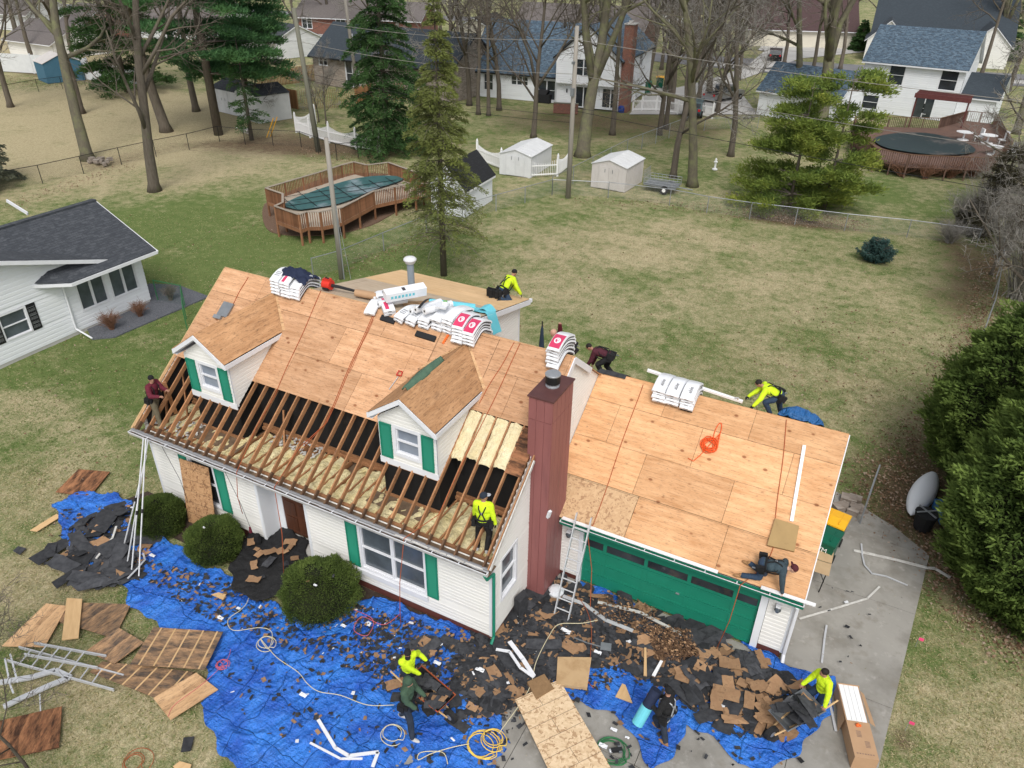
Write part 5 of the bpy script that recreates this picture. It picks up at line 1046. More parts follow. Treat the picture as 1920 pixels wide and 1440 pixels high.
for i, (a, b, sg) in enumerate(wires):
    a, b = Vector(a), Vector(b); pts = [a + (b-a)*t - Vector((0,0,4*sg*t*(1-t))) for t in [k/24 for k in range(25)]]; mb = MB(); mb.tube(pts, .016 if i < 5 else .013, 4)
    lab = ['topmost overhead wire left of the tall pale pole','second overhead wire left of the tall pale pole','topmost overhead wire right of the tall pale pole','second overhead wire right of the tall pale pole','lowest dark cable right of the tall pale pole','upper of two low cables across the spruces','lower of two low cables across the spruces','overhead wire running off to the left','short wire between the greenish and leaning poles','stub wire on the tall pale pole'][i]
    mb.build('overhead_wire', MT['twig_grey' if i < 4 else 'black_rubber'], label=lab, cat='wire', group='overhead wires')
# ---- vehicles
def car(px, rz, paint, lab, pickup=False, L_=4.6, H_=1.65):
    o = thing('parked_car', lab, 'pickup' if pickup else 'car', G(*px), 'cars parked on the far drives', rz=rz); W_ = 1.85; hl = L_/2; mb = MB()
    if pickup: prof = [(-hl,.45),(-hl,.95),(-.6,1.0),(-.5,1.72),(.75,1.75),(1.25,1.12),(hl-.1,1.0),(hl,.8),(hl,.4)]
    else: prof = [(-hl,.4),(-hl+.05,1.0),(-hl+.35,H_*.97),(.5,H_),(1.15,1.05),(hl-.15,.92),(hl,.7),(hl,.35)]
    for s_ in (-1,): mb.prism([(x,-W_/2*(1 if z < 1.1 else 1),z) for x, z in prof], (0,W_,0))
    b_ = mb.build('body', MT[paint], o); mb = MB()
    if pickup: g = [(-.55,1.1),(-.5,1.62),(.7,1.65),(1.12,1.13)]
    else: g = [(-hl+.25,1.08),(-hl+.42,H_*.93),(.45,H_*.96),(.98,1.1)]
    mb.prism([(x,-W_/2-.012,z) for x, z in g], (0,W_+.024,0)); a, b = g[2], g[3]; mb.prism([(a[0]+.06,-W_/2+.12,a[1]+.02),(b[0]+.06,-W_/2+.08,b[1]+.02),(b[0]+.06,W_/2-.08,b[1]+.02),(a[0]+.06,W_/2-.12,a[1]+.02)], (.02,0,.02))
    a, b = g[0], g[1]; mb.prism([(a[0]-.13,-W_/2+.12,a[1]+.03),(b[0]-.13,-W_/2+.15,b[1]-.02),(b[0]-.13,W_/2-.15,b[1]-.02),(a[0]-.13,W_/2-.12,a[1]+.03)], (-.05,0,0)); mb.build('glass', MT['dark_glass'], o)
    if pickup: mb = MB(); mb.box(-hl+.1,-.75,1.0,-.65,.75,1.012); mb.build('bed', MT['black_rubber'], o)
    for x in (-hl+.85, hl-.85):
        for y in (-W_/2-.01, W_/2+.01):
            mb = MB(); mb.tube([(x,y-.11,.34),(x,y+.11,.34)], .34, 14); w = mb.build('wheel', MT['tyre'], o); mb = MB(); mb.tube([(x,y-.12,.34),(x,y+.12,.34)], .18, 10); mb.build('rim', MT['galv'], w)
    for y in (-.7,.7): mb = MB(); mb.box(-hl-.03,y-.12,.75,-hl+.02,y+.12,1.0); mb.build('tail_light', MT['red_light'], o); mb = MB(); mb.box(hl-.1,y-.18,.68,hl+.02,y+.18,.84); mb.build('headlight', MT['white_plastic'], o)
    mb = MB(); mb.box(-hl-.06,-W_/2+.05,.35,-hl,W_/2-.05,.6); mb.build('bumper', MT['galv' if pickup else 'black_rubber'], o); return o
car((1452,112), math.radians(100), 'car_black', 'black car parked before the white garage door across the street'); car((1355,188), math.radians(68), 'car_silver', 'silver pickup truck parked nose-in on the far drive', True, 5.6)
car((1300,215), math.radians(100), 'car_teal', 'dark teal car half hidden by bare trunks left of the silver pickup'); car((671,44), math.radians(75), 'car_pale', 'pale silver wagon in front of the red brick ranch'); car((640,47), math.radians(72), 'car_black', 'black car left of the pale wagon at the brick ranch')
# ---- small yard things
def bin_(b, rz, lid, lab, parent=None, sc=1.0, group=None, text=False):
    o = thing('wheelie_bin', lab, 'bin', b, group, rz=rz); mb = MB(); w, d, h = .62, .70, .98
    mb.add([(-w*.42,-d*.38,.06),(w*.42,-d*.38,.06),(w*.42,d*.36,.06),(-w*.42,d*.36,.06),(-w/2,-d/2,h),(w/2,-d/2,h),(w/2,d/2,h),(-w/2,d/2,h)], [(0,3,2,1),(4,5,6,7),(0,1,5,4),(1,2,6,5),(2,3,7,6),(3,0,4,7)]); mb.box(-w/2-.02,-d/2-.03,h-.06,w/2+.02,d/2+.02,h)
    mb.build('body', MT['bin_green'], o); mb = MB(); mb.prism([(-w/2-.03,-d/2-.06,h+.0),(-w/2-.03,-d/2-.05,h+.04),(-w/2-.03,-.05,h+.10),(-w/2-.03,d/2-.02,h+.08),(-w/2-.03,d/2+.04,h+.0)], (w+.06,0,0))
    mb.box(-.16,-d/2+.05,h+.05,-.13,d/2-.1,h+.10); mb.box(.13,-d/2+.05,h+.05,.16,d/2-.1,h+.10); mb.build('lid', MT[lid], o)
    for s_ in (-1,1): mb = MB(); mb.tube([(s_*w*.48,d*.34,.13),(s_*w*.40,d*.34,.13)], .13, 12); mb.build('wheel', MT['tyre'], o)
    mb = MB(); mb.tube([(-.2,d/2+.1,h-.02),(.2,d/2+.1,h-.02)], .02, 6); mb.build('handle', MT['bin_green'], o); return o
for px, lid, lab in (((1213,175),'bin_green','dark green bin against the side of the far white house'), ((1236,165),'yellow_paint','yellow-lidded green bin left of another beside the far drive'), ((1250,170),'yellow_paint','yellow-lidded green bin right of another beside the far drive')): o = bin_(G(*px), .3, lid, lab); o.scale = (1.4,1.4,1.3)
b = G(1230,357); tr = thing('utility_trailer', 'galvanised wire-sided utility trailer beside the tan metal shed', 'trailer', b); x, y = b[0], b[1]
mb = MB(); mb.box(x-.8,y-.6,.45,x+1.6,y+.9,.52); mb.tube([(x+1.6,y+.1,.45),(x+2.7,y+.1,.4)], .04, 6); mb.build('bed', MT['steel_grey'], tr)
mb = MB()
for yy in (y-.6, y+.9):
    for z in (.62,.8,1.0): mb.tube([(x-.8,yy,z),(x+1.6,yy,z)], .018, 4)
    for k in range(9): mb.tube([(x-.8+k*.3,yy,.5),(x-.8+k*.3,yy,1.0)], .014, 4)
mb.build('side_rail', MT['galv'], tr); mb = MB()
for k in range(9): mb.tube([(x-.82,y-.6+k*.187,.5),(x-.9,y-.6+k*.187,1.5)], .014, 4)
for z in (.5,.9,1.2,1.5): mb.tube([(x-.85,y-.6,z),(x-.85,y+.9,z)], .016, 4)
mb.build('ramp_gate', MT['galv'], tr)
for yy in (y-.7, y+1.0): mb = MB(); mb.tube([(x+.8,yy-.08,.3),(x+.8,yy+.08,.3)], .3, 14); w = mb.build('wheel', MT['tyre'], tr); mb = MB(); mb.tube([(x+.8,yy-.09,.3),(x+.8,yy+.09,.3)], .14, 8); mb.build('rim', MT['white_plastic'], w)
b = G(1340,318); mb = MB(); mb.lathe(tuple(b), [(.22,0),(.22,.08),(.09,.14),(.08,.5),(.16,.6),(.16,.66),(.08,.72),(.1,.82),(.04,.92)], 10); mb.build('garden_statue', MT['white_plastic'], loc=b, label='small white garden ornament on a pedestal in the far lawn', cat='statue')
b = G(870,68); mb = MB(); mb.lathe(tuple(b), [(.25,0),(.2,.1),(.18,.8),(.26,.85),(.2,1.0),(.05,1.1)], 10); mb.box(b[0]-.35,b[1]-.1,.55,b[0]+.35,b[1]+.1,.75); mb.build('fire_hydrant', mk('hydrant', (.5,.03,.02)), loc=b, label='red fire hydrant on the verge across the street', cat='hydrant')
b = G(463,256); wc = thing('garden_cart', 'small white and black wheelbarrow standing on the bark bed near the pine', 'cart', b); mb = MB()
mb.add([(b[0]-.25,b[1]-.2,.35),(b[0]+.3,b[1]-.2,.35),(b[0]+.3,b[1]+.2,.35),(b[0]-.25,b[1]+.2,.35),(b[0]-.45,b[1]-.35,.7),(b[0]+.45,b[1]-.35,.62),(b[0]+.45,b[1]+.35,.62),(b[0]-.45,b[1]+.35,.7)], [(0,3,2,1),(0,1,5,4),(1,2,6,5),(2,3,7,6),(3,0,4,7)]); mb.build('tray', MT['shed_tan'], wc)
mb = MB(); mb.tube([(b[0]-.9,b[1]-.25,.75),(b[0]+.4,b[1]-.15,.3)], .025, 5); mb.tube([(b[0]-.9,b[1]+.25,.75),(b[0]+.4,b[1]+.15,.3)], .025, 5); mb.build('handle', MT['white_plastic'], wc); mb = MB(); mb.tube([(b[0]+.45,b[1]-.05,.18),(b[0]+.45,b[1]+.05,.18)], .18, 10); mb.build('wheel', MT['tyre'], wc)
for px, lab in (((500,258),'yellow stake leaning left in the dark fence, left one'), ((507,256),'yellow stake leaning in the dark fence, right one')):
    b = G(*px); mb = MB(); mb.tube([tuple(b), (b[0]+.6,b[1]+.6,1.7)], .04, 6); mb.build('yellow_stake', MT['yellow_paint'], loc=b, label=lab, cat='stake', group='yellow stakes')
b = G(192,306); mb = MB()
for k in range(14): mb.cbox((b[0]+rnd.uniform(-1,1),b[1]+rnd.uniform(-.5,.5),.12+rnd.random()*.2),(.4,.3,.25),rnd.uniform(0,3))
mb.build('stone_pile', MT['stone'], loc=b, label='low pile of mossy stones behind the left chain-link fence', cat='stones')
# ================================================================ trees and plants
RN = np.random.default_rng(11)
def leaves(name, P, D, L, Wd, tone, mt, parent=None, loc=(0,0,0), **kw):
    """diamond leaf faces at P along D, one mesh"""
    n = len(P); P = np.asarray(P, float); D = D/(np.linalg.norm(D, axis=1, keepdims=True)+1e-9)
    R_ = RN.normal(size=(n,3)); S = np.cross(D, R_); S /= (np.linalg.norm(S, axis=1, keepdims=True)+1e-9)
    L = np.broadcast_to(np.asarray(L, float), (n,))[:,None]; Wd = np.broadcast_to(np.asarray(Wd, float), (n,))[:,None]
    V = np.stack([P, P + D*L*.5 + S*Wd*.5, P + D*L, P + D*L*.5 - S*Wd*.5], 1).reshape(-1, 3)
    off = np.array(OFS.get(parent.name, (0,0,0)) if parent else loc, float); V = V - off
    me = bpy.data.meshes.new(name); me.vertices.add(n*4); me.vertices.foreach_set('co', V.ravel().astype(np.float32))
    me.loops.add(n*4); me.loops.foreach_set('vertex_index', np.arange(n*4, dtype=np.int32)); me.polygons.add(n); me.polygons.foreach_set('loop_start', np.arange(0, n*4, 4, dtype=np.int32))
    me.update(); me.materials.append(MT[mt]); at = me.attributes.new('tone', 'FLOAT', 'FACE'); at.data.foreach_set('value', np.clip(tone, 0, 1).astype(np.float32)); me.validate()
    return link(name, me, parent, off, **kw)
def cn(P, s, seed=0):   # cheap clump noise for many points
    P = np.asarray(P)*s + seed; return .5 + .25*(np.sin(P[:,0]*1.7+P[:,1]*2.3)+np.sin(P[:,1]*1.9-P[:,2]*2.9+1.3)+np.sin(P[:,2]*2.1+P[:,0]*1.3+.7))*.66
def bare(name, label, base, H, r0, seed, first=.3, limbs=9, spread=1.0, bark='bark', twig='twig', lv=4, fork=None, group=None, cat='tree', up=.35, twigr=.012, dens=1.0):
    rr = random.Random(seed); t = thing(name, label, cat, base, group); tb = MB(); cb = MB(); bx, by, bz = base
    def grow(mb, p, d, L_, r, depth, m_):
        k = 7 if depth == 0 else max(3, 5-depth); pts = [p]; rs = [r]; q = p.copy(); dd = d.copy(); tip = .28 if depth else .22
        for i in range(k):
            w = (.05 if depth == 0 else .16); dd = (dd + Vector((rr.gauss(0,w), rr.gauss(0,w), rr.gauss(0,w) + (up*.22 if depth else .05)))).normalized(); q = q + dd*(L_/k); pts.append(q.copy()); rs.append(max(r*(1-(1-tip)*(i+1)/k), .004))
        if depth == 0: rs[0] *= 1.5; pts[0] = p - Vector((0,0,.15)); pts.insert(1, p + (pts[1]-p)*.18); rs.insert(1, r*1.05)
        mb.tube(pts, rs, {0:12,1:7,2:5}.get(depth, 3), m_, cap=depth < 2)
        return pts, rs
    def rec(pts, rs, L_, depth):
        if depth > lv: return
        n = {1: limbs, 2: 6, 3: 5, 4: 4}.get(depth, 3); n = max(2, int(n*dens)) if depth > 1 else n
        for i in range(n):
            f = (first + (1-first)*((i+rr.random())/n)) if depth == 1 else .22 + .75*((i+rr.random())/n)
            x = f*(len(pts)-1); j = min(int(x), len(pts)-2); p = pts[j].lerp(pts[j+1], x-j); ax = (pts[j+1]-pts[j]).normalized(); r = rs[j] + (rs[j+1]-rs[j])*(x-j)
            az = rr.uniform(0, 2*math.pi); o1 = ax.orthogonal().normalized(); o2 = ax.cross(o1); ang = math.radians(rr.uniform(32, 62))*spread
            d = (ax*math.cos(ang) + (o1*math.cos(az)+o2*math.sin(az))*math.sin(ang)).normalized()
            l2 = L_*(rr.uniform(.32,.5) if depth == 1 else rr.uniform(.38,.62))*(1.15-f*.45); r2 = max(min(r*.55, r0*.42 if depth == 1 else r*.6), twigr*(.9 if depth > 3 else 1.3))
            a, b = grow(cb, p, d, l2, r2, depth, 1 if depth > 2 else 0); rec(a, b, l2, depth+1)
    pts, rs = grow(tb, Vector(base), Vector((rr.gauss(0,.025), rr.gauss(0,.025), 1)), H, r0, 0, 0)
    if fork:
        for s_ in (-1, 1):
            j = 3; a, b = grow(tb, pts[j].copy(), Vector((s_*fork, rr.gauss(0,.1), 1)).normalized(), H*.7, rs[j]*.75, 1, 0); rec(a, b, H*.8, 1)
    rec(pts, rs, H, 1)
    tb.build('trunk', MT[bark], t, smooth=True); cb.build('crown', [MT[bark], MT[twig]], t, smooth=True); return t
protos = []
def placetree(px, i, lab, sc=1.0, rz=None, name=None, base=None):
    b = base if base is not None else G(*px); o = protos[i][0]
    if not protos[i][1]: protos[i][1] = True; o.location = b; o.rotation_euler.z = rz or 0; o.scale = (sc,sc,sc); o['label'] = lab
    else: o = dup(o, b, rz if rz is not None else rnd.uniform(0,6.28), lab, sc)
    return o
GT = 'bare trees behind the yards'
for i, kw in enumerate([dict(H=21, r0=.40, dens=1.2, twigr=.016, first=.30, limbs=11), dict(H=20, r0=.30, first=.42, limbs=10, dens=1.2, twigr=.016), dict(H=22, r0=.42, first=.35, limbs=10, bark='bark_green'), dict(H=18, r0=.30, first=.30, limbs=11, fork=.38, dens=1.2), dict(H=20, r0=.56, first=.38, limbs=7, fork=.30, bark='bark_green'), dict(H=14, r0=.20, first=.25, limbs=13, twig='twig_grey', dens=1.25, twigr=.016)]):
    protos.append([bare('bare_tree', 'x', (0,0,0), seed=20+i, group=GT, **kw), False])
TL = [((290,357),0,'tall bare tree with long low limbs, alone on the tan lawn left of the pool',.95,1.2),((165,299),2,'thick bare trunk at the dark fence bend, nearest the stone pile',1.05,2.4),((152,212),1,'bare trunk just behind the thick one, left yard',1.2,4.0),
 ((312,246),0,'grey bare trunk immediately left of the big white pine',1.15,5.1),((368,208),1,'bare trunk rising behind the white pine',1.1,.4),((236,150),5,'thin bare tree near the blue shed',1.1,1.9),((1000,257),3,'Y-forked bare tree in front of the far white gabled house',.85,.15),
 ((1092,292),4,'huge forked bare tree beside the tall pale pole',1.0,.35),((1148,252),1,'slim bare trunk in front of the tall brick chimney',.85,2.0),((1236,252),5,'thin bare trunk by the white picket gate',1.25,3.1),((1262,332),5,'thin bare trunk standing behind the wire trailer',1.25,5.0),
 ((1298,348),2,'pale straight trunk right of the wire trailer',.88,4.2),((1370,292),5,'dark slim bare tree left of the yellow-green pine',1.3,.9),((1536,255),4,'massive bare trunk behind the yellow-green pine',1.1,1.25),((1498,215),2,'greenish bare trunk left of the massive one, behind the pine',.95,3.3),
 ((880,197),5,'first of four slim trunks left of the far blue roof',1.4,2.2),((897,214),1,'second of four slim trunks left of the far blue roof',.75,.8),((916,216),1,'third of four slim trunks left of the far blue roof',.7,4.8),((936,206),5,'fourth of four slim trunks left of the far blue roof',1.3,1.4),
 ((847,120),3,'dark forked tree behind the spruce tips',1.1,2.9),((1215,150),0,'bare tree just right of the far white gable house',.8,1.0),((1258,205),1,'bare trunk among the cluster left of the silver pickup',.9,2.6),((1283,225),1,'bare trunk touching the dark teal car',.9,5.6),((1330,172),0,'bare tree leaning over the silver pickup',.9,3.9),
 ((1385,150),5,'small bare tree at the pickup driveway edge',1.2,.2),((1240,130),5,'small bare tree beside the street, centre right',1.3,4.4),((1875,118),4,'bare tree at the top right street corner',.9,2.1),((1735,70),0,'bare tree between the white houses, top right',.8,5.9),((1905,250),2,'bare trunk on the right edge beyond the red deck',.8,1.7),
 ((30,60),0,'leftmost bare tree along the top edge',1.0,.9),((110,45),3,'bare tree along the top edge above the blue shed',1.1,2.7),((200,60),1,'bare tree along the top edge left of the pine',1.1,3.9),((470,60),0,'bare tree along the top edge right of the pine',.9,1.8),((560,95),5,'slim tree beside the red brick ranch',1.2,.6),
 ((1110,60),0,'bare tree above the far white gable',.9,2.3),((1300,70),1,'bare tree behind the street, right of centre',1.0,5.2),((1345,95),0,'street-side bare tree left of the black car',.8,.5),((1180,50),5,'slim bare tree in front of the taupe roof',1.3,1.1),((1420,60),3,'forked bare tree left of the brown roof',.9,3.6),((1600,60),0,'bare tree above the yellow-green pine',.8,4.9),
 ((330,120),5,'thin tree behind the white pine branches',1.4,2.5),((80,75),5,'thin tree near the long white fence',1.4,4.1),((960,50),5,'slim tree over the brick ranch roof',1.2,.1),((1040,45),0,'bare tree over the brick ranch roof',.9,3.0)]
for a in TL: placetree(a[0], a[1], a[2], a[3], a[4])
for k, (x, y, i, sc) in enumerate(((1248,240,1,.8),(1290,160,5,1.4),(1310,190,1,.85),(1345,210,5,1.3),(1270,110,5,1.5),(1360,120,5,1.5),(860,150,1,.8),(1075,110,5,1.4),(1140,95,1,.9),(1470,120,5,1.4),(1520,150,1,.9),(1575,130,5,1.4),(1640,60,5,1.5),(1700,90,1,.9),(1790,100,5,1.5),(1840,140,1,.9),(1890,170,5,1.5),(1915,330,5,1.2),(60,110,1,1.0),(140,120,5,1.5),(270,110,1,1.1),(20,200,5,1.4),(620,60,5,1.5),(700,80,5,1.4),(830,90,0,.8),(1000,70,1,1.0),(1450,60,0,.9),(1550,70,1,1.0),(1330,60,1,1.0),(1230,70,0,.9))): placetree((x,y), i, 'slim leafless tree of the grove beyond the yards', sc)
# saplings along the pole line
for k, (px, sc) in enumerate((((612,232),.42),((735,196),.4),((598,228),.34),((718,226),.4),((480,228),.5))):
    o = dup(protos[5][0], G(*px), k*1.3, ['sapling behind the scalloped fence, right of the greenish pole','sapling by the cedar fence corner','sapling left of the greenish pole','sapling beside the dark spruce','sapling beside the grey-white shed'][k], sc); o.name = 'sapling'; o['group'] = 'saplings by the cedar fence'
def conifer(name, label, base, H, R, seed, mt, z0=.12, droop=.25, n_wh=26, nb=6, prof=None, nl=(.16,.035), dens=90, twisty=.15, tufts=False, low_sparse=0.0, bark='bark', group=None, flat=.35, tipb=.35, trunk_r=.2, gap=0.0):
    rg = np.random.default_rng(seed); rr = random.Random(seed); t = thing(name, label, 'tree', base, group); B = np.array(base, float)
    mb = MB(); mb.tube([(B[0],B[1],B[2]-.1),(B[0]+.03,B[1],B[2]+H*.4),(B[0],B[1],B[2]+H*.97)], [trunk_r,trunk_r*.7,.02], 10); mb.build('trunk', MT[bark], t, smooth=True)
    prof = prof or (lambda u: (1-u)**.8); bb = MB(); PP = []; DD = []; TT = []
    for w in range(n_wh):
        u = (w + rr.uniform(-.3,.3))/n_wh; u = min(max(u, 0), .985); z = H*(z0 + (1-z0)*u)
        for k in range(nb):
            if rr.random() < gap: continue
            az = rr.uniform(0, 6.283); Lb = R*prof(u)*rr.uniform(.72,1.12)
            if Lb < .12: Lb = .12
            d = np.array([math.cos(az), math.sin(az), 0]); side = np.array([-d[1], d[0], 0]); rise = rr.uniform(-.05,.22)
            f = lambda s: B + d*Lb*s + np.array([0,0, z + Lb*(rise*s - droop*s*s)]) + side*twisty*Lb*math.sin(s*2.5+az)*s
            bb.tube([f(s) for s in (0,.33,.66,1)], [max(.05*Lb/3,.012),.02,.014,.006], 4, cap=False)
            n = int(dens*Lb*((.12+1.6*u) if (u < .34 and low_sparse) else 1)); 
            if n < 4: n = 4
            if tufts:
                s = rg.uniform(.35,1,n//8+1); c = np.array([f(a) for a in s]) + side*((rg.uniform(-1,1,len(s))*(.22+.0*s)*Lb*(1.15-s*.5)))[:,None]; c[:,2] += rg.uniform(-.05,.22,len(s))
                c = np.repeat(c, 8, 0); m = len(c); dirs = rg.normal(size=(m,3)); dirs[:,2] = np.abs(dirs[:,2])*.9+.15; dirs += d*.8; p = c + rg.normal(size=(m,3))*np.array([.19,.19,.13]); ss = np.repeat(s, 8)
            else:
                ss = rg.uniform(.08,1,n)**.8; lat = rg.uniform(-1,1,n); wdt = flat*Lb*(1-ss)**.6*.6+.10
                c = np.array([f(a) for a in ss]); p = c + side*(lat*wdt)[:,None] + np.array([0,0,1])*(-np.abs(lat)*wdt*.35 + rg.normal(size=n)*.05)[:,None]
                dirs = d[None,:]*.7 + side*(lat*1.1)[:,None] + rg.normal(size=(n,3))*.35; dirs[:,2] -= .25
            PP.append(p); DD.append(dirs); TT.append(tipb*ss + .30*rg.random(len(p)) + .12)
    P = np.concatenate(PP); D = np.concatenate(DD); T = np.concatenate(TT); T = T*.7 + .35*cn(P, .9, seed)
    bb.build('branches', MT['twig'], t); leaves('foliage', P, D, nl[0]*RN.uniform(.7,1.3,len(P)), nl[1], T, mt, t); return t
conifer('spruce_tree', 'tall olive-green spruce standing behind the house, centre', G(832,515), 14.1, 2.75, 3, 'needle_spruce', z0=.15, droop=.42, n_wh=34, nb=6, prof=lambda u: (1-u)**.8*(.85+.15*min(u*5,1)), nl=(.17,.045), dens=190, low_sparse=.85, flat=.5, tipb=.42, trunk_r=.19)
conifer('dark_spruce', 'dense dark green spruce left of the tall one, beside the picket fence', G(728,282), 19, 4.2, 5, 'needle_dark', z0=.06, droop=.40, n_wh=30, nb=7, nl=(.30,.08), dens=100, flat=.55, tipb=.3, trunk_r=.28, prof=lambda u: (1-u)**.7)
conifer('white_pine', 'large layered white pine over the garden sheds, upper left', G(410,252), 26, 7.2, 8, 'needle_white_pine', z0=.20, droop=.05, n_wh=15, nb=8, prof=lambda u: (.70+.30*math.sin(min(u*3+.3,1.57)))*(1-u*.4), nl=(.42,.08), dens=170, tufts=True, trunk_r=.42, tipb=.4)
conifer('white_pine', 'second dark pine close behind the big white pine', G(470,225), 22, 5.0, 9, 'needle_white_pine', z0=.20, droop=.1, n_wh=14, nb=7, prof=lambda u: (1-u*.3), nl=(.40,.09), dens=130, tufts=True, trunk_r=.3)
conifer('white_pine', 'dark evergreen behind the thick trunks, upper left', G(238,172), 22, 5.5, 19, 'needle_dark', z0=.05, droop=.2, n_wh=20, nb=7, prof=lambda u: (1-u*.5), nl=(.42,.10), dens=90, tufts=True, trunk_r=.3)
conifer('yellow_pine', 'yellow-green young pine behind the rear fence, right of centre', G(1478,392), 8.6, 4.2, 12, 'needle_yellow', z0=.05, droop=.02, n_wh=11, nb=8, prof=lambda u: (.98-.6*u), nl=(.28,.06), dens=230, tufts=True, trunk_r=.13, tipb=.5, gap=.28)
conifer('yellow_pine', 'taller thin yellow-green pine leaning out right of its bushier neighbour', G(1545,392), 9.4, 3.2, 13, 'needle_yellow', z0=.10, droop=.0, n_wh=10, nb=6, prof=lambda u: (1.0-.35*u), nl=(.30,.075), dens=200, tufts=True, trunk_r=.12, tipb=.5, gap=.4)
conifer('small_spruce', 'small spruce at the left frame edge below the dark fence', G(-45,352), 7.5, 3.6, 15, 'needle_grey', z0=.1, droop=.3, n_wh=16, nb=7, nl=(.26,.07), dens=110, flat=.5)
conifer('small_pine', 'thin dark pine beside the cedar fence', G(472,262), 9, 2.1, 16, 'needle_dark', z0=.2, droop=.25, n_wh=16, nb=5, nl=(.28,.06), dens=60, gap=.25)
for px, lab, H_, R_ in (((1880,112),'dark evergreen at the top right corner',9,2.5), ((1610,95),'small dark evergreen beside the white house, top right',5,1.8), ((255,62),'evergreen along the top edge, far left',9,3.5), ((1420,78),'dark shrub-like evergreen near the white garage door',4,2.5)):
    conifer('far_evergreen', lab, G(*px), H_, R_, int(px[0]), 'needle_dark', z0=.05, droop=.25, n_wh=14, nb=6, nl=(.5,.2), dens=50, group='far evergreens')
conifer('juniper', 'small blue-green juniper alone on the rear lawn', G(1640,487), 1.3, 1.05, 17, 'juniper_blue', z0=.05, droop=-.35, n_wh=10, nb=9, prof=lambda u: (1-u*.75), nl=(.14,.05), dens=170, flat=.5, trunk_r=.05)
# dense evergreens with a closed surface: arborvitae and clipped yews
def dense(name, label, c, fn, n, nl, mt, core=None, cat='shrub', seed=1, up=.6, rings=None, group=None, jit=.12, stem=.12, hh=1):
    """fn(u, az) -> radius at relative height u; leaves sit in a shell round it, sprays upwards and outwards"""
    rg = np.random.default_rng(seed); t = thing(name, label, cat, c, group); H = hh; az = rg.random(n)*6.2832; ug = np.linspace(0, 1, 200); fg = np.array([fn(a, 0.0) for a in ug]); Rm = fg.max()
    ds = np.hypot(np.diff(fg), np.diff(ug)*H)*(fg[1:]+fg[:-1]); cs = np.cumsum(ds)/ds.sum(); u = np.interp(rg.random(n), np.r_[0, cs], ug); rad = np.array([fn(a, b) for a, b in zip(u, az)]); cap = u > .985; rad[cap] *= np.sqrt(rg.random(cap.sum()))
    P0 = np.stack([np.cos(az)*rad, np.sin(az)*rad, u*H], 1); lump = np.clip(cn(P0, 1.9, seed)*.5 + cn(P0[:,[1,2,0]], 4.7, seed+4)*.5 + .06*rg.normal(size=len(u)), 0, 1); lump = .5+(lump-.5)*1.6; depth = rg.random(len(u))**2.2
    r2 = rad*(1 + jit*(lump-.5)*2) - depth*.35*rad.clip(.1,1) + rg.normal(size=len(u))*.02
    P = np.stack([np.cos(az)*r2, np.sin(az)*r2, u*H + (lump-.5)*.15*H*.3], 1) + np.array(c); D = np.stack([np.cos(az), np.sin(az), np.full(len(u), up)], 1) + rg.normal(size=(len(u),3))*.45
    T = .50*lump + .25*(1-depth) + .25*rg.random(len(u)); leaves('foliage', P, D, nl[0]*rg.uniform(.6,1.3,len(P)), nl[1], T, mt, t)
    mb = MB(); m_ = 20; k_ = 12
    mb.grid(m_, k_+1, lambda a, b: (c[0]+math.cos(a*6.2832)*(fn(min(b*1.08,1), a*6.2832)*.84 if b < .97 else 0), c[1]+math.sin(a*6.2832)*(fn(min(b*1.08,1), a*6.2832)*.84 if b < .97 else 0), c[2]+.02+min(b*1.08,1)*H*.93), t=.05); mb.build('dark_core', MT['core_fill'], t); return t  # closed near-black core filling the inside of the leaf shell
mk('core_fill', (.014,.018,.008), (.025,.028,.012), sc=4, rough=1, coord='Object')  # near-black green of the closed core behind the leaves
arb_prof = lambda R_: (lambda u, a: R_*(1-u**2.2)**.75*(.62+.38*min(1,u/.3))*(1+.10*math.sin(a*3+u*5)+.07*math.sin(a*7-u*9)) if u < 1 else .05)
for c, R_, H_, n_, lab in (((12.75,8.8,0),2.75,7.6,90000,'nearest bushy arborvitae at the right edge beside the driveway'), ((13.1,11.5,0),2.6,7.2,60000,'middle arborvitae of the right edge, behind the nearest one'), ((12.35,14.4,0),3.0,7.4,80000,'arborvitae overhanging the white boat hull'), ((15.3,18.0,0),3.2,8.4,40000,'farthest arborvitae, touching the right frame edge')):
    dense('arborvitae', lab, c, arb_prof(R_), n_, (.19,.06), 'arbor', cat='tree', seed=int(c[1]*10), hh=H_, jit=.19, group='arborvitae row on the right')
yew = lambda R_, H_: (lambda u, a: R_*(1-abs(u*1.12-.48)**2.8*2.6 if u > .43 else 1-.25*(.43-u))*(1+.035*math.sin(4*a+1)) if u < .97 else R_*.15)
for c, R_, H_, lab in (((-11.30,-1.0,.0),.74,1.12,'leftmost clipped yew globe, partly under the leaning poles'), ((-8.98,-.98,.0),.80,1.15,'clipped yew globe left of the front door'), ((-4.88,-1.12,.0),1.06,1.32,'largest clipped yew globe, right of the front door, with shingle scraps on it')):
    dense('clipped_yew', lab, c, lambda u, a, R_=R_: R_*max(.05, (1 - max(0, (u-.35)/.65)**2.6*1.0))**.5*(.86+.14*min(1,u*3))*(1+.03*math.sin(4*a+1)), 30000, (.055,.022), 'yew', seed=int(R_*100), hh=H_, group='clipped yews along the front wall', up=.9, jit=.13)
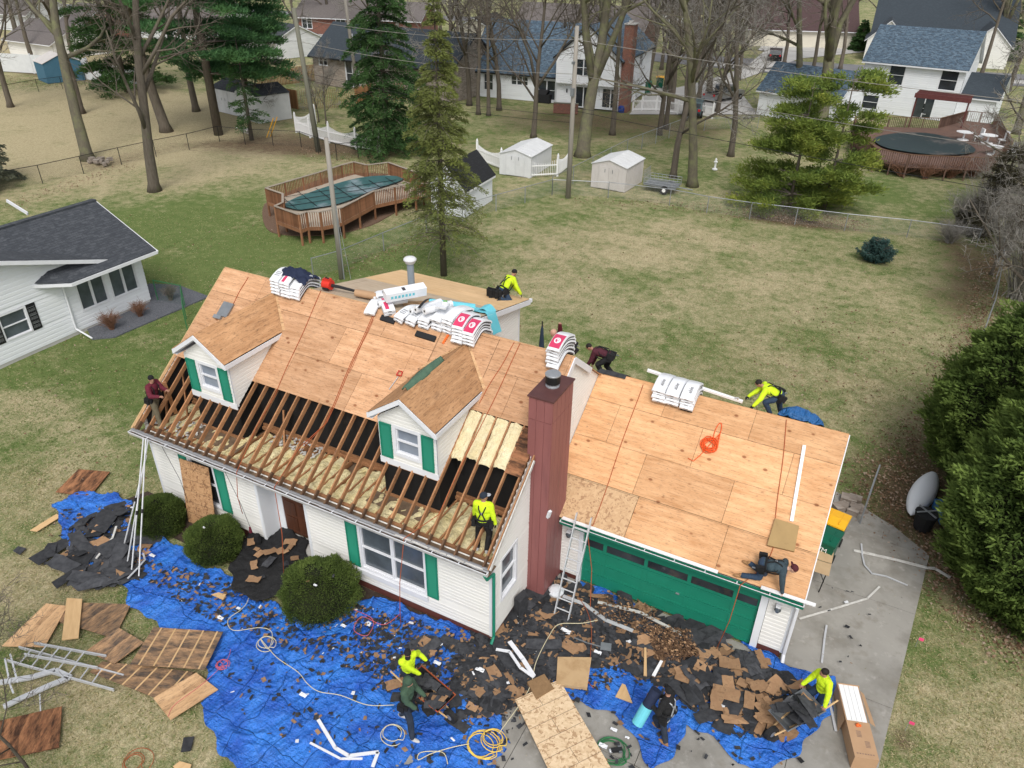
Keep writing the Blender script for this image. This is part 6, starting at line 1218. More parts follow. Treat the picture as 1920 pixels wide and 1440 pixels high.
# right hand tangle: bare trees and twiggy shrubs
bare('bare_tree', 'grey many-branched bare tree leaning in over the rear fence, right edge', tuple(G(1905,610)), 10.5, .24, 71, first=.12, limbs=15, spread=1.35, bark='bark', twig='twig_grey', up=.25, dens=1.15)
bare('bare_tree', 'bare tree further back on the right edge above the dark shrub', tuple(G(1925,420)), 13, .28, 72, first=.15, limbs=14, spread=1.3, twig='twig_grey', up=.2)
def shrub(px, lab, R_, H_, n, seed, mt='twig', group=None, base=None, sp=.9):
    rr = random.Random(seed); b = base if base is not None else G(*px); mb = MB()
    for i in range(n):
        az = rr.uniform(0,6.28); r_ = R_*rr.uniform(.15,1)*sp; hgt = H_*rr.uniform(.5,1); p0 = Vector((b[0]+rr.gauss(0,.08*R_), b[1]+rr.gauss(0,.08*R_), 0)); p3 = Vector((b[0]+math.cos(az)*r_, b[1]+math.sin(az)*r_, hgt)); pm = p0.lerp(p3, .5) + Vector((rr.gauss(0,.1)*R_, rr.gauss(0,.1)*R_, H_*.12))
        mb.tube([p0, pm, p3], [.012*R_+.003, .008*R_+.002, .003], 3, cap=False)
        for k in range(5): q = pm.lerp(p3, rr.random()); mb.tube([q, q + Vector((rr.gauss(0,1), rr.gauss(0,1), rr.gauss(.6,.6)))*R_*.22], .004, 3, cap=False)
    return mb.build('bare_shrub', MT[mt], loc=b, label=lab, cat='shrub', group=group)
mk('twig_red', (.16,.075,.045), (.24,.13,.08), sc=5, rough=.95, tone=.4)
shrub((200,612), 'leafless russet shrub in the grey gravel, left one by the neighbour window', .62, .9, 110, 1, 'twig_red', base=(-24.5,7.4,0)); shrub((252,580), 'leafless russet shrub in the grey gravel, middle one', .55, .75, 100, 2, 'twig_red', base=(-24.5,9.0,0)); shrub((300,540), 'leafless brown shrub beyond the neighbour\'s corner', .5, .9, 80, 3, base=(-24.7,11.0,0))
for k_, (bx_, by_, sc_) in enumerate(((13.5,29,.62),(15.5,33,.7),(17,38,.8),(14.5,41,.6),(12.6,36,.42),(18,46,.85))): o = dup(protos[5][0], (bx_,by_,0), k_*1.1, ['slender grey tree just above the arborvitae, right edge','slender grey tree in the right tangle, second from the arborvitae','grey tree of the right tangle, mid height','grey tree at the right end of the rear fence','smallest grey tree of the right tangle, nearest the juniper','tall grey tree at the back of the right tangle'][k_], sc_)
for k, (px, R_, H_) in enumerate((((1835,440),2.4,4.0),((1880,480),2.2,3.6),((1905,560),2.2,3.8),((1800,425),1.6,2.2),((1860,395),2.2,4.2),((1780,455),1.2,1.3))): shrub(px, ['tangled grey shrub at the right end of the rear fence','tangled shrub in front of the right-edge bare trees','tangled shrub beside the right chain-link fence','low twiggy shrub near the last fence posts','tall twiggy shrub behind the rear fence end','flat brushy twigs at the fence corner'][k], R_, H_, 150, 40+k, 'twig_grey', 'tangled shrubs at the right')
for k, px in enumerate(((1690,330),(1735,335),(1780,333),(1820,330))): shrub(px, 'bare brush along the front of the far red deck', 1.5, 1.2, 60, 60+k, 'twig_red', 'brush before the red deck')
conifer('dark_evergreen', 'dark vine-covered evergreen mass in the right-hand tangle', G(1850,440), 6.0, 2.0, 55, 'dark_twiggy', z0=.04, droop=.2, n_wh=15, nb=7, nl=(.30,.05), dens=60, prof=lambda u: (1-u)**.5)
for k, (px, r_) in enumerate((((240,340+0),.0),)): pass
bare('sapling', 'thin leafless sapling near the camera, bottom left over the plywood', tuple(G(70,1470)), 5.2, .04, 81, first=.2, limbs=13, spread=1.3, twig='twig', up=.3, twigr=.006)
bare('sapling', 'thin leafless sapling at the bottom left corner over the dark sheet', tuple(G(-70,1330)), 5.0, .04, 82, first=.2, limbs=13, spread=1.3, twig='twig', up=.3, twigr=.006)
mb = MB()
# leaf litter and grass
def scatter(polys, n, zf=.0):
    out = []; 
    for pix, k in polys:
        Q = np.array([G(*p)[:2] for p in pix]); lo, hi = Q.min(0), Q.max(0); m = 0; acc = []
        while m < k:
            c = RN.uniform(lo, hi, (k*2, 2)); ins = np.zeros(len(c), bool); nq = len(Q)
            for i in range(nq):
                a, b = Q[i], Q[(i+1)%nq]; cnd = ((a[1] > c[:,1]) != (b[1] > c[:,1])) & (c[:,0] < (b[0]-a[0])*(c[:,1]-a[1])/(b[1]-a[1]+1e-12)+a[0]); ins ^= cnd
            acc.append(c[ins]); m += ins.sum()
        out.append(np.concatenate(acc)[:k])
    return np.concatenate(out)
def litter(name, lab, polys, mt, L_, W_, tl, th, z=.0, tilt=.35, cat='leaves'):
    xy = scatter(polys, 0); n = len(xy); xy = xy + RN.normal(size=(n,2))*.45; P = np.c_[xy, np.full(n, z) + RN.random(n)*.02]; az = RN.random(n)*6.283; D = np.c_[np.cos(az), np.sin(az), RN.normal(size=n)*tilt]
    return leaves(name, P, D, L_*RN.uniform(.5,1.3,n), W_*RN.uniform(.6,1.2,n), RN.uniform(tl, th, n), mt, kind='stuff', label=lab, cat=cat)
litter('leaf_litter', 'brown fallen leaves strewn along the yard edges and under the evergreens', [([(1600,900),(1720,780),(1800,620),(1850,480),(1880,480),(1870,640),(1760,760),(1740,1080),(1690,1010),(1585,940)], 5200), ([(1740,1060),(1830,1170),(1960,1260),(1960,1200),(1850,1150),(1750,1000)], 1500), ([(1000,372),(1250,392),(1500,425),(1500,400),(1250,375)], 900), ([(1380,400),(1600,430),(1640,415),(1400,380)], 1500), ([(560,290),(760,345),(820,320),(700,290),(570,275)], 1500), ([(0,400),(0,380),(240,300),(240,320)], 500), ([(0,160),(160,165),(165,145),(0,140)], 1500), ([(640,510),(900,420),(900,410),(640,495)], 500), ([(1300,900),(1500,560),(1750,600),(1700,900)], 500), ([(0,400),(1000,420),(1750,480),(1700,900),(0,1000)], 1800)], 'leaf_brown', .11, .07, .1, 1.0, z=.0)
litter('grass_tan', 'dry straw-coloured tufts through the lawn', [([(-40,1480),(-40,420),(500,380),(1000,380),(1760,450),(1800,700),(1600,860),(1960,1300),(1960,1480)], 75000), ([(1100,640),(1700,600),(1760,900),(1600,860)], 12000), ([(1740,1100),(1960,1250),(1960,1480),(1650,1480)], 6000), ([(0,860),(300,900),(280,1000),(0,1000)], 5000), ([(0,1000),(300,1100),(400,1440),(0,1460)], 9000)], 'grass_blade', .10, .022, .25, 1.0, z=-.04, tilt=.5, cat='grass')
litter('grass_green', 'green tufts through the lawn', [([(-40,1480),(-40,420),(500,380),(1000,380),(1760,450),(1800,700),(1600,860),(1960,1300),(1960,1480)], 40000), ([(0,700),(380,560),(620,480),(840,470),(540,560),(260,860),(0,900)], 22000)], 'grass_green', .09, .022, .0, .75, z=-.04, tilt=.5, cat='grass')
# ================================================================ people
def ik(a, b, l1, l2, pole):
    a, b, pole = Vector(a), Vector(b), Vector(pole); d = b - a; L_ = min(d.length, (l1+l2)*.995); d.normalize(); b = a + d*L_
    x = (l1*l1 - l2*l2 + L_*L_)/(2*L_); h = math.sqrt(max(l1*l1 - x*x, 0)); pp = pole - d*pole.dot(d); pp = pp.normalized() if pp.length > 1e-4 else d.orthogonal().normalized()
    return a + d*x + pp*h, b
def capsule(bm, a, b, ra, rb, n=10):
    a, b = Vector(a), Vector(b); d = b - a; L_ = d.length; q = d.to_track_quat('Z', 'Y').to_matrix() if L_ > 1e-5 else Matrix.Identity(3); rings = []
    prof = [(-math.cos(t)*ra, math.sin(t)*ra) for t in (.35,.8,1.2)] + [(0, ra), (L_*.33, ra+(rb-ra)*.33), (L_*.66, ra+(rb-ra)*.66), (L_, rb)] + [(L_+math.sin(t)*rb, math.cos(t)*rb) for t in (.4,.8,1.25)]
    for z, r in prof: rings.append([bm.verts.new(a + q @ Vector((math.cos(2*math.pi*j/n)*r, math.sin(2*math.pi*j/n)*r, z))) for j in range(n)])
    for r0, r1 in zip(rings, rings[1:]):
        for j in range(n): bm.faces.new((r0[j], r0[(j+1)%n], r1[(j+1)%n], r1[j]))
    bm.faces.new(rings[0][::-1]); bm.faces.new(rings[-1])
def ellip(bm, c, rx, ry, rz, ax=None):
    M_ = Matrix.Translation(Vector(c)) @ (ax.to_4x4() if ax else Matrix.Identity(4)) @ Matrix.Diagonal((rx, ry, rz, 1)); bmesh.ops.create_icosphere(bm, subdivisions=3, radius=1, matrix=M_)
def axes(F, U):
    F, U = Vector(F).normalized(), Vector(U).normalized(); R = F.cross(U).normalized(); F = U.cross(R).normalized(); return Matrix((R, F, U)).transposed()   # columns right, forward, up
def person(label, pelvis, lean, face, feet, hands, shirt, pants, skin='skin', look=None, hat='beanie', hatm='black_cloth', shoe='black_rubber', sleeves=True, gloves=None, belt=True, harness='black_cloth', kneel=(None,None), elbow=None, group='workers on the site', knee=(None,None), toe=None, hood=None, logo=False):
    P = Vector(pelvis); U = Vector(lean).normalized(); F = Vector((math.cos(face), math.sin(face), 0)); A = axes(F, U); R, Fw, Up = A.col[0], A.col[1], A.col[2]
    chest = P + Up*.36; neck = P + Up*.53; sh = [neck - Up*.045 + R*s_*.175 for s_ in (-1,1)]; hip = [P + R*s_*.095 - Vector((0,0,.03)) for s_ in (-1,1)]
    lk = Vector(look).normalized() if look is not None else F; Uh = (Up*.6 + Vector((0,0,1))*.4).normalized(); H_ = axes(lk, Uh if abs(lk.dot(Uh)) < .95 else Up); head = neck + (Up*.5+Uh*.5).normalized()*.165 + lk*.02
    kn, an, el, wr = [], [], [], []
    for i in (0,1):
        k, a = ik(hip[i], feet[i], .43, .43, knee[i] if knee[i] is not None else F + R*(.25*(1 if i else -1))); kn.append(k); an.append(a)
        e, w = ik(sh[i], hands[i], .29, .26, (elbow[i] if elbow else (-F*.7 - Vector((0,0,.5)) + R*(.4*(1 if i else -1))))); el.append(e); wr.append(w)
    sk, st, pt, sm = 0, 1, 2, 0; bones = []
    def C(a, b, ra, rb, m_): bones.append((Vector(a), Vector(b), ra, rb, m_)); capsule(bm, a, b, ra, rb)
    bm = bmesh.new(); s1 = 1 if sleeves else 0
    ellip(bm, P + Up*.02, .180, .140, .14, A); bones.append((P - Up*.06, P + Up*.0, .12, .12, 2)); ellip(bm, P + Up*.20, .175, .138, .18, A); ellip(bm, P + Up*.38, .195, .145, .17, A); bones += [(P + Up*.10, P + Up*.45, .13, .13, 1)]
    C(sh[0]+R*.01, sh[1]-R*.01, .085, .085, 1); C(neck - Up*.02, head - Uh*.05, .055, .052, 0)
    ellip(bm, head + Uh*.015, .074, .094, .108, H_); ellip(bm, head + lk*.045 - Uh*.045, .052, .052, .060, H_); ellip(bm, head + lk*.097 - Uh*.008, .013, .018, .022, H_); ellip(bm, head + lk*.084 + Uh*.034, .045, .014, .012, H_)
    bones.append((head - Uh*.07, head + Uh*.06, .075, .09, 0))
    for s_ in (-1,1): ellip(bm, head + H_.col[0]*s_*.077, .012, .02, .028, H_)
    for i in (0,1):
        C(hip[i], kn[i], .105, .078, 2); C(kn[i], an[i] + (kn[i]-an[i]).normalized()*.03, .078, .062, 2); C(sh[i], el[i], .080, .066, 1); C(el[i], wr[i], .066, .046, 1 if sleeves else 0)
    me0 = bpy.data.meshes.new('t'); bm.to_mesh(me0); bm.free(); ob = bpy.data.objects.new('t', me0); COL.objects.link(ob)
    m1 = ob.modifiers.new('r', 'REMESH'); m1.mode = 'VOXEL'; m1.voxel_size = .014; m2 = ob.modifiers.new('s', 'SMOOTH'); m2.factor = .6; m2.iterations = 5
    dg = bpy.context.evaluated_depsgraph_get(); me = bpy.data.meshes.new_from_object(ob.evaluated_get(dg)); bpy.data.objects.remove(ob); bpy.data.meshes.remove(me0)
    nf = len(me.polygons); c = np.empty(nf*3); me.polygons.foreach_get('center', c); c = c.reshape(-1,3); best = np.full(nf, 9.0); mi = np.zeros(nf, int)
    for a, b, ra, rb, m_ in bones:
        a, b = np.array(a), np.array(b); d = b - a; t = np.clip(((c-a)@d)/(d@d+1e-9), 0, 1); ds = np.linalg.norm(c - a - t[:,None]*d, axis=1) - (ra + (rb-ra)*t); u = ds < best; best[u] = ds[u]; mi[u] = m_
    # cloth folds: small displacement along normals of clothed faces
    nv = len(me.vertices); co = np.empty(nv*3); me.vertices.foreach_get('co', co); co = co.reshape(-1,3); no = np.empty(nv*3); me.vertices.foreach_get('normal', no); no = no.reshape(-1,3)
    cl = np.zeros(nv); lt = np.empty(len(me.loops), int); me.loops.foreach_get('vertex_index', lt); ls = np.repeat(mi > 0, [p.loop_total for p in me.polygons]); cl[lt[ls]] = 1
    fold = np.array([noise.noise(Vector((p[0]*9, p[1]*9, p[2]*5)))*.010 + noise.noise(Vector((p[0]*22, p[1]*22, p[2]*11)))*.005 for p in co]); co += no*((fold + .006)*cl)[:,None]; me.vertices.foreach_set('co', co.ravel())
    # hands: palm, four fingers, thumb
    hb = bmesh.new()
    for i in (0,1):
        f = (wr[i]-el[i]).normalized(); side = f.cross(Vector((0,0,1))); side = side.normalized() if side.length > .1 else R.copy(); pn = side.cross(f).normalized(); s_ = 1 if i else -1
        B = Matrix((side, f, pn)).transposed(); ellip(hb, wr[i] + f*.045, .040, .052, .018, B)
        for k, (o_, l_) in enumerate(((-.030,.062),(-.010,.074),(.010,.070),(.030,.054))):
            p0 = wr[i] + f*.078 + side*o_; p1 = p0 + f*l_*.55 - pn*l_*.22; p2 = p1 + f*l_*.20 - pn*l_*.45; capsule(hb, p0, p1, .010, .009, 6); capsule(hb, p1, p2, .009, .007, 6)
        p0 = wr[i] + f*.03 - side*.034*s_; p1 = p0 - side*.028*s_ + f*.03 - pn*.012; capsule(hb, p0, p1, .012, .010, 6); capsule(hb, p1, p1 + f*.026 - pn*.014, .010, .008, 6)
    mh = bpy.data.meshes.new('h'); hb.to_mesh(mh); hb.free(); nb0 = len(me.polygons)
    bb = bmesh.new(); bb.from_mesh(me); bb.from_mesh(mh); bb.to_mesh(me); bb.free(); bpy.data.meshes.remove(mh)
    me.materials.clear()
    for x in (skin, shirt, pants, gloves or skin): me.materials.append(MT[x])
    allm = np.full(len(me.polygons), 3, dtype=np.int32); allm[:nb0] = mi; me.polygons.foreach_set('material_index', allm); me.polygons.foreach_set('use_smooth', [True]*len(me.polygons))
    at_ = me.attributes.new('tone', 'FLOAT', 'FACE'); at_.data.foreach_set('value', np.full(len(me.polygons), .5, dtype=np.float32))
    root = thing('person', label, 'person', (feet[0][0]*.5+feet[1][0]*.5, feet[0][1]*.5+feet[1][1]*.5, min(feet[0][2], feet[1][2])-.08), group); off = np.array(OFS[root.name])
    co = np.empty(len(me.vertices)*3); me.vertices.foreach_get('co', co); me.vertices.foreach_set('co', (co.reshape(-1,3)-off).ravel()); me.update(); link('body', me, root)
    # eyes and brows
    mb = MB()
    for s_ in (-1,1): mb.lathe((0,0,0), [(.001,0)], 3) if False else mb.cbox(tuple(head + lk*.089 + H_.col[0]*s_*.030 + Uh*.018), (.018,.006,.010), 0, M=H_)
    mb.build('eyes', MT['hair_black'], root)
    def bmo(fn, name, mt, smooth=True):
        b_ = bmesh.new(); fn(b_); m_ = bpy.data.meshes.new(name); b_.to_mesh(m_); b_.free(); m_.materials.append(MT[mt]); c_ = np.empty(len(m_.vertices)*3); m_.vertices.foreach_get('co', c_); m_.vertices.foreach_set('co', (c_.reshape(-1,3)-off).ravel()); m_.polygons.foreach_set('use_smooth', [smooth]*len(m_.polygons))
        a_ = m_.attributes.new('tone', 'FLOAT', 'FACE'); a_.data.foreach_set('value', np.full(len(m_.polygons), .5, dtype=np.float32)); m_.update(); return link(name, m_, root)
    hc = head + Uh*.035 - lk*.012
    if hat == 'hair' or hat == 'bald':
        bmo(lambda b_: ellip(b_, hc, .081, .097, .092, H_), 'hair', hatm)
    elif hat == 'hood': bmo(lambda b_: (ellip(b_, head + Uh*.02 - lk*.02, .105, .118, .135, H_), capsule(b_, head - lk*.05 - Uh*.03, neck - Fw*.05, .10, .085)), 'hood', hatm)
    else:
        bmo(lambda b_: ellip(b_, hc + Uh*.008, .085, .102, .092, H_), 'beanie' if hat == 'beanie' else 'cap', hatm)
        if hat in ('cap', 'backcap'): s_ = 1 if hat == 'cap' else -1; bmo(lambda b_: ellip(b_, head + lk*s_*.115 + Uh*.045, .068, .075, .011, H_), 'cap_brim', hatm if not hood else hood)
    for i in (0,1):
        tf = Vector(toe[i]) if toe and toe[i] is not None else F; tf.normalize(); ax = axes(tf, Vector((0,0,1)) if abs(tf.z) < .8 else -F); q = an[i]
        bmo(lambda b_: (ellip(b_, q + ax.col[1]*.055 - ax.col[2]*.035, .048, .135, .042, ax), ellip(b_, q - ax.col[2]*.0, .050, .062, .060, ax)), 'shoe', shoe)
    if belt:
        mb = MB(); n = 20; pts = [P + Up*.09 + R*math.cos(2*math.pi*k/n)*.192 + Fw*math.sin(2*math.pi*k/n)*.155 for k in range(n+1)]; mb.tube(pts, .024, 6, cap=False)
        for s_ in (-1, 1):
            mb.cbox(tuple(P + R*s_*.225 - Fw*.03 - Up*.03), (.09,.17,.20), 0, M=A); mb.cbox(tuple(P + R*s_*.20 + Fw*.09 - Up*.00), (.08,.09,.13), 0, M=A)
        tb_ = mb.build('tool_belt', MT['black_cloth'], root); mb = MB(); mb.beam(P + R*.235 - Fw*.02 + Up*.06, P + R*.235 - Fw*.04 - Up*.22, .025, .025); mb.build('hammer', MT['steel_grey'], tb_)
    if harness:
        mb = MB()
        for s_ in (-1, 1):
            loop = [(.11,.13,.10),(.10,.145,.30),(.095,.12,.45),(.10,.02,.535),(.07,-.125,.44),(.02*1,-.150,.30),(.09,-.145,.12)]
            mb.tube([P + R*s_*x + Fw*y + Up*z for x, y, z in [(x_*1.12, y_*1.16, z_) for x_, y_, z_ in loop]], .018, 5); mb.tube([P + R*s_*.185 + Fw*.05 + Up*.05, P + R*s_*.195 + Fw*.02 + Up*.30, P + R*s_*.18 - Fw*.05 + Up*.38], .013, 5)
            mb.tube([(hip[s_ > 0] + Vector((0,0,-.06))) + R*math.cos(t)*.118 + F*math.sin(t)*.118 for t in [k*.6283 for k in range(11)]], .014, 5)
        mb.build('harness', MT[harness], root); mb = MB(); mb.cbox(tuple(P - Fw*.165 + Up*.31), (.05,.02,.06), 0, M=A); mb.build('harness_ring', MT['galv'], root)
    if logo: mb = MB(); mb.cbox(tuple(P + Fw*.132 + R*.07 + Up*.40), (.05,.004,.025), 0, M=A); mb.build('shirt_print', MT['ink_dark'], root)
    return root
V3 = Vector
# 1 left rake worker, facing along the eave
person('person in maroon shirt and black beanie standing on the bare rafters at the left rake', (-11.92,.28,3.98), (.22,-.02,1), math.radians(8), [V3((-12.02,.12,3.12)), V3((-11.55,.02,3.16))][::1], [V3((-11.42,.42,4.30)), V3((-11.42,.12,4.22))], 'maroon_cloth', 'olive_pants', 'skin', look=(1,-.25,-.25), hat='beanie', shoe='grey_shoe', gloves=None)
# 2 hi-vis worker standing between the rafters, back to the camera
person('person in hi-vis shirt and grey-billed cap standing between the front rafters, back turned', (-.42,.30,3.86), (-.05,.10,1), math.radians(105), [V3((-.52,.18,3.03)), V3((-.27,.20,3.03))], [V3((-.72,.42,3.78)), V3((-.12,.40,3.74))], 'hivis', 'black_cloth', 'skin', look=(.5,.8,-.25), hat='cap', hatm='jeans_dark', hood='cap_grey', shoe='grey_shoe', gloves='black_cloth')
# 3 kneeling at the rear eave
person('person in hi-vis shirt kneeling at the rear eave of the low roof', (-4.25,8.45,6.00), (.30,.75,.8), math.radians(60), [V3((-4.50,8.2,5.84)), V3((-4.15,8.1,5.86))], [V3((-3.98,8.95,5.86)), V3((-3.72,8.75,5.84))], 'hivis', 'jeans', 'skin', look=(.4,.8,-.6), hat='beanie', gloves='black_cloth', knee=(V3((.3,.8,-.6)), V3((.5,.6,-.4))), toe=(V3((-.3,-1,0)), V3((-.3,-1,0))))
# 4, 5 maroon workers behind the ridge
person('balding person in bright maroon shirt bent over behind the ridge', (-.62,5.95,5.98), (-.72,-.30,.55), math.radians(205), [V3((-.80,5.85,5.36)), V3((-.45,6.1,5.22))], [V3((-1.0,5.3,5.85)), V3((-.95,5.7,6.75))], 'maroon_cloth', 'black_cloth', 'skin_pale', look=(-.7,-.5,-.6), hat='bald', hatm='skin_pale', elbow=(V3((0,0,1)), V3((.2,.6,1.2))))
person('person in plum shirt bending down behind the chimney gable', (.10,7.28,5.22), (-1,-.12,.22), math.radians(190), [V3((.0,7.05,4.60)), V3((.24,7.45,4.46))], [V3((-.60,6.95,4.66)), V3((-.53,7.4,4.56))], 'plum_cloth', 'black_cloth', 'skin', look=(-.8,-.3,-.45), hat='hair', hatm='hair_black')
# 6 hi-vis leaning over the garage ridge
person('person in hi-vis shirt leaning over the garage ridge with a hammer', (5.08,7.68,5.10), (-.95,-.25,.42), math.radians(195), [V3((4.95,7.45,4.56)), V3((5.25,7.95,4.25))], [V3((4.50,7.02,4.92)), V3((4.12,7.38,4.76))], 'hivis', 'jeans', 'skin', look=(-.8,-.3,-.5), hat='hair', hatm='hair_black', gloves='black_cloth', shoe='tan_boot')
mb = MB(); mb.tube([(4.12,7.38,4.70),(4.0,7.3,4.86)], .014, 6, 0); mb.cbox((3.98,7.29,4.89), (.12,.03,.03), .3, 1); mb.build('hammer', [MT['lumber_new'], MT['aluminium']], loc=(4.12,7.38,4.7), label='hammer swung in the hand of the person at the garage ridge', cat='hammer')
# 7 kneeling on the garage eave
person('person in slate jacket, maroon cap and jeans on hands and knees at the garage eave', (5.92,3.02,3.04), (1,.02,.16), math.radians(2), [V3((5.50,2.86,2.58)), V3((5.60,3.16,2.78))], [V3((6.46,3.22,2.86)), V3((6.52,2.78,2.54))], 'slate_cloth', 'jeans', 'skin_pale', look=(.75,-.2,-.75), hat='backcap', hatm='cap_maroon', shoe='tan_boot', knee=(V3((1,0,-.5)), V3((1,0,-.5))), toe=(V3((-1,-.2,.1)), V3((-1,.2,.1))), elbow=(V3((-.2,.3,.6)), V3((-.2,-.4,.4))))
# 8 - 11 on the ground
person('person in hi-vis shirt and black cap standing behind the loaded wheelbarrow', (-1.06,-2.30,.90), (.12,-.10,1), math.radians(-25), [V3((-1.2,-2.42,.10)), V3((-.95,-2.15,.10))], [V3((-.66,-2.35,.98)), V3((-.72,-2.02,1.12))][::-1], 'hivis', 'jeans_dark', 'skin', look=(.5,-.7,-.35), hat='cap', belt=False, harness=None, gloves='black_cloth')
person('person in hooded green sweatshirt striding beside the wheelbarrow with a red-black tool belt', (-.60,-3.02,.90), (.10,.02,1), math.radians(5), [V3((-.86,-2.98,.14)), V3((-.26,-3.36,.10))], [V3((-.28,-2.78,.98)), V3((-.30,-3.12,.92))], 'hood_green', 'jeans_dark', 'skin', look=(.9,.15,-.3), hat='hood', hatm='hood_green', shoe='grey_shoe', gloves='black_cloth', harness=None)
person('person all in black with cap and harness carrying a cyan roll across the right tarp', (4.86,-.50,.90), (-.10,.06,1), math.radians(165), [V3((4.70,-.35,.12)), V3((4.98,-.68,.10))], [V3((4.48,-.62,1.12)), V3((4.45,-.38,1.15))], 'black_cloth', 'jeans_dark', 'skin', look=(-.6,.7,-.2), hat='cap', shoe='tan_boot', harness='steel_strap' if 'steel_strap' in MT else 'galv')
mb = MB(); a, b = V3((4.30,-.88,.62)), V3((4.52,-.42,1.42)); d = (b-a).normalized(); mb.tube([a, a+d*.5], .135, 16, 0); mb.tube([a+d*.5, b], .13, 16, 1); rl = mb.build('sheet_roll', [MT['cyan_sheet'], MT['navy_cloth']], loc=a, label='light blue roll of underlayment held by the person in black', cat='roll')
person('person in hi-vis shirt with cropped black hair pushing the right wheelbarrow', (7.94,1.86,.90), (-.12,-.16,1), math.radians(228), [V3((8.0,1.95,.10)), V3((7.72,1.98,.10))][::1], [V3((8.05,1.42,.86)), V3((7.50,1.78,.92))][::1], 'hivis', 'jeans', 'skin', look=(-.9,-.3,-.3), hat='hair', hatm='hair_black', belt=False, harness=None, logo=True)
mb = MB(); c = (-4.48,8.22,zs(8.2))
for k in range(5): mb.cbox((c[0]+(-.16+.10*k), c[1]-.05*(k%2), c[2]+.17), (.12,.17,.26), .2*k)
mb.tube([(c[0]-.2,c[1],c[2]+.32),(c[0],c[1]-.12,c[2]+.38),(c[0]+.26,c[1],c[2]+.32)], .02, 5); mb.build('tool_bag', MT['black_cloth'], loc=c, label='black tool pouches hanging behind the kneeling person on the low rear roof', cat='tool bag')
# ================================================================ shingle bundles, rolls and tools on the roofs
def bundle_mesh(cfg):
    """one wrapped bundle lying across a ridge: bent over it (bend) or flat; x = width, y = length"""
    L_, W_, T_ = cfg.get('L',1.0), cfg.get('W',.34), cfg.get('T',.085); bend = cfg.get('bend',0.0); ny = 14; lift = cfg.get('lift', .0)
    def prof(y):  # height and slope of the centre line, rounded ridge
        r = .16+lift; k = bend
        return -k*(math.sqrt(y*y + r*r) - r)
    return L_, W_, T_, prof, ny
def bundle(parent_label, base, rz, bend=.72, L_=1.0, W_=.34, T_=.085, top='white', jag=0, group='shingle bundles on the roofs', bias=0.0, lift=0.0, tiltx=0, label=None, text=None, endm=None):
    t = thing('shingle_bundle', parent_label, 'shingle bundle', base, group, rz=rz); OFS[t.name] = (0,0,0); r = .14 + lift; ny = 16
    f = lambda y: -bend*(math.sqrt(y*y + r*r) - r) + tiltx*y
    def P(x, y, h):
        e = 1e-3; s = (f(y+e)-f(y-e))/(2*e); n = Vector((0,-s,1)).normalized(); return Vector((x, y, f(y))) + n*h
    ys = [bias - L_/2 + L_*k/ny for k in range(ny+1)]; mb = MB(); rows = []
    for k, y in enumerate(ys):
        puff = .012 if 0 < k < ny else -.006; rows.append([P(-W_/2,y,.004), P(-W_/2-.004,y,T_*.5), P(-W_/2+.01,y,T_+puff-.008), P(0,y,T_+puff+.004), P(W_/2-.01,y,T_+puff-.008), P(W_/2+.004,y,T_*.5), P(W_/2,y,.004)])
    vs = [p for r_ in rows for p in r_]
    for k in range(ny):
        for j in range(6): mb.add([vs[k*7+j], vs[k*7+j+1], vs[(k+1)*7+j+1], vs[(k+1)*7+j]], [(0,1,2,3)], 1 if j in (0,5) and 0 < k < ny-1 else 0, .5)
    for k in (0, ny): q = rows[k]; mb.face(q if k == 0 else q[::-1], 0, .5)
    for k in (0,): # dark open ends of the wrapper
        e = rows[k]; c = (e[0]+e[6]+e[3]+e[3])/4; d = Vector((0,-.004,0)); mb.face([c + (p-c)*Vector((.3,.3,.3)).x + d for p in e], 2, .5)
    body = mb.build('wrapper', [MT['wrap_white'], MT['wrap_edge'], MT['black_rubber']], t)
    if top in ('pink', 'stripe'):
        a, b = ((1,8) if top == 'pink' else (1,11)); w0, w1 = ((-.43,.43) if top == 'pink' else (-.30,.02)); m2 = MB()
        m2.grid(6, b-a, lambda u, v: P(W_*(w0+(w1-w0)*u), ys[a] + (ys[b]-ys[a])*v, T_+.0165)); m2.build('pink_panel', MT['wrap_pink'], t)
        if top == 'pink':
            m3 = MB(); yc = (ys[a]+ys[b])/2; n = 20; m3.face([P(W_*.26*math.cos(6.283*k/n), yc + .09*math.sin(6.283*k/n), T_+.019) for k in range(n)]); m3.build('round_emblem', MT['wrap_white'], t)
            m4 = MB(); m4.tube([P(W_*.16*math.cos(.5+k*.35), yc+.055*math.sin(.5+k*.35), T_+.0205) for k in range(14)], .005, 4); m4.tube([P(-W_*.12, yc, T_+.021), P(W_*.12, yc, T_+.021)], .006, 4); m4.build('emblem_mark', MT['wrap_pink'], t)
    if top == 'print':
        m3 = MB()
        for r_ in range(3):
            yy = ys[3] + r_*.06
            for k in range(5): m3.face([P(-.09+.04*k, yy, T_+.0165), P(-.09+.04*k+.024, yy, T_+.0165), P(-.09+.04*k+.024, yy+.032, T_+.0165), P(-.09+.04*k, yy+.032, T_+.0165)])
        m3.build('print', MT['wrap_edge'], t)
    if text:
        o = lettering(text, .15, t, 'ink_dark')
        p = P(.07, -.22, T_+.019); sl = math.atan(-(f(-.219)-f(-.221))/.002) if True else 0; o.matrix_local = Matrix.Translation(p) @ Matrix.Rotation(-sl, 4, 'X') @ Matrix.Rotation(math.radians(90), 4, 'Z')
    return t
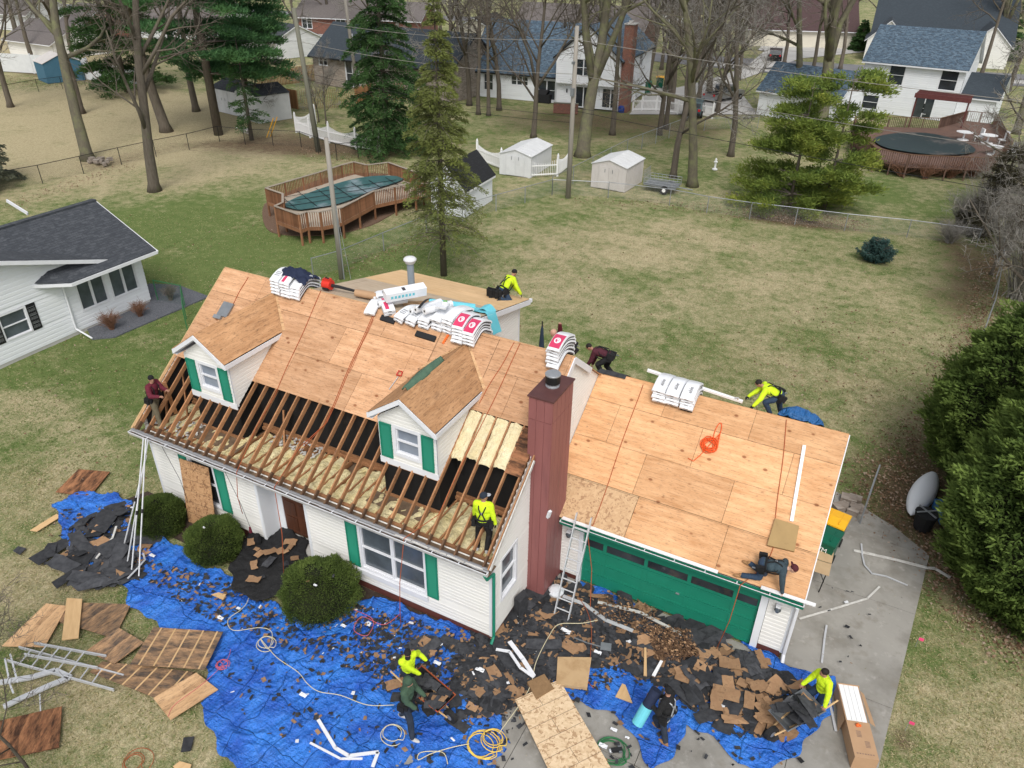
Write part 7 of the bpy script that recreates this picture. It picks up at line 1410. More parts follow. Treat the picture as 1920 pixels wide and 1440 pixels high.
def lettering(body, size, parent, mt):
    cu = bpy.data.curves.new('t', 'FONT'); cu.body = body; cu.size = size; cu.extrude = .001; cu.align_x = 'CENTER'; q = bpy.data.objects.new('t', cu); COL.objects.link(q)
    me = bpy.data.meshes.new_from_object(q.evaluated_get(bpy.context.evaluated_depsgraph_get())); bpy.data.objects.remove(q); me.materials.clear(); me.materials.append(MT[mt]); o = bpy.data.objects.new('lettering', me); COL.objects.link(o); o.parent = parent; return o
def stack(x, y, z, n, rz, tops, where, bend=.72, dz=.088, grp='shingle bundles on the roofs', **k):
    ords = ['bottom', 'second', 'third', 'fourth', 'fifth', 'sixth', 'seventh', 'eighth']
    for i in range(n):
        nm = 'top' if i == n-1 else ords[i]
        bundle('%s shingle bundle of %s' % (nm, where), (x+rnd.uniform(-.02,.02), y+rnd.uniform(-.03,.03), z+i*dz), rz+rnd.uniform(-.05,.05), bend=bend, top=tops[i % len(tops)], lift=i*.045, group=grp, text=k.get('text') if i == n-1 else None, bias=k.get('bias', 0), L_=k.get('L_', 1.0), W_=k.get('W_', .35))
zr_ = ZR + .01
stack(-9.82, YR+.02, zr_, 5, 0, ['white','white','pink','white','print'], 'the left ridge pile, left column', bend=.70, dz=.085)
stack(-9.42, YR+.02, zr_, 5, 0, ['pink','white','white','print','stripe'], 'the left ridge pile, middle column', bend=.70, dz=.085)
stack(-9.06, YR+.05, zr_, 4, 0, ['white','white','print','white'], 'the left ridge pile, right column', bend=.70, dz=.085)
stack(-3.22, YR+.0, zr_, 5, 0, ['white','white','pink','white','pink'], 'the pile above the right dormer, left column', bend=.68, dz=.085)
stack(-2.86, YR+.0, zr_, 4, 0, ['white','white','white','pink'], 'the pile above the right dormer, right column', bend=.68, dz=.085)
stack(-3.62, YR+.25, zr_-.03, 5, -.15, ['white','print','white','pink','white'], 'the long pile\'s right end', bend=.45, dz=.085)
stack(-4.02, YR+.25, zr_-.03, 4, -.1, ['white','white','print','white'], 'the long pile, second column from its right end', bend=.40, dz=.08)
stack(-4.42, YR+.2, zr_-.03, 3, -.1, ['white','white','white'], 'the long pile, third column from its right end', bend=.40, dz=.08)
stack(-6.40, YR+.10, zr_, 1, .15, ['white'], 'the long pile, lone pink and white one at its left end', bend=.45)
stack(-6.05, YR+.15, zr_, 2, .8, ['pink','stripe'], 'the long pile, turned pair near its left end', bend=.30)
stack(-5.15, YR+.10, zr_-.02, 2, -.3, ['white','print'], 'the long pile, low pair in the middle', bend=.40)
stack(-4.78, YR+.12, zr_-.02, 2, -.2, ['white','print'], 'the long pile, low pair right of the middle', bend=.40)
stack(-.30, YR+.0, zr_, 6, -.05, ['white','white','white','white','white','pink'], 'the tall pile beside the chimney', bend=.66, dz=.085)
for k, x in enumerate((2.02, 2.42, 2.84)): stack(x, GRY-.08, GRZ+.01, 4, 0, ['white','white','white','white'], 'the garage ridge pile, %s column' % ('left','middle','right')[k], bend=.58, dz=.08, text='able', L_=1.02, W_=.385)
mb = MB(); p = Pg(2.84-.17, LG-.62, .0); mb.prism([Pg(2.67,LG-.60,.015), Pg(3.01,LG-.60,.015), Pg(3.01,LG-.50,.015), Pg(2.67,LG-.50,.015)], Vector((0,-.05,.12))); mb.build('starter_strip', MT['black_rubber'], loc=p, label='black strip at the foot of the right column of the garage ridge pile', cat='strip')
# dark blue jacket over the left pile
mb = MB(); mb.grid(26, 26, lambda u, v: (-9.80+1.0*u+.06*nz(v*5,3), YR-.28+.75*v+.05*nz(u*6,9), zr_+.53 - .62*(abs(v-.42)*.75)**1.2 + .09*nz(u*5,v*5,2) + .05*nz(u*13,v*13) - .34*max(0,u-.62)*1.5 - .12*max(0,.15-u)*4)); mb.build('jacket', MT['navy_cloth'], loc=(-9.4,4.3,7.1), smooth=True, label='dark navy jacket thrown over the left ridge pile of bundles', cat='jacket')
# long pile: rolls and boxes
def roll(a, b, r, mt, lab, core=True, cat='roll', m2=None):
    a, b = Vector(a), Vector(b); t = thing('membrane_roll', lab, cat, a); mb = MB(); mb.tube([a, b], r, 18); mb.build('roll', MT[mt], t); d = (b-a).normalized(); mb = MB(); mb.tube([a-d*.004, a+d*.02], r*.35, 10); mb.build('core', MT['black_rubber'], t); return t
zt = lambda y: zs(y) + .0
roll((-7.30,4.62,6.74), (-6.45,4.75,6.72), .11, 'cardboard', 'brown paper-wrapped roll at the left end of the long pile')
roll((-7.35,4.82,6.66), (-6.6,4.95,6.66), .09, 'cardboard', 'second brown roll, behind the first at the left end of the long pile')
roll((-6.15,4.20,6.78), (-5.65,4.95,6.75), .10, 'wrap_white', 'white roll with dark core under the long white box'); roll((-4.95,4.12,6.86), (-4.60,4.95,6.80), .10, 'wrap_white', 'white roll lying in the middle of the long pile'); roll((-4.72,4.05,7.00), (-4.45,4.95,6.95), .10, 'wrap_white', 'white roll on top, middle of the long pile'); roll((-4.40,4.02,7.04), (-4.05,4.90,7.0), .10, 'wrap_white', 'white roll on top, nearer the right end of the long pile')
roll((-5.0,5.15,6.72), (-3.85,5.9,6.50), .12, 'cyan_sheet', 'cyan roll behind the long pile of bundles')
def crate(name, lab, c, size, M_, mt, cat='box'):
    mb = MB(); mb.cbox(c, size, 0, M=M_); o = mb.build(name, MT[mt], loc=c, label=lab, cat=cat); return o
Mx = Matrix.Rotation(.95, 3, 'Z') @ Matrix.Rotation(.22, 3, 'X'); bx_ = thing('long_box', 'long white printed carton lying on top of the pile, beside the vent pipe', 'box', (-5.55,4.75,7.08)); mb = MB(); mb.cbox((-5.55,4.75,7.08), (1.25,.30,.28), 0, M=Mx); mb.build('carton', MT['wrap_white'], bx_)
mb = MB()
for k in range(7): mb.cbox(tuple(Vector((-5.55,4.75,7.08)) + Mx @ Vector((-.45+.11*k,-.152,.0))), (.07,.002,.09), 0, M=Mx, m=0)
mb.cbox(tuple(Vector((-5.55,4.75,7.08)) + Mx @ Vector((-.05,.0,.142))), (.10,.16,.002), 0, M=Mx, m=1); mb.build('print', [MT['cyan_sheet'], MT['ink_dark']], bx_)
for k, (c, rz) in enumerate((((-6.35,5.05,6.70),.75),((-6.15,4.95,6.82),.68))): bundle('grey-printed bundle laid lengthwise behind the left end of the long pile, %s one' % ('lower','upper')[k], c, rz-1.57, bend=.05, top='print', L_=1.0)
crate('carton', 'small brown carton behind the middle of the long pile', (-4.95,5.75,6.42), (1.0,.22,.14), Matrix.Rotation(.1,3,'Z'), 'cardboard')
crate('board_offcut', 'brown plank offcut under the long white carton', (-5.5,5.3,6.52), (.9,.2,.05), Matrix.Rotation(.6,3,'Z'), 'ply_torn', 'plank')
mb = MB(); mb.cbox((-4.0,4.35,7.17), (.32,.34,.05), .2); mb.lathe((-3.98,4.45,7.2),[(.10,0),(.09,.05),(.02,.07)],10); o = mb.build('white_bag', MT['wrap_white'], loc=(-4,4.35,7.17), label='white bag with a green mark on top of the long pile', cat='bag')
mb = MB(); mb.cbox((-3.97,4.46,7.275), (.11,.08,.004), .6); mb.build('green_mark', MT['green_print'], o)
mb = MB(); mb.grid(14, 5, lambda u, v: (-4.62+.10*v+.02*u, 4.0+.75*u, 7.10+.10*math.sin(u*3.1)+.015*v)); mb.build('rubber_strip', MT['black_rubber'], loc=(-4.6,4.3,7.1), label='black curved strip lying over the white rolls', cat='strip')
for k, (x0, x1, y, z) in enumerate(((-5.95,-5.45,4.02,RZ(4.02)),(-4.62,-3.95,3.86,RZ(3.86)))): mb = MB(); mb.prism([(x0,y-.05,RZ(y-.05)+.01),(x1,y-.07,RZ(y-.07)+.01),(x1,y+.06,RZ(y+.06)+.01),(x0,y+.08,RZ(y+.08)+.01)], (0,-.02,.05)); mb.build('foam_strip', MT['black_rubber'], loc=(x0,y,z), label=('black block wedged under the left half of the long pile','black block wedged under the right half of the long pile')[k], cat='block')
mb = MB(); mb.grid(22, 8, lambda u, v: (-4.5+1.18*u, 5.95+.55*v+.15*u, zs(5.95+.55*v) + .03 + .02*nz(u*4,v*3) - (max(0,(-4.5+1.18*u)+3.55)*3.0 if -4.5+1.18*u > -3.55 else 0)))
mb.build('cyan_sheet', MT['cyan_sheet'], loc=(-4,6.2,6.3), smooth=True, label='cyan underlayment sheet draped over the low roof\'s right edge', cat='sheet')
mb = MB(); mb.grid(20, 9, lambda u, v: (-3.95+.42*u*(1-.0*v), 6.25+.42*v, zs(6.3) + .05 + .10*math.sin(u*2.0)-.45*max(0,u-.45)**1.4)); mb.build('cyan_sheet', MT['cyan_sheet'], loc=(-3.7,6.4,6.2), smooth=True, label='curled cyan flap hanging over the fascia beside the larger cyan sheet', cat='sheet')
# leaf blower
bl = thing('leaf_blower', 'red and black leaf blower lying at the ridge', 'leaf blower', (-8.35,4.62,6.66)); mb = MB(); mb.tube([(-8.5,4.60,6.80),(-8.22,4.62,6.80)], .16, 16); mb.cbox((-8.36,4.6,6.94), (.24,.16,.10), .1); mb.build('housing', MT['red_plastic'], bl)
mb = MB(); mb.tube([(-8.52,4.58,6.79),(-8.505,4.58,6.79)], .10, 12); mb.cbox((-8.36,4.52,6.70), (.22,.14,.08), 0); mb.tube([(-8.46,4.60,6.95),(-8.4,4.6,7.02),(-8.28,4.6,7.0)], .02, 6); mb.build('engine', MT['black_rubber'], bl)
mb = MB(); mb.tube([(-8.22,4.62,6.78),(-8.0,4.68,6.76),(-7.5,4.85,6.66)], [.055,.05,.042], 10); mb.build('nozzle', MT['black_rubber'], bl)
# roof edge items
mb = MB(); mb.grid(26, 6, lambda u, v: (-3.12+.14*(v-.5)*2*(.6+.4*math.sin(u*3.1)) - .05*u, 1.15+1.75*u, 6.44 - .11*abs(v-.5)*2 + .02*nz(u*7,v*4) + .03*math.sin(math.pi*u))); o = mb.build('felt_strip', MT['green_felt'], loc=(-3.1,2,6.4), smooth=True, label='crumpled green felt strip lying along the right dormer ridge', cat='felt'); o.modifiers.new('s','SOLIDIFY').thickness = .04
mb = MB(); mb.tube([(-4.62,2.42,RZ(2.42)+.04),(-4.52,2.75,RZ(2.75)+.06)], .013, 6, 0); mb.tube([(-4.60,2.78,RZ(2.78)+.06),(-4.44,2.78,RZ(2.78)+.07),(-4.46,2.88,RZ(2.88)+.07),(-4.58,2.88,RZ(2.88)+.07),(-4.60,2.78,RZ(2.78)+.06)], .02, 6, 1); mb.build('red_hand_tool', [MT['aluminium'], MT['red_plastic']], loc=(-4.6,2.6,5.4), label='red D-shaped tool handle sticking up behind the right dormer', cat='tool')
mb = MB(); mb.cbox((-11.42,3.15,RZ(3.15)+.06), (.42,.5,.06), 0, M=Matrix.Rotation(math.atan(SL),3,'X')); mb.cbox((-11.55,2.9,RZ(2.9)+.06), (.3,.12,.10), 0, M=Matrix.Rotation(math.atan(SL),3,'X')); mb.build('flashing_piece', MT['steel_grey'], loc=(-11.4,3.1,6), label='dark grey flashing piece leaning behind the left dormer', cat='flashing')
mb = MB(); mb.cbox((-3.66,3.92,RZ(3.92)+.03), (.06,.30,.03), -.2, M=Matrix.Rotation(math.atan(SL),3,'X')); mb.build('orange_tool', MT['orange_plastic'], loc=(-3.66,3.92,6.4), label='small orange tool at the foot of the pile above the right dormer', cat='tool')
# safety ropes down the decking
def rope(pts, r, mt, lab, cat='rope', group=None): mb = MB(); mb.tube(pts, r, 5); return mb.build('safety_rope' if cat == 'rope' else 'hose', MT[mt], loc=pts[0], smooth=True, label=lab, cat=cat, group=group)
def slope_rope(p, q, lab, mt='rope_rust', ext=None, r=.011):
    a, b = RF_(*p), RF_(*q); pts = [Vector(a) + (Vector(b)-Vector(a))*t + Vector((.015*math.sin(t*9+a[0]),0,.016)) for t in [k/14 for k in range(15)]]
    if ext: pts += [Vector(e) for e in ext]
    return rope(pts, r, mt, lab, group='safety ropes on the roofs')
def RF_(x, y): return PL(x, y, (0,-.4,3.05), (0,-SL,1))
def GR_(x, y): return PL(x, y, (0,2.83,2.44), (0,-GS,1))
slope_rope((603,545),(515,742),'rust-brown rope running down the decking from the leaf blower', ext=[(-8.1,.6,3.9),(-8.0,-.45,3.05),(-8.05,-.56,2.2),(-8.0,-.56,1.6)])
slope_rope((705,577),(608,797),'rust-brown rope running down the middle of the decking', ext=[(-6.45,.5,3.8),(-6.6,-.45,3.05),(-6.5,-.58,1.5),(-6.4,-.9,.1)])
slope_rope((707,579),(613,792),'second strand beside the middle rope', ext=[(-6.35,.5,3.8)])
slope_rope((965,643),(898,757),'rust-brown rope right of the right dormer, left strand'); slope_rope((976,645),(822,965),'rust-brown rope right of the right dormer, longer right strand', ext=[(-2.3,-.45,3.06),(-2.42,-.62,1.6),(-2.5,-.62,.5),(-2.45,-.7,.05)])
slope_rope((700,600),(655,700),'thin dark line left of the right dormer','rope_rust', r=.006); slope_rope((465,520),(425,592),'rust-brown rope left of the left ridge pile')
def g_rope(p, q, lab, ext=None, r=.011):
    a, b = GR_(*p), GR_(*q); pts = [Vector(a) + (Vector(b)-Vector(a))*t + Vector((.015*math.sin(t*8+a[0]),0,.018)) for t in [k/14 for k in range(15)]] + [Vector(e) for e in (ext or [])]; return rope(pts, r, 'rope_rust', lab, group='safety ropes on the roofs')
g_rope((1205,722),(1112,985),'rust-brown rope down the left part of the garage roof', [(1.45,2.68,2.42),(1.7,2.6,1.2),(1.9,2.2,.1),(2.4,1.4,.03),(2.6,.6,.03)]); g_rope((1475,788),(1448,1030),'rust-brown rope down the right part of the garage roof', [(6.0,3.3,2.8),(5.55,2.66,2.43),(5.5,2.62,1.2),(5.35,2.5,.1)])
# orange coil
c0 = GR_(1330,835); T1 = Vector((1,0,0)); T2 = Vector((0,math.cos(ga_),math.sin(ga_))); nG = Vector((0,-math.sin(ga_),math.cos(ga_))); pts = []
for k in range(150): a = k*.42; r_ = .17+.05*math.sin(k*.31)+.03*math.sin(k*.9); pts.append(Vector(c0) + T1*r_*math.cos(a) + T2*r_*1.05*math.sin(a) + nG*(.02+.05*(k/150)+.015*math.sin(k)))
for k in range(30): a = k/29*2*math.pi; pts.append(Vector(c0) + T1*(.10+.075*math.cos(a)) + T2*(.42+.30*math.sin(a)) + nG*.03)
pts += [Vector(GR_(1312,855)) + nG*.02, Vector(GR_(1300,865)) + nG*.02, Vector(GR_(1290,860)) + nG*.02]; rope(pts, .012, 'rope_orange', 'bright orange coiled rope on the garage roof')
# long white strips and board on the garage
mb = MB(); a, b = Vector(GR_(1508,836)), Vector(GR_(1484,978)); mb.beam(a+nG*.03, b+nG*.03, .085, .04, up=nG); mb.build('trim_strip', MT['white_plastic'], loc=a, label='white metal strip lying up the garage slope above the brown board', cat='strip')
mb = MB(); q = [Vector(GR_(*p)) for p in ((1453,974),(1498,988),(1489,1036),(1438,1024))]; mb.prism([p + nG*.01 for p in q], nG*.09); mb.build('foam_board', MT['tan_board'], loc=q[0], label='square brown pad on the garage roof below the white strip', cat='board')
mb = MB(); mb.beam((1.35,7.05,5.20),(4.15,7.35,4.78),.11,.06); mb.build('trim_strip', MT['white_plastic'], loc=(1.35,7.05,5.2), label='long white metal strip spanning the garage ridge pile to the hammering person', cat='strip')
mb = MB(); mb.beam((1.75,7.1,4.86),(2.25,7.1,4.83),.09,.03); mb.build('lath', MT['lumber_new'], loc=(1.8,7.1,4.85), label='short grey lath left of the garage ridge pile', cat='lath')
for k, (x0, x1) in enumerate(((.66,4.95),(4.98,5.0+.0),(6.02,7.30))):
    if x1 - x0 < .1: continue
    mb = MB(); mb.beam((x0,2.80,2.475),(x1,2.80,2.475 + (.0 if k == 0 else .03)),.10,.03); mb.build('trim_strip', MT['white_plastic'], loc=(x0,2.8,2.47), label=('','','white drip-edge strip being fitted at the garage eave, its end sticking out past the corner')[k] if k else 'long white drip-edge strip along the garage eave', cat='strip')
# blue tarp bundle behind the garage ridge
mb = MB(); mb.grid(36, 22, lambda u, v: (5.15+1.25*u, 7.2+.8*v, gz(7.2+.8*v) + .06 + .52*math.sin(math.pi*min(1,max(0,u)))**.5*math.sin(math.pi*v)**.6*(1-.35*u) + .06*nz(u*7,v*7,4) + .04*abs(nz(u*16,v*9)))); mb.build('tarp_heap', MT['tarp_teal'], loc=(5.8,7.6,4.4), smooth=True, label='blue tarp heaped behind the garage ridge beside the hammering person', cat='tarp')
mb = MB(); mb.grid(8, 10, lambda u, v: (-.25+1.1*u, 6.55+.9*v, max(RZ(2*YR-(6.55+.9*v)), gz(6.55+.9*v) if -.25+1.1*u > 0 else 0)+.05+.03*nz(u*4,v*4))); mb.build('felt_sheet', MT['asph_black'], loc=(0,7,4.8), label='sheet of black felt on the rear slope at the feet of the person in plum', cat='felt')
# closed blue garden umbrella behind the low roof
um = thing('patio_umbrella', 'closed dark blue patio umbrella standing behind the low rear roof', 'umbrella', (-3.35,9.75,0)); mb = MB(); mb.lathe((-3.35,9.75,1.6),[(.20,0),(.17,.6),(.12,1.6),(.05,2.6),(.02,2.75)],12); mb.build('canopy', MT['umbrella_blue'], um); mb = MB(); mb.tube([(-3.35,9.75,0),(-3.35,9.75,4.5)], .025, 8); mb.build('pole', MT['black_metal'], um)
# ================================================================ ground: tarps
def tarpmesh(name, pix, lab, amp=.05, mt='tarp_blue', z0=.04, lift=.0, sub=.05, folds=1.0, zoff=None, kind=None, group='blue tarps on the ground'):
    Q = np.array([G(*p)[:2] for p in pix]); lo, hi = Q.min(0)-.1, Q.max(0)+.1; nx, ny = int((hi[0]-lo[0])/sub)+1, int((hi[1]-lo[1])/sub)+1; x = np.linspace(lo[0],hi[0],nx); y = np.linspace(lo[1],hi[1],ny); X, Y = np.meshgrid(x, y)
    ins = np.zeros(X.shape, bool); dist = np.full(X.shape, 9.0); n = len(Q)
    ed = .10
    wx = X + .09*np.sin(Y*3.1+X*1.3) + .05*np.sin(Y*8.3); wy = Y + .09*np.sin(X*2.7+1) + .05*np.sin(X*7.9+2)
    for i in range(n):
        a, b = Q[i], Q[(i+1)%n]; d = b-a; c = ((a[1] > wy) != (b[1] > wy)) & (wx < (b[0]-a[0])*(wy-a[1])/(b[1]-a[1]+1e-12)+a[0]); ins ^= c; t = np.clip(((wx-a[0])*d[0]+(wy-a[1])*d[1])/(d@d),0,1); dist = np.minimum(dist, np.hypot(wx-a[0]-t*d[0], wy-a[1]-t*d[1]))
    Z = np.zeros(X.shape); s_ = len(pix)*1.7
    for j in range(ny):
        for i in range(nx):
            if not ins[j,i] and dist[j,i] > sub*2: continue
            px, py = X[j,i], Y[j,i]; wv = nz(px*.5+s_, py*.5)*2.2; h = 0
            for th_, f1, f2, am, sh in ((.5+wv*.5, .35, 1.5, 1.0, 7), (2.0+wv*.6, .45, 2.1, .7, 7), (1.2-wv*.7, .8, 3.6, .45, 6), (2.7+wv, 1.1, 5.0, .30, 5)):
                u_ = px*math.cos(th_)+py*math.sin(th_); v_ = -px*math.sin(th_)+py*math.cos(th_); q_ = nz(u_*f1+s_+sh, v_*f2, th_); h += am*max(0, 1-abs(q_)*sh)**1.3*(.35+.65*max(0, min(1, .5+1.6*nz(px*.8, py*.8+sh, 4))))
            Z[j,i] = amp*folds*h*.62 + .007*nz(px*9, py*9, 6) + amp*.45*nz(px*.9, py*.9, 2)
    Z = z0 + np.maximum(Z, -.02) + lift*np.exp(-dist*3.0)*(.5+.5*np.sin(X*1.7+Y*2.3)); idx = -np.ones(X.shape, int); vs = []; fs = []
    sdf = np.where(ins, dist, -dist); gy_, gx_ = np.gradient(sdf, y, x); gm2 = gx_**2+gy_**2+1e-6; out_ = (~ins) & (dist < sub*2.2); X = np.where(out_, X - gx_/gm2*sdf, X); Y = np.where(out_, Y - gy_/gm2*sdf, Y)
    m = MB(); vid = {}
    for j in range(ny-1):
        for i in range(nx-1):
            if ins[j,i] or ins[j,i+1] or ins[j+1,i] or ins[j+1,i+1]:
                q = []
                for jj, ii in ((j,i),(j,i+1),(j+1,i+1),(j+1,i)):
                    if (jj,ii) not in vid: vid[(jj,ii)] = len(vs); vs.append((X[jj,ii],Y[jj,ii],Z[jj,ii]))
                    q.append(vid[(jj,ii)])
                fs.append(tuple(q))
    m.add(vs, fs, 0, .5); o = m.build(name, MT[mt], loc=(Q[:,0].mean(),Q[:,1].mean(),0), smooth=True, label=lab, cat='tarp', group=group); o.modifiers.new('s','SOLIDIFY').thickness = .008; return o
tarpmesh('blue_tarp', [(215,1075),(285,1005),(345,1035),(420,1080),(500,1130),(560,1165),(640,1135),(665,1122),(720,1128),(790,1150),(850,1175),(895,1200),(900,1260),(930,1330),(960,1400),(925,1440),(890,1520),(560,1520),(430,1440),(405,1370),(375,1330),(385,1270),(350,1200),(300,1185),(280,1150),(250,1140)], 'huge crumpled blue tarp across the front lawn littered with shingle scraps', amp=.12)
tarpmesh('blue_tarp', [(95,950),(150,928),(225,925),(250,950),(290,1000),(260,1060),(215,1080),(170,1060),(130,1040),(120,1000)], 'smaller blue tarp at the left under a pile of torn shingles', amp=.12, z0=.05, sub=.06)
tarpmesh('blue_tarp', [(1010,1240),(1100,1225),(1180,1235),(1300,1270),(1400,1225),(1380,1210),(1440,1225),(1500,1255),(1575,1283),(1552,1330),(1540,1370),(1480,1420),(1430,1442),(1390,1440),(1330,1385),(1290,1362),(1275,1385),(1235,1445),(1200,1400),(1160,1355),(1100,1320),(1050,1300),(1015,1290)], 'blue tarp on the driveway under the heap of black and brown shingles', amp=.06, z0=.055)
tarpmesh('blue_tarp', [(1080,1095),(1130,1105),(1180,1120),(1200,1140),(1160,1140),(1110,1120),(1085,1110)], 'narrow blue tarp strip at the foot of the garage door', amp=.05, z0=.05, sub=.05)
tarpmesh('black_tarp', [(425,1080),(470,1010),(500,1000),(540,1000),(580,1022),(575,1060),(530,1130),(480,1132),(435,1110)], 'black felt sheet heaped before the front door steps', amp=.09, mt='tarp_black', z0=.20, lift=.05, sub=.06, group=None)
tarpmesh('blue_tarp', [(545,1165),(640,1130),(700,1130),(690,1165),(650,1200),(590,1200)], 'blue tarp fold bunched up below the largest yew globe', amp=.16, z0=.10, lift=.06, sub=.05)
# ---------------------------------------------------------------- torn shingles: individual pieces, copied
def torn(seed, w, h, mt, cut=True):
    rr = random.Random(seed); n = rr.randint(6,9); pts = []; per = [(-w/2,-h/2),(w/2,-h/2),(w/2,h/2),(-w/2,h/2)]
    for (a, b), (c, d) in zip(per, per[1:]+per[:1]):
        for k in range(3): t = k/3; pts.append((a+(c-a)*t + rr.gauss(0,.035)*w*.7, b+(d-b)*t + rr.gauss(0,.05)*h))
    mb = MB(); top = [Vector((x, y, .015*math.sin(x*7+seed)+.02*(y/h)**2)) for x, y in pts]; c = Vector((0,0,.012)); k = len(top); vs = [c]+top+[p-Vector((0,0,.006)) for p in top]
    mb.add(vs, [(0,i+1,(i+1)%k+1) for i in range(k)] + [(i+1,k+i+1,k+(i+1)%k+1,(i+1)%k+1) for i in range(k)], 0)
    me = None; o = mb.build('shingle_scrap', MT[mt]); o['kindmt'] = 1; del o['kindmt']; return o
tp_black = [torn(i, w, h, 'asph_black') for i, (w, h) in enumerate(((.9,.32),(.7,.30),(.5,.34),(.55,.22),(.36,.28),(.28,.2)))]; tp_brown = [torn(50+i, w, h, 'asph_brown') for i, (w, h) in enumerate(((.55,.28),(.42,.26),(.32,.24),(.24,.2),(.5,.16),(.2,.16)))]
usedp = set()
def scrap(x, y, z, i, brown, lab, grp, sc=1.0, tilt=.10):
    o = (tp_brown if brown else tp_black)[i]; c = o if o.name not in usedp else o.copy()
    if c is not o: COL.objects.link(c)
    usedp.add(o.name); c.location = (x,y,z); c.rotation_euler = (rnd.gauss(0,tilt), rnd.gauss(0,tilt), rnd.uniform(0,6.28)); c.scale = (sc,sc,sc); tag(c, lab, 'shingle scrap', grp); return c
def heap(pix, nb, nbr, where, grp, zh=.05, sc=(.7,1.15), sizes=(0,6), zb=.07, tilt=.10, peak=None):
    xy = scatter([(pix, nb+nbr)], 0); RN.shuffle(xy)
    for k, (x, y) in enumerate(xy):
        br = k >= nb; z = zb + rnd.random()*zh
        if peak: px_, py_, pr_, ph_ = peak; z += ph_*math.exp(-((x-px_)**2+(y-py_)**2)/pr_**2)
        if nz(x*.9, y*.9) > .05 and br is False and rnd.random() < .0: br = True
        scrap(x, y, z + (.02 if br else 0), rnd.randint(*(sizes[0], sizes[1]-1)), br, 'torn %s shingle piece %s' % ('brown' if br else 'black', where), grp, rnd.uniform(*sc), tilt)
heap([(150,965),(250,940),(290,1010),(265,1080),(200,1110),(110,1090),(90,1040)], 34, 6, 'in the left heap', 'shingle scraps in the left heap', zh=.14, sc=(.8,1.5), sizes=(0,5), tilt=.16)
heap([(900,1185),(960,1120),(1060,1100),(1230,1150),(1230,1250),(1130,1240),(1000,1280),(930,1350),(870,1310),(880,1240)], 44, 22, 'before the chimney and ladder', 'shingle scraps before the chimney', zh=.10, sc=(.7,1.3), sizes=(0,6))
heap([(1230,1150),(1330,1190),(1420,1240),(1520,1300),(1480,1400),(1330,1350),(1250,1290),(1180,1270),(1200,1200)], 52, 30, 'in the driveway heap', 'shingle scraps in the driveway heap', zh=.10, sc=(.9,1.5), sizes=(0,5), peak=(G(1330,1280)[0],G(1330,1280)[1],.9,.10))
heap([(445,1020),(560,1010),(560,1060),(500,1110),(450,1100)], 3, 11, 'on the black felt by the door', 'shingle scraps on the black felt', zh=.03, sc=(.6,1.1), sizes=(1,6), zb=.30)
heap([(780,1200),(900,1215),(940,1330),(880,1380),(800,1340),(720,1290),(730,1230)], 18, 8, 'round the left wheelbarrow', 'shingle scraps round the left wheelbarrow', zh=.05, sc=(.5,1.0), zb=.11)
heap([(1380,1280),(1440,1290),(1470,1380),(1380,1350)], 0, 18, 'in the brown patch of the driveway heap', 'brown shingle scraps on the driveway tarp', zh=.05, sc=(.7,1.0), sizes=(0,4), zb=.20)
def under(name, lab, pix, n, z=.06, zh=.05, s=(.12,.34), brown=.2):
    xy = scatter([(pix, n)], 0); mb = MB()
    for x, y in xy:
        w = rnd.uniform(*s); h = w*rnd.uniform(.4,.8); a = rnd.uniform(0,6.28); c, s_ = math.cos(a), math.sin(a); z_ = z + rnd.random()*zh; k = 9; P9 = [(math.copysign(abs(math.cos(t))**.5, math.cos(t))*w*rnd.uniform(.8,1), math.copysign(abs(math.sin(t))**.5, math.sin(t))*h*rnd.uniform(.75,1)) for t in [j*6.283/k for j in range(k)]]
        tx, ty = rnd.gauss(0,.12), rnd.gauss(0,.12); mb.prism([(x+u*c-v*s_, y+u*s_+v*c, z_+u*tx+v*ty) for u, v in P9], (0,0,.006), 1 if rnd.random() < brown else 0)
    return mb.build(name, [MT['asph_black'], MT['asph_brown']], kind='stuff', label=lab, cat='debris')
under('shingle_debris', 'bed of overlapping torn shingles before chimney, ladder and garage door', [(890,1195),(960,1115),(1060,1085),(1110,1120),(1230,1160),(1330,1195),(1410,1235),(1520,1300),(1470,1390),(1330,1345),(1250,1285),(1130,1245),(1000,1285),(930,1345),(870,1300)], 1000)
under('shingle_debris', 'bed of overlapping torn shingles of the left heap', [(160,975),(250,945),(285,1010),(262,1075),(200,1105),(140,1090),(120,1040)], 170, brown=.15)
under('shingle_debris', 'torn shingle pieces under and around the left wheelbarrow', [(850,1210),(900,1215),(940,1330),(880,1350),(850,1300)], 90)
def tiny(name, lab, polys, n, mts, s=(.04,.14), z=(.10,.16)):
    xy = scatter([(p, k) for p, k in polys], 0); mb = MB()
    for x, y in xy:
        w = rnd.uniform(*s); h = w*rnd.uniform(.35,.8); a = rnd.uniform(0,6.28); zz_ = rnd.uniform(*z); c, s_ = math.cos(a), math.sin(a); P4 = [(-w,-h*rnd.uniform(.5,1)),(w*rnd.uniform(.5,1),-h),(w,h*rnd.uniform(.4,1)),(-w*rnd.uniform(.5,1),h)]
        mb.face([(x+u*c-v*s_, y+u*s_+v*c, zz_+rnd.uniform(-.012,.012)) for u, v in P4], 0 if rnd.random() < .76 else (1 if rnd.random() < .93 else 2))
    return mb.build(name, [MT[m_] for m_ in mts], kind='stuff', label=lab, cat='debris')
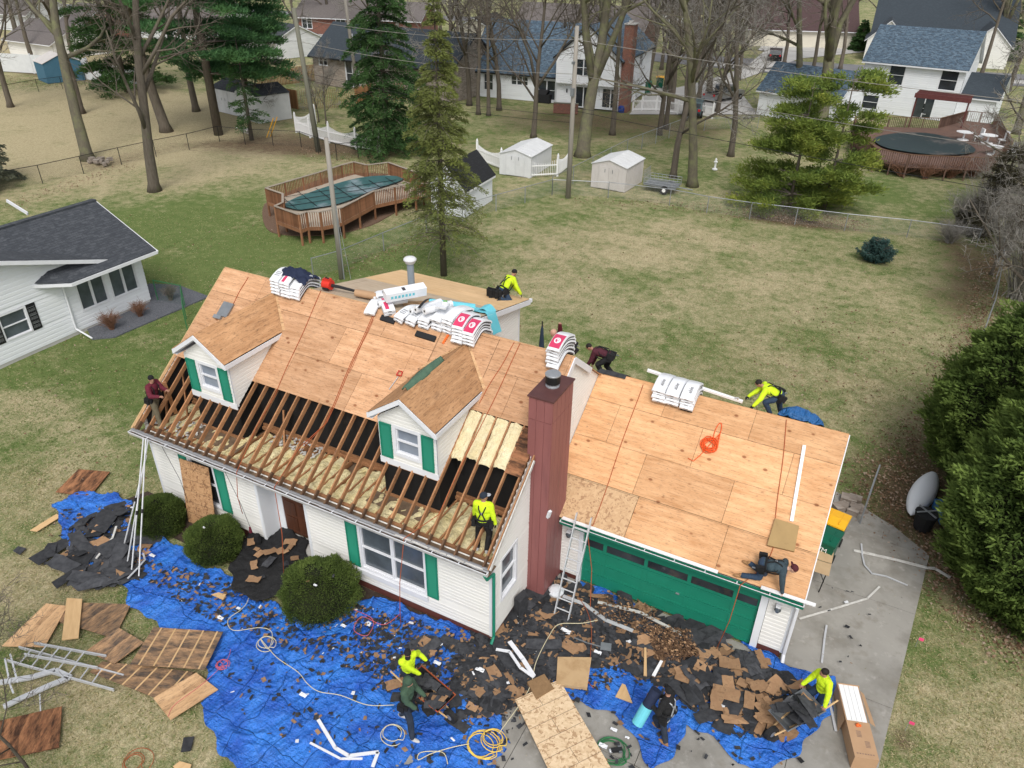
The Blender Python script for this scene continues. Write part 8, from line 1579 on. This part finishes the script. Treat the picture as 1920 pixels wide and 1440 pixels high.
tiny('shingle_crumbs', 'countless small black and brown crumbs of shingle over tarps and driveway', [([(260,1050),(420,1090),(560,1170),(680,1140),(890,1205),(900,1300),(640,1260),(380,1160),(260,1080)], 1000), ([(640,1130),(880,1190),(920,1380),(700,1300)], 600), ([(400,1240),(700,1250),(900,1440),(500,1420)], 130), ([(900,1190),(1080,1110),(1420,1240),(1540,1320),(1400,1400),(1180,1280),(950,1380)], 1700), ([(110,960),(280,950),(270,1090),(80,1060)], 260), ([(870,1380),(1160,1330),(1500,1420),(1560,1440),(860,1460)], 70), ([(1500,1100),(1640,1120),(1600,1260),(1500,1230)], 14)], 0, ['asph_black','asph_brown','wrap_white'], s=(.02,.085))
tiny('twig_debris', 'heap of brown pine needles and small rubbish before the garage door', [([(1210,1185),(1290,1195),(1310,1240),(1230,1250)], 1400), ([(1130,1120),(1230,1150),(1220,1200),(1110,1160)], 500)], 0, ['lumber_dark','asph_brown','leaf_litter'], s=(.01,.045), z=(.10,.34))
# ---------------------------------------------------------------- loose boards on the lawn
def sheet(pix, mt, lab, z=.04, th=.02, name='plywood_sheet', ribs=0, tz=(0,0,0,0), cat='plywood sheet', group='discarded roof sheets on the lawn'):
    q = [Vector(G(*p)) + Vector((0,0,z+t)) for p, t in zip(pix, tz)]; c = sum(q, Vector())/4; u = (q[1]-q[0]).normalized(); n = u.cross(q[3]-q[0]).normalized(); n = n if n.z > 0 else -n; v = n.cross(u)
    M_ = Matrix((u, v, n)).transposed(); Mi = M_.inverted(); L_ = [Mi @ (p-c) for p in q]; mb = MB(); mb.prism([(p.x,p.y,0) for p in L_], (0,0,th)); o = mb.build(name, MT[mt], label=lab, cat=cat, group=group); o.matrix_world = Matrix.Translation(c) @ M_.to_4x4()
    if ribs:
        mb = MB()
        for k in range(ribs): t = (k+.6)/ribs; a = L_[0].lerp(L_[1], t); b = L_[3].lerp(L_[2], t); mb.beam((a.x,a.y,th+.001),(b.x,b.y,th+.001),.042,.005)
        r = mb.build('clean_stripe', MT['lumber_new'], o)
    return o
sheet([(105,925),(148,882),(207,887),(170,932)], 'ply_rot', 'small torn reddish plywood sheet alone at the upper left of the tarps', cat='plywood sheet')
sheet([(100,1165),(150,1133),(247,1136),(215,1200)], 'ply_torn_dark', 'water-stained plywood sheet at the upper right of the left lawn pile', z=.05); sheet([(5,1215),(88,1135),(128,1140),(85,1217)], 'ply_torn', 'torn plywood sheet at the left end of the lawn pile', z=.06)
sheet([(119,1207),(128,1128),(157,1130),(150,1203)], 'lumber_new', 'narrow pale plank lying across two stained sheets', z=.12, th=.03, name='plank', cat='plank'); sheet([(165,1228),(225,1184),(273,1212),(217,1252)], 'ply_torn_dark', 'small dark square sheet in the middle of the lawn pile', z=.14)
sheet([(292,1188),(422,1198),(388,1269),(248,1258)], 'ply_torn_dark', 'dark sheet with four pale rafter stripes, uppermost of the lawn pile', z=.24, ribs=5, tz=(0,.03,0,0)); sheet([(195,1245),(365,1265),(315,1322),(170,1265)], 'ply_torn_dark', 'striped sheet half under the uppermost one', z=.09, ribs=6)
sheet([(290,1316),(370,1268),(411,1300),(322,1357)], 'ply_torn', 'pale sheet at the lower right of the lawn pile touching the tarp', z=.13); sheet([(-60,1440),(-20,1360),(118,1328),(112,1405)], 'ply_rot', 'dark red-brown stained sheet at the bottom left edge', z=.05, th=.03)
sheet([(325,1440),(338,1430),(360,1436),(352,1460)], 'lumber_new', 'pale offcut at the bottom edge left of the tarp', name='plank', cat='plank'); sheet([(0,1430),(1,1420),(90,1460),(60,1480)], 'ply_rot', 'corner of another brown sheet at the bottom left', z=.09) if False else None
sheet([(57,997),(107,966),(115,971),(70,999)], 'lumber_new', 'thin reddish plank left of the small blue tarp', name='plank', cat='plank')
for k, pix in enumerate((((55,1052),(118,1015),(145,1018),(75,1065)), ((95,1060),(160,1040),(180,1045),(150,1085)), ((100,1100),(150,1068),(165,1072),(110,1112)), ((135,1105),(200,1090),(228,1100),(150,1118)), ((165,1000),(195,965),(230,970),(200,1010)), ((180,1040),(250,1005),(262,1015),(205,1060)))): sheet(pix, 'asph_black', ['long black shingle strip sticking out left of the left heap','wide black shingle strip low in the left heap','black strip at the lower left of the left heap','black strip at the bottom of the left heap','upright-angled black strip in the left heap','black strip crossing the middle of the left heap'][k], z=.10+.03*k, th=.015, name='shingle_strip', cat='shingle strip', group='long black strips in the left heap')
for k, pix in enumerate((((340,1412),(345,1385),(365,1383),(358,1410)), ((25,1035),(35,1026),(50,1030),(38,1042)))): sheet(pix, 'asph_black', ['lone black shingle piece on the grass near the bottom','lone dark shingle piece on the grass at the far left'][k], z=.03, name='shingle_strip', cat='shingle strip', group=None)
# leaning boards
q = [Vector(G(362,990)), Vector(G(411,972)), None, None]; ob = thing('osb_sheet', 'strand board sheet leaning over the left front window', 'board', (-10.4,-.3,0)); mb = MB(); a, b = Vector((-10.80,-.42,.02)), Vector((-9.66,-.34,.02)); up_ = Vector((-.06,.30,2.28)); mb.prism([a, b, b+up_, a+up_], Vector((0,-.02,0))); mb.build('sheet', MT['osb'], ob)
# OSB sheet, brown board and tan foam in front
sheet([(965,1322),(1048,1284),(1145,1452),(1050,1500)], 'osb_pale', 'pale strand board sheet with ruled lines lying on the driveway at the bottom', z=.19, th=.02, cat='board', group=None, name='osb_sheet')
sheet([(1045,1242),(1108,1243),(1100,1300),(1042,1293)], 'tan_sheet', 'tan sheet with clipped corners on the tarp edge', z=.12, th=.10, cat='board', group=None, name='foam_sheet')
sheet([(988,1290),(1020,1275),(1038,1302),(1005,1322)], 'foam_brown', 'fuzzy brown insulation block at the top of the ruled strand board', z=.14, th=.10, cat='insulation', group=None, name='insulation_block')
sheet([(1153,1312),(1166,1287),(1172,1290),(1185,1324)], 'rope_orange' if False else 'lumber_new', 'orange-tan triangular offcut on the right tarp', z=.10, cat='offcut', group=None, name='plywood_offcut')
sheet([(398,1122),(412,1118),(426,1122),(420,1132)], 'lumber_new', 'small pale offcut on the tarp below the felt', z=.14, cat='offcut', group=None, name='plywood_offcut')
sheet([(1205,1278),(1206,1226),(1210,1226),(1211,1279)], 'lumber_new', 'narrow pale lath lying in the driveway heap', z=.22, th=.03, cat='lath', group=None, name='lath'); sheet([(1220,1278),(1236,1250),(1241,1252),(1226,1281)], 'white_plastic', 'short white strip beside the lath in the driveway heap', z=.24, cat='strip', group=None, name='trim_strip')
# ---------------------------------------------------------------- bent gutters and strips
def strip(pix, w, mt, lab, z=.06, th=.02, name='gutter_scrap', group='bent metal scraps', zs_=None):
    mb = MB(); P = [Vector(G(*p)) + Vector((0,0,(zs_[i] if zs_ else z))) for i, p in enumerate(pix)]
    for a, b in zip(P, P[1:]): mb.beam(a, b + (b-a).normalized()*.01, w, th)
    return mb.build(name, MT[mt], loc=P[0], label=lab, cat='metal strip', group=group)
strip([(1600,1034),(1640,1043),(1680,1052),(1738,1067),(1752,1068),(1780,1085)], .10, 'dirty_white', 'longest white gutter scrap across the side concrete into the leaves', z=.05)
strip([(1614,1022),(1616,1045),(1620,1062),(1634,1078),(1660,1083),(1700,1100)], .05, 'aluminium', 'thin kinked strip crossing the longest gutter scrap'); strip([(1498,1163),(1560,1145),(1625,1125),(1648,1103)], .055, 'dirty_white', 'pale bent strip running up the side concrete'); strip([(1549,1175),(1545,1200),(1540,1245)], .05, 'aluminium', 'thin upright grey strip above the hi-vis person at the right'); strip([(1553,1312),(1566,1373)], .06, 'aluminium', 'grey strip beside the open carton')
strip([(1055,1125),(1095,1140),(1135,1170),(1185,1190)], .11, 'aluminium', 'twisted silver gutter scrap below the ladder', z=.16); strip([(1120,1137),(1200,1157),(1290,1205)], .09, 'dirty_white', 'long white gutter scrap before the garage door', z=.18); strip([(955,1212),(980,1245),(1000,1277)], .12, 'white_trim', 'V-shaped white gutter scrap, right arm', z=.20); strip([(930,1228),(955,1232),(975,1262),(1000,1280)], .08, 'white_trim', 'V-shaped white gutter scrap, left arm', z=.22)
strip([(598,1357),(630,1410),(655,1425),(710,1418),(700,1445)], .08, 'white_trim', 'bent white gutter scrap at the bottom of the big tarp', z=.16); strip([(583,1400),(640,1430),(680,1430)], .05, 'white_trim', 'thin white strip beside the bent scrap on the big tarp', z=.15)
strip([(0,1285),(60,1275),(105,1262),(133,1275),(95,1290),(40,1315),(10,1330)], .14, 'aluminium', 'crumpled silver gutter scrap on the grass, left edge', z=.10, th=.05); strip([(222,998),(215,1020),(185,1058)], .06, 'dirty_white', 'curved pale strip in the left heap', z=.25); strip([(243,1095),(262,1075),(275,1060),(272,1048)], .05, 'aluminium', 'silver strip at the right of the left heap', z=.22); strip([(78,1345),(76,1305)], .03, 'aluminium', 'short silver rod on the grass under the crumpled scrap')
strip([(1075,1205),(1100,1215),(1125,1222)], .03, 'steel_grey', 'grey shovel shaft in the heap before the garage', z=.2)
strip([(12,1240),(22,1290),(28,1305)], .04, 'aluminium', 'left thin rod beside the crumpled scrap', z=.12); strip([(22,1232),(36,1285)], .04, 'aluminium', 'right thin rod beside the crumpled scrap', z=.12)
sv = thing('shovel', 'flat metal roofing shovel blade lying in the heap before the garage', 'shovel', G(1135,1222)); b = G(1135,1222); mb = MB(); mb.cbox((b[0],b[1],.2), (.28,.24,.02), .3); mb.build('blade', MT['steel_grey'], sv)
# ---------------------------------------------------------------- ladders
def ladder(a, b, side, lab, w=.42, rung=.30, name='ladder', r=.032, rails=2):
    a, b = Vector(a), Vector(b); t = thing(name, lab, 'ladder', a); d = (b-a).normalized(); s = Vector(side).normalized(); L_ = (b-a).length; n = d.cross(s)
    for i in (0,1): mb = MB(); o = s*w*(i-.5); mb.beam(a+o, b+o, .03, .085, up=n); mb.build('side_rail', MT['aluminium'], t)
    k = int(L_/rung)
    for j in range(1, k): mb = MB(); p = a + d*(j*rung); mb.tube([p - s*w/2, p + s*w/2], .019, 6); mb.build('rung', MT['aluminium'], t)
    return t
ladder((1.30,1.55,.03), (1.33,2.66,2.95), (1,0,0), 'aluminium extension ladder leaning on the garage eave beside the chimney', w=.42)
ladder(tuple(G(28,1232)+np.array([0,0,.12])), tuple(G(225,1285)+np.array([0,0,.10])), (-.35,1,0), 'aluminium ladder lying on the grass left of the plywood pile', w=.42, rung=.36)
ladder(tuple(G(60,1226)+np.array([0,0,.2])), tuple(G(195,1250)+np.array([0,0,.18])), (-.35,1,0), 'second ladder section lying on the first one on the grass', w=.36, rung=.36)
lp = thing('pump_jack_poles', 'tall leaning aluminium poles against the left front gutter', 'ladder', (-10.3,-2.9,0))
for k, (p, q) in enumerate((((248,1078),(300,880)), ((262,1085),(306,882)), ((240,1062),(300,878)), ((232,1035),(293,905)))):
    a = Vector(G(*p)) + Vector((0,0,.1)); b = Vector((-11.55+.10*k,-.62,3.15)) if k < 3 else Vector((-11.6,-.66,2.5)); mb = MB(); mb.tube([a, b], .022, 6); mb.build('pole', MT['aluminium'], lp); mb = MB(); c = a.lerp(b, .42+.03*k); mb.tube([c, c+(b-a).normalized()*.12], .04, 6); mb.build('clamp', MT['black_metal'], lp)
for k, (x, lab) in enumerate(((-10.9,'thin dark cable hanging down the left front wall'), (-8.35,'dark line with a hook hanging left of the front door'))): mb = MB(); mb.tube([(x,-.55,3.0),(x+.05,-.3,1.6),(x+.3,-.35,.8 if k else .1)], .008, 4); mb.build('hanging_line', MT['black_rubber'], loc=(x,-.5,3), label=lab, cat='rope')
mb = MB(); mb.tube([(-8.05,-.38,.92),(-8.05,-.38,.72)], [.03,.05], 8); mb.build('rope_hook', MT['maroon_cloth'], loc=(-8.05,-.38,.8), label='dark red rope grab hanging on the line left of the front door', cat='hook')
mb = MB(); mb.lathe((-7.98,-.25,.09), [(.10,0),(.12,.25),(.09,.45),(.03,.5)], 10); mb.build('black_bag', MT['black_cloth'], loc=(-7.98,-.25,0), label='black bag standing against the wall left of the front door', cat='bag')
# ---------------------------------------------------------------- hoses and cords
def gl(pix, z=.2, close=False, n=6):
    P = [Vector(G(*p)) + Vector((0,0,z)) for p in pix]; out = []
    for i in range(len(P)-1):
        p0, p1, p2, p3 = P[max(i-1,0)], P[i], P[i+1], P[min(i+2,len(P)-1)]
        for k in range(n): t = k/n; out.append(.5*((2*p1) + (p2-p0)*t + (2*p0-5*p1+4*p2-p3)*t*t + (3*p1-p0-3*p2+p3)*t**3))
    return out + [P[-1]]
def coil(c, r, n, dr, z=.12, tail=None, sq=.9, seed=0):
    rr = random.Random(seed); pts = []; cx_, cy_ = c[0], c[1]
    for k in range(n*18): a = k*2*math.pi/18; w = k//18; q = r + dr*math.sin(w*1.9+seed); pts.append(Vector((cx_ + .04*math.sin(w*2.1+seed) + q*math.cos(a), cy_ + .04*math.cos(w*1.7) + q*sq*math.sin(a), z + .018*w + .01*math.sin(a*3+w))))
    return pts + (tail or [])
rope(coil(G(905,1400), .36, 4, .05, .06, seed=1), .012, 'hose_yellow', 'yellow air hose coiled on the driveway edge at the bottom, larger coil', 'hose'); rope(coil(G(925,1392), .26, 3, .05, .13, seed=4), .012, 'hose_yellow', 'yellow hose coil overlapping the larger yellow coil', 'hose')
rope(gl([(935,1385),(990,1305),(1005,1250),(1030,1200),(1048,1180),(1090,1178),(1120,1172)], .2), .011, 'hose_pale', 'pale green-yellow hose running from the yellow coils towards the ladder', 'hose'); rope(gl([(880,1402),(850,1408),(810,1420),(785,1432),(790,1418),(830,1418),(840,1440)], .15), .011, 'hose_pale', 'pale hose looping left of the yellow coils', 'hose')
rope(coil(G(1147,1413), .33, 5, .04, .05, seed=2), .013, 'hose_green', 'green air hose coiled on the driveway beside the strand board', 'hose'); rope(gl([(470,905),(462,960),(470,1010),(482,1040),(478,1075),(468,1130),(455,1150),(430,1170),(440,1190),(490,1185),(512,1195),(505,1225),(490,1205),(520,1240),(560,1268),(578,1290),(600,1305),(640,1312),(690,1330),(740,1330)], .17), .010, 'hose_pale', 'pale hose wandering down from the eave and over the big tarp', 'hose')
rope(coil(G(500,1215), .24, 2, .04, .16, seed=5), .010, 'hose_pale', 'pale hose loops in the middle of the big tarp', 'hose'); rope(coil(G(735,1385), .24, 2, .05, .16, seed=6), .010, 'hose_pale', 'pale hose loop right of the green-hooded person\'s path', 'hose'); rope(coil(G(418,1255), .13, 4, .05, .17, seed=7), .008, 'rope_pink', 'small pinkish cord tangle at the left of the big tarp', 'cord'); rope(gl([(435,1225),(428,1245),(400,1275),(370,1300),(330,1330),(318,1352)], .17), .006, 'rope_pink', 'thin pink cord trailing over the pale sheet', 'cord')
rope(coil(G(255,1430), .26, 3, .09, .03, seed=8), .008, 'rope_rust', 'rust-coloured cord tangle on the grass at the bottom', 'cord'); rope(gl([(660,1150),(700,1170),(690,1200),(665,1190),(680,1165),(720,1180),(750,1160)], .18), .008, 'rope_pink', 'reddish cord tangle on the tarp below the right window', 'cord')
rope(gl([(1105,985),(1108,1100),(1110,1150),(1105,1200),(1108,1260),(1105,1240),(1095,1222)], .12), .009, 'rope_rust', 'rust cord from the ladder foot over the black heap', 'cord') if False else None
rope(gl([(1085,1130),(1100,1155),(1108,1190),(1105,1250),(1098,1280),(1112,1300)], .2), .009, 'rope_rust', 'rust cord trailing from the ladder foot over the tan sheet', 'cord')
ng = thing('nail_gun', 'nail gun lying in the green hose coil', 'nail gun', G(1155,1412)); b = G(1155,1412); mb = MB(); mb.cbox((b[0],b[1],.12), (.26,.08,.09), .6, 0); mb.cbox((b[0]+.05,b[1]+.08,.10), (.07,.20,.07), .6, 1); mb.build('body', [MT['black_rubber'], MT['steel_grey']], ng); mb = MB(); mb.tube([(b[0]-.14,b[1]-.10,.1),(b[0]-.06,b[1]-.02,.1)], .05, 10); mb.build('magazine', MT['aluminium'], ng)
# ---------------------------------------------------------------- wheelbarrows
def barrow(c, rz, tray, rim, lab, load):
    t = thing('wheelbarrow', lab, 'wheelbarrow', c, rz=rz); OFS[t.name] = (0,0,0); mb = MB()
    lo = [(-.35,-.20,.30),(.30,-.16,.28),(.30,.16,.28),(-.35,.20,.30)]; hi = [(-.55,-.34,.62),(.62,-.30,.58),(.62,.30,.58),(-.55,.34,.62)]
    mb.add(lo+hi, [(0,3,2,1),(0,1,5,4),(1,2,6,5),(2,3,7,6),(3,0,4,7)]); mb.build('tray', MT[tray], t).modifiers.new('s','SOLIDIFY').thickness = .01
    mb = MB(); mb.tube([hi[0],hi[1],hi[2],hi[3],hi[0]], .018, 6); mb.build('tray_rim', MT[rim], t)
    for s_ in (-1,1): mb = MB(); mb.tube([(-1.0,s_*.28,.66),(-.4,s_*.22,.42),(.70,s_*.08,.20)], .022, 6); mb.build('handle', MT['lumber_new'], t); mb = MB(); mb.tube([(-.30,s_*.22,.36),(-.42,s_*.24,.0)], .018, 5); mb.build('leg', MT['black_metal'], t)
    mb = MB(); mb.tube([(.72,-.05,.19),(.72,.05,.19)], .19, 16); w = mb.build('wheel', MT['tyre'], t); mb = MB(); mb.tube([(.72,-.055,.19),(.72,.055,.19)], .08, 10); mb.build('rim', MT['galv'], w)
    ca, sa = math.cos(rz), math.sin(rz)
    for k in range(load):
        x, y = rnd.uniform(-.42,.5), rnd.uniform(-.24,.24); z = .56 + .028*k*.6 + .10*(1-abs(x)/.6); scrap(c[0]+x*ca-y*sa, c[1]+x*sa+y*ca, z, rnd.choice((0,1,1,2,2,4)), rnd.random() < (.28 if rim == 'rope_rust' else .1), 'torn shingle piece heaped in %s' % lab.split(' heaped')[0].replace('wheelbarrow','the wheelbarrow',1) if False else 'shingle piece piled in the %s wheelbarrow' % ('left' if rim == 'rope_rust' else 'right'), 'shingle scraps in the %s wheelbarrow' % ('left' if rim == 'rope_rust' else 'right'), rnd.uniform(.6,.85), .22)
    return t
barrow((-.42,-2.42,.13), math.radians(-12), 'black_rubber', 'rope_rust', 'orange-rimmed wheelbarrow heaped with torn shingles on the big tarp', 17)
barrow((7.52,1.22,.06), math.radians(235), 'steel_grey', 'steel_grey', 'grey wheelbarrow heaped with black shingles at the right end of the driveway heap', 15)
# ---------------------------------------------------------------- right side objects
b = np.array([8.98,1.72,0]); cb = thing('trim_carton', 'long open cardboard carton of white trim pieces on the driveway', 'carton', tuple(b), rz=0); A0, B0 = Vector(G(1580,1290)), Vector(G(1605,1392)); u = (B0-A0); Lc = u.length; u.normalize(); v = Vector((u.y,-u.x,0)); v = v if v.x > 0 else -v; A0 = Vector((8.28,2.62,0)); B0 = A0 + u*1.95; Lc = 1.95; Wc = .52; hc_ = .42; mb = MB(); K = lambda s, w, z: A0 + u*s + v*w + Vector((0,0,z+.03))
mid = .52*Lc
mb.prism([K(mid,0,0),K(Lc,0,0),K(Lc,Wc,0),K(mid,Wc,0)], (0,0,hc_)); mb.prism([K(0,0,0),K(mid,0,0),K(mid,.02,0),K(0,.02,0)], (0,0,hc_-.02)); mb.prism([K(0,Wc-.02,0),K(mid,Wc-.02,0),K(mid,Wc,0),K(0,Wc,0)], (0,0,hc_-.06)); mb.prism([K(-.02,0,0),K(0,0,0),K(0,Wc,0),K(-.02,Wc,0)], (0,0,hc_)); mb.prism([K(0,0,0),K(mid,0,0),K(mid,Wc,0),K(0,Wc,0)], (0,0,.02))
mb.build('carton', MT['cardboard'], cb); mb = MB(); mb.prism([K(.2,0,hc_),K(mid,-.03,hc_-.02),K(mid+.08,-.12,.03),K(.25,-.02,hc_-.2)], Vector((0,0,.008))); mb.prism([K(.1,Wc,hc_-.04),K(mid,Wc+.02,hc_),K(mid,Wc+.16,hc_-.1),K(.1,Wc+.12,hc_-.15)], Vector((0,0,.008))); mb.build('flap', MT['cardboard'], cb)
mb = MB()
for k in range(4): mb.prism([K(-.0,.03+k*.115,.04),K(mid+.02,.03+k*.115,.04),K(mid+.02,.03+k*.115+.108,.04),K(-.0,.03+k*.115+.108,.04)], (0,0,hc_-.06))
mb.build('trim_pieces', MT['white_plastic'], cb); mb = MB()
for s_, w in ((mid+.25,.16),(mid+.5,.30)): 
    for k in range(5): mb.face([K(s_+k*.035,w,hc_+.003),K(s_+k*.035+.022,w,hc_+.003),K(s_+k*.035+.022,w+.11,hc_+.003),K(s_+k*.035,w+.11,hc_+.003)])
for k in range(7): mb.face([K(Lc-.12,.06+k*.058,hc_+.003),K(Lc-.09,.06+k*.058,hc_+.003),K(Lc-.09,.06+k*.058+.04,hc_+.003),K(Lc-.12,.06+k*.058+.04,hc_+.003)])
mb.build('print', mk('ink_faded', (.26,.17,.12), rough=.8), cb)
mb = MB(); p = K(mid+.12,.22,hc_); mb.lathe(tuple(p), [(.035,0),(.04,.05),(.02,.07),(.01,.1)], 8); mb.cbox((p.x+.05,p.y+.02,p.z+.02), (.06,.04,.04), .4); mb.build('chalk_box', MT['orange_plastic'], loc=p, label='orange chalk line reel on the carton lid', cat='tool')
bn = bin_((7.30,7.25,.03), math.radians(-12), 'bin_green', 'green wheelie bin with white WM lettering beside the garage', sc=1.0); bn.scale = (1.05,1.0,1.12); bn2 = bin_((7.42,8.10,.03), math.radians(-10), 'yellow_paint', 'green bin with yellow lid just behind the lettered one'); bn2.scale = (1.05,1.0,1.14)
lt_ = lettering('WM', .2, bn, 'white_plastic'); lt_.location = (-.03,-.365,.66); lt_.rotation_euler = (math.radians(86),0,0)
tb_ = thing('work_table', 'two-leaf wooden-topped folding table with black iron legs against the garage side', 'table', (7.35,6.2,0)); 
for k, y in enumerate((6.0, 6.55)): mb = MB(); mb.box(6.98,y,.72,7.58,y+.5,.75); mb.build('table_top', mk('table_wood', (.55,.40,.24), (.48,.33,.19), sc=3) if k == 0 else MT['table_wood'], tb_)
for x, y in ((7.5,6.05),(7.1,6.05),(7.5,6.95),(7.1,6.95)): mb = MB(); mb.tube([(x,y,.72),(x-.05,y-.05,.0)], .016, 5); mb.tube([(x,y,.4),(x-.15,y,.7)], .012, 4); mb.build('leg', MT['black_metal'], tb_)
cz = thing('canoe', 'white upturned boat hull showing beneath the arborvitae', 'boat', tuple(G(1715,945))); b = G(1722,930); mb = MB(); mb.grid(12, 18, lambda u, v: (b[0]+.40*math.sin(math.pi*v)**.6*math.cos(math.pi*u)-.2+.6*v, b[1]-1.4+2.9*v, .12+.34*math.sin(math.pi*u)**.8*(math.sin(math.pi*v)**.5))); mb.build('hull', MT['canoe_white'], cz, smooth=True); mb = MB(); mb.cbox((b[0]+.9,b[1]-.9,.3), (.8,.9,.35), .3); mb.build('tarp', MT['tarp_teal'], cz)
wb_ = thing('wire_basket', 'black mesh basket at the foot of the arborvitae', 'basket', tuple(G(1728,995))); b = G(1728,990); mb = MB(); mb.lathe(tuple(b), [(.25,0),(.34,.6),(.36,.62)], 12); mb.build('basket', MT['black_rubber'], wb_); mb = MB(); mb.beam((b[0]-.3,b[1]-.15,.66),(b[0]+.3,b[1]+.25,.66),.05,.03); mb.beam((b[0]-.25,b[1]+.25,.67),(b[0]+.25,b[1]-.2,.67),.05,.03); mb.build('cross_bar', MT['galv'], wb_)
gt = thing('yard_gate', 'open chain-link gate standing at the corner of the side concrete', 'gate', tuple(G(1618,975))); a, b = Vector(G(1612,982)), Vector(G(1632,925)); mb = MB(); mb.tube([a, a+Vector((0,0,1.2)), b+Vector((0,0,1.2)), b, a], .028, 6); mb.build('frame', MT['galv'], gt); mb = MB(); mb.face([a+Vector((0,0,.05)), b+Vector((0,0,.05)), b+Vector((0,0,1.2)), a+Vector((0,0,1.2))]); mb.build('mesh', MT['wire_grey'], gt)
for k, px in enumerate(((1590,940),(1575,955),(1600,960))): b = G(*px); mb = MB(); mb.cbox((b[0],b[1],.10), (.5,.35,.2), k*.7); mb.cbox((b[0]+.2,b[1]+.2,.06), (.4,.3,.12), k*1.1); mb.build('paving_stone', MT['stone'], loc=b, label=['dark stone slab heap at the garage rear corner, uppermost','dark stone slab heap at the garage rear corner, nearest the wall','stone slabs beside the open gate'][k], cat='stones')
for k, px in enumerate(((1716,1213),(1697,1370))): b = G(*px); mb = MB(); mb.tube([tuple(b),(b[0],b[1],.4)], .006, 4, 1); mb.box(b[0],b[1]-.002,.28,b[0]+.12,b[1]+.002,.38,0); mb.build('marker_flag', [MT['pink_flag'], MT['galv']], loc=b, label=['pink marker flag in the right lawn, further one','pink marker flag in the right lawn, nearer the bottom'][k], cat='flag', group='pink marker flags')
b = (.78,2.35,.05); mb = MB(); mb.lathe(b, [(.22,0),(.24,.1),(.16,.2),(.04,.24)], 12); mb.build('white_bag', MT['wrap_white'], loc=b, label='crumpled white plastic bag in the corner between chimney and garage', cat='bag')
mb = MB(); a = Vector((.08,1.1,.02)); mb.prism([a, a+Vector((.22,-.12,0)), a+Vector((.30,.25,.0)), a+Vector((.10,.40,0))], Vector((-.03,.05,.62))); mb.build('felt_roll', MT['asph_black'], loc=a, label='black felt slab propped against the gable wall by the chimney', cat='felt')
for k, (x, y, r, c) in enumerate(((-4.55,-1.5,1.27,'wrap_white'),(-4.85,-1.45,1.22,'leaf_brown'),(-4.35,-1.0,1.26,'asph_black'),(-9.0,-1.2,1.15,'wrap_white'))): mb = MB(); mb.cbox((x,y,r), (.10,.05,.02), k); mb.build('paper_scrap', MT['asph_brown' if c == 'leaf_brown' else c], loc=(x,y,r), label=['white scrap on the largest yew globe','brown scrap on the largest yew globe','dark shingle scrap on top of the largest yew globe','white scrap on the middle yew globe'][k], cat='scrap')
litw = [((288,1048),.10),((415,1165),.10),((330,1200),.12),((570,1310),.1),((1150,1375),.08),((1130,1405),.10),((1175,1390),.05),((820,1250),.1),((645,1180),.08),((1345,1330),.15),((1400,1340),.12),((1120,1230),.10),((1060,1190),.14),((900,1262),.12)]
for k, (px, s_) in enumerate(litw): b = G(*px); mb = MB(); mb.grid(4,4,lambda u,v: (b[0]+(u-.5)*s_*2, b[1]+(v-.5)*s_, .15+.03*nz(u*5,v*5,k))); mb.build('plastic_scrap', MT['wrap_white'], loc=b, label='small white plastic scrap among the shingle debris', cat='scrap', group='white plastic scraps on the ground')
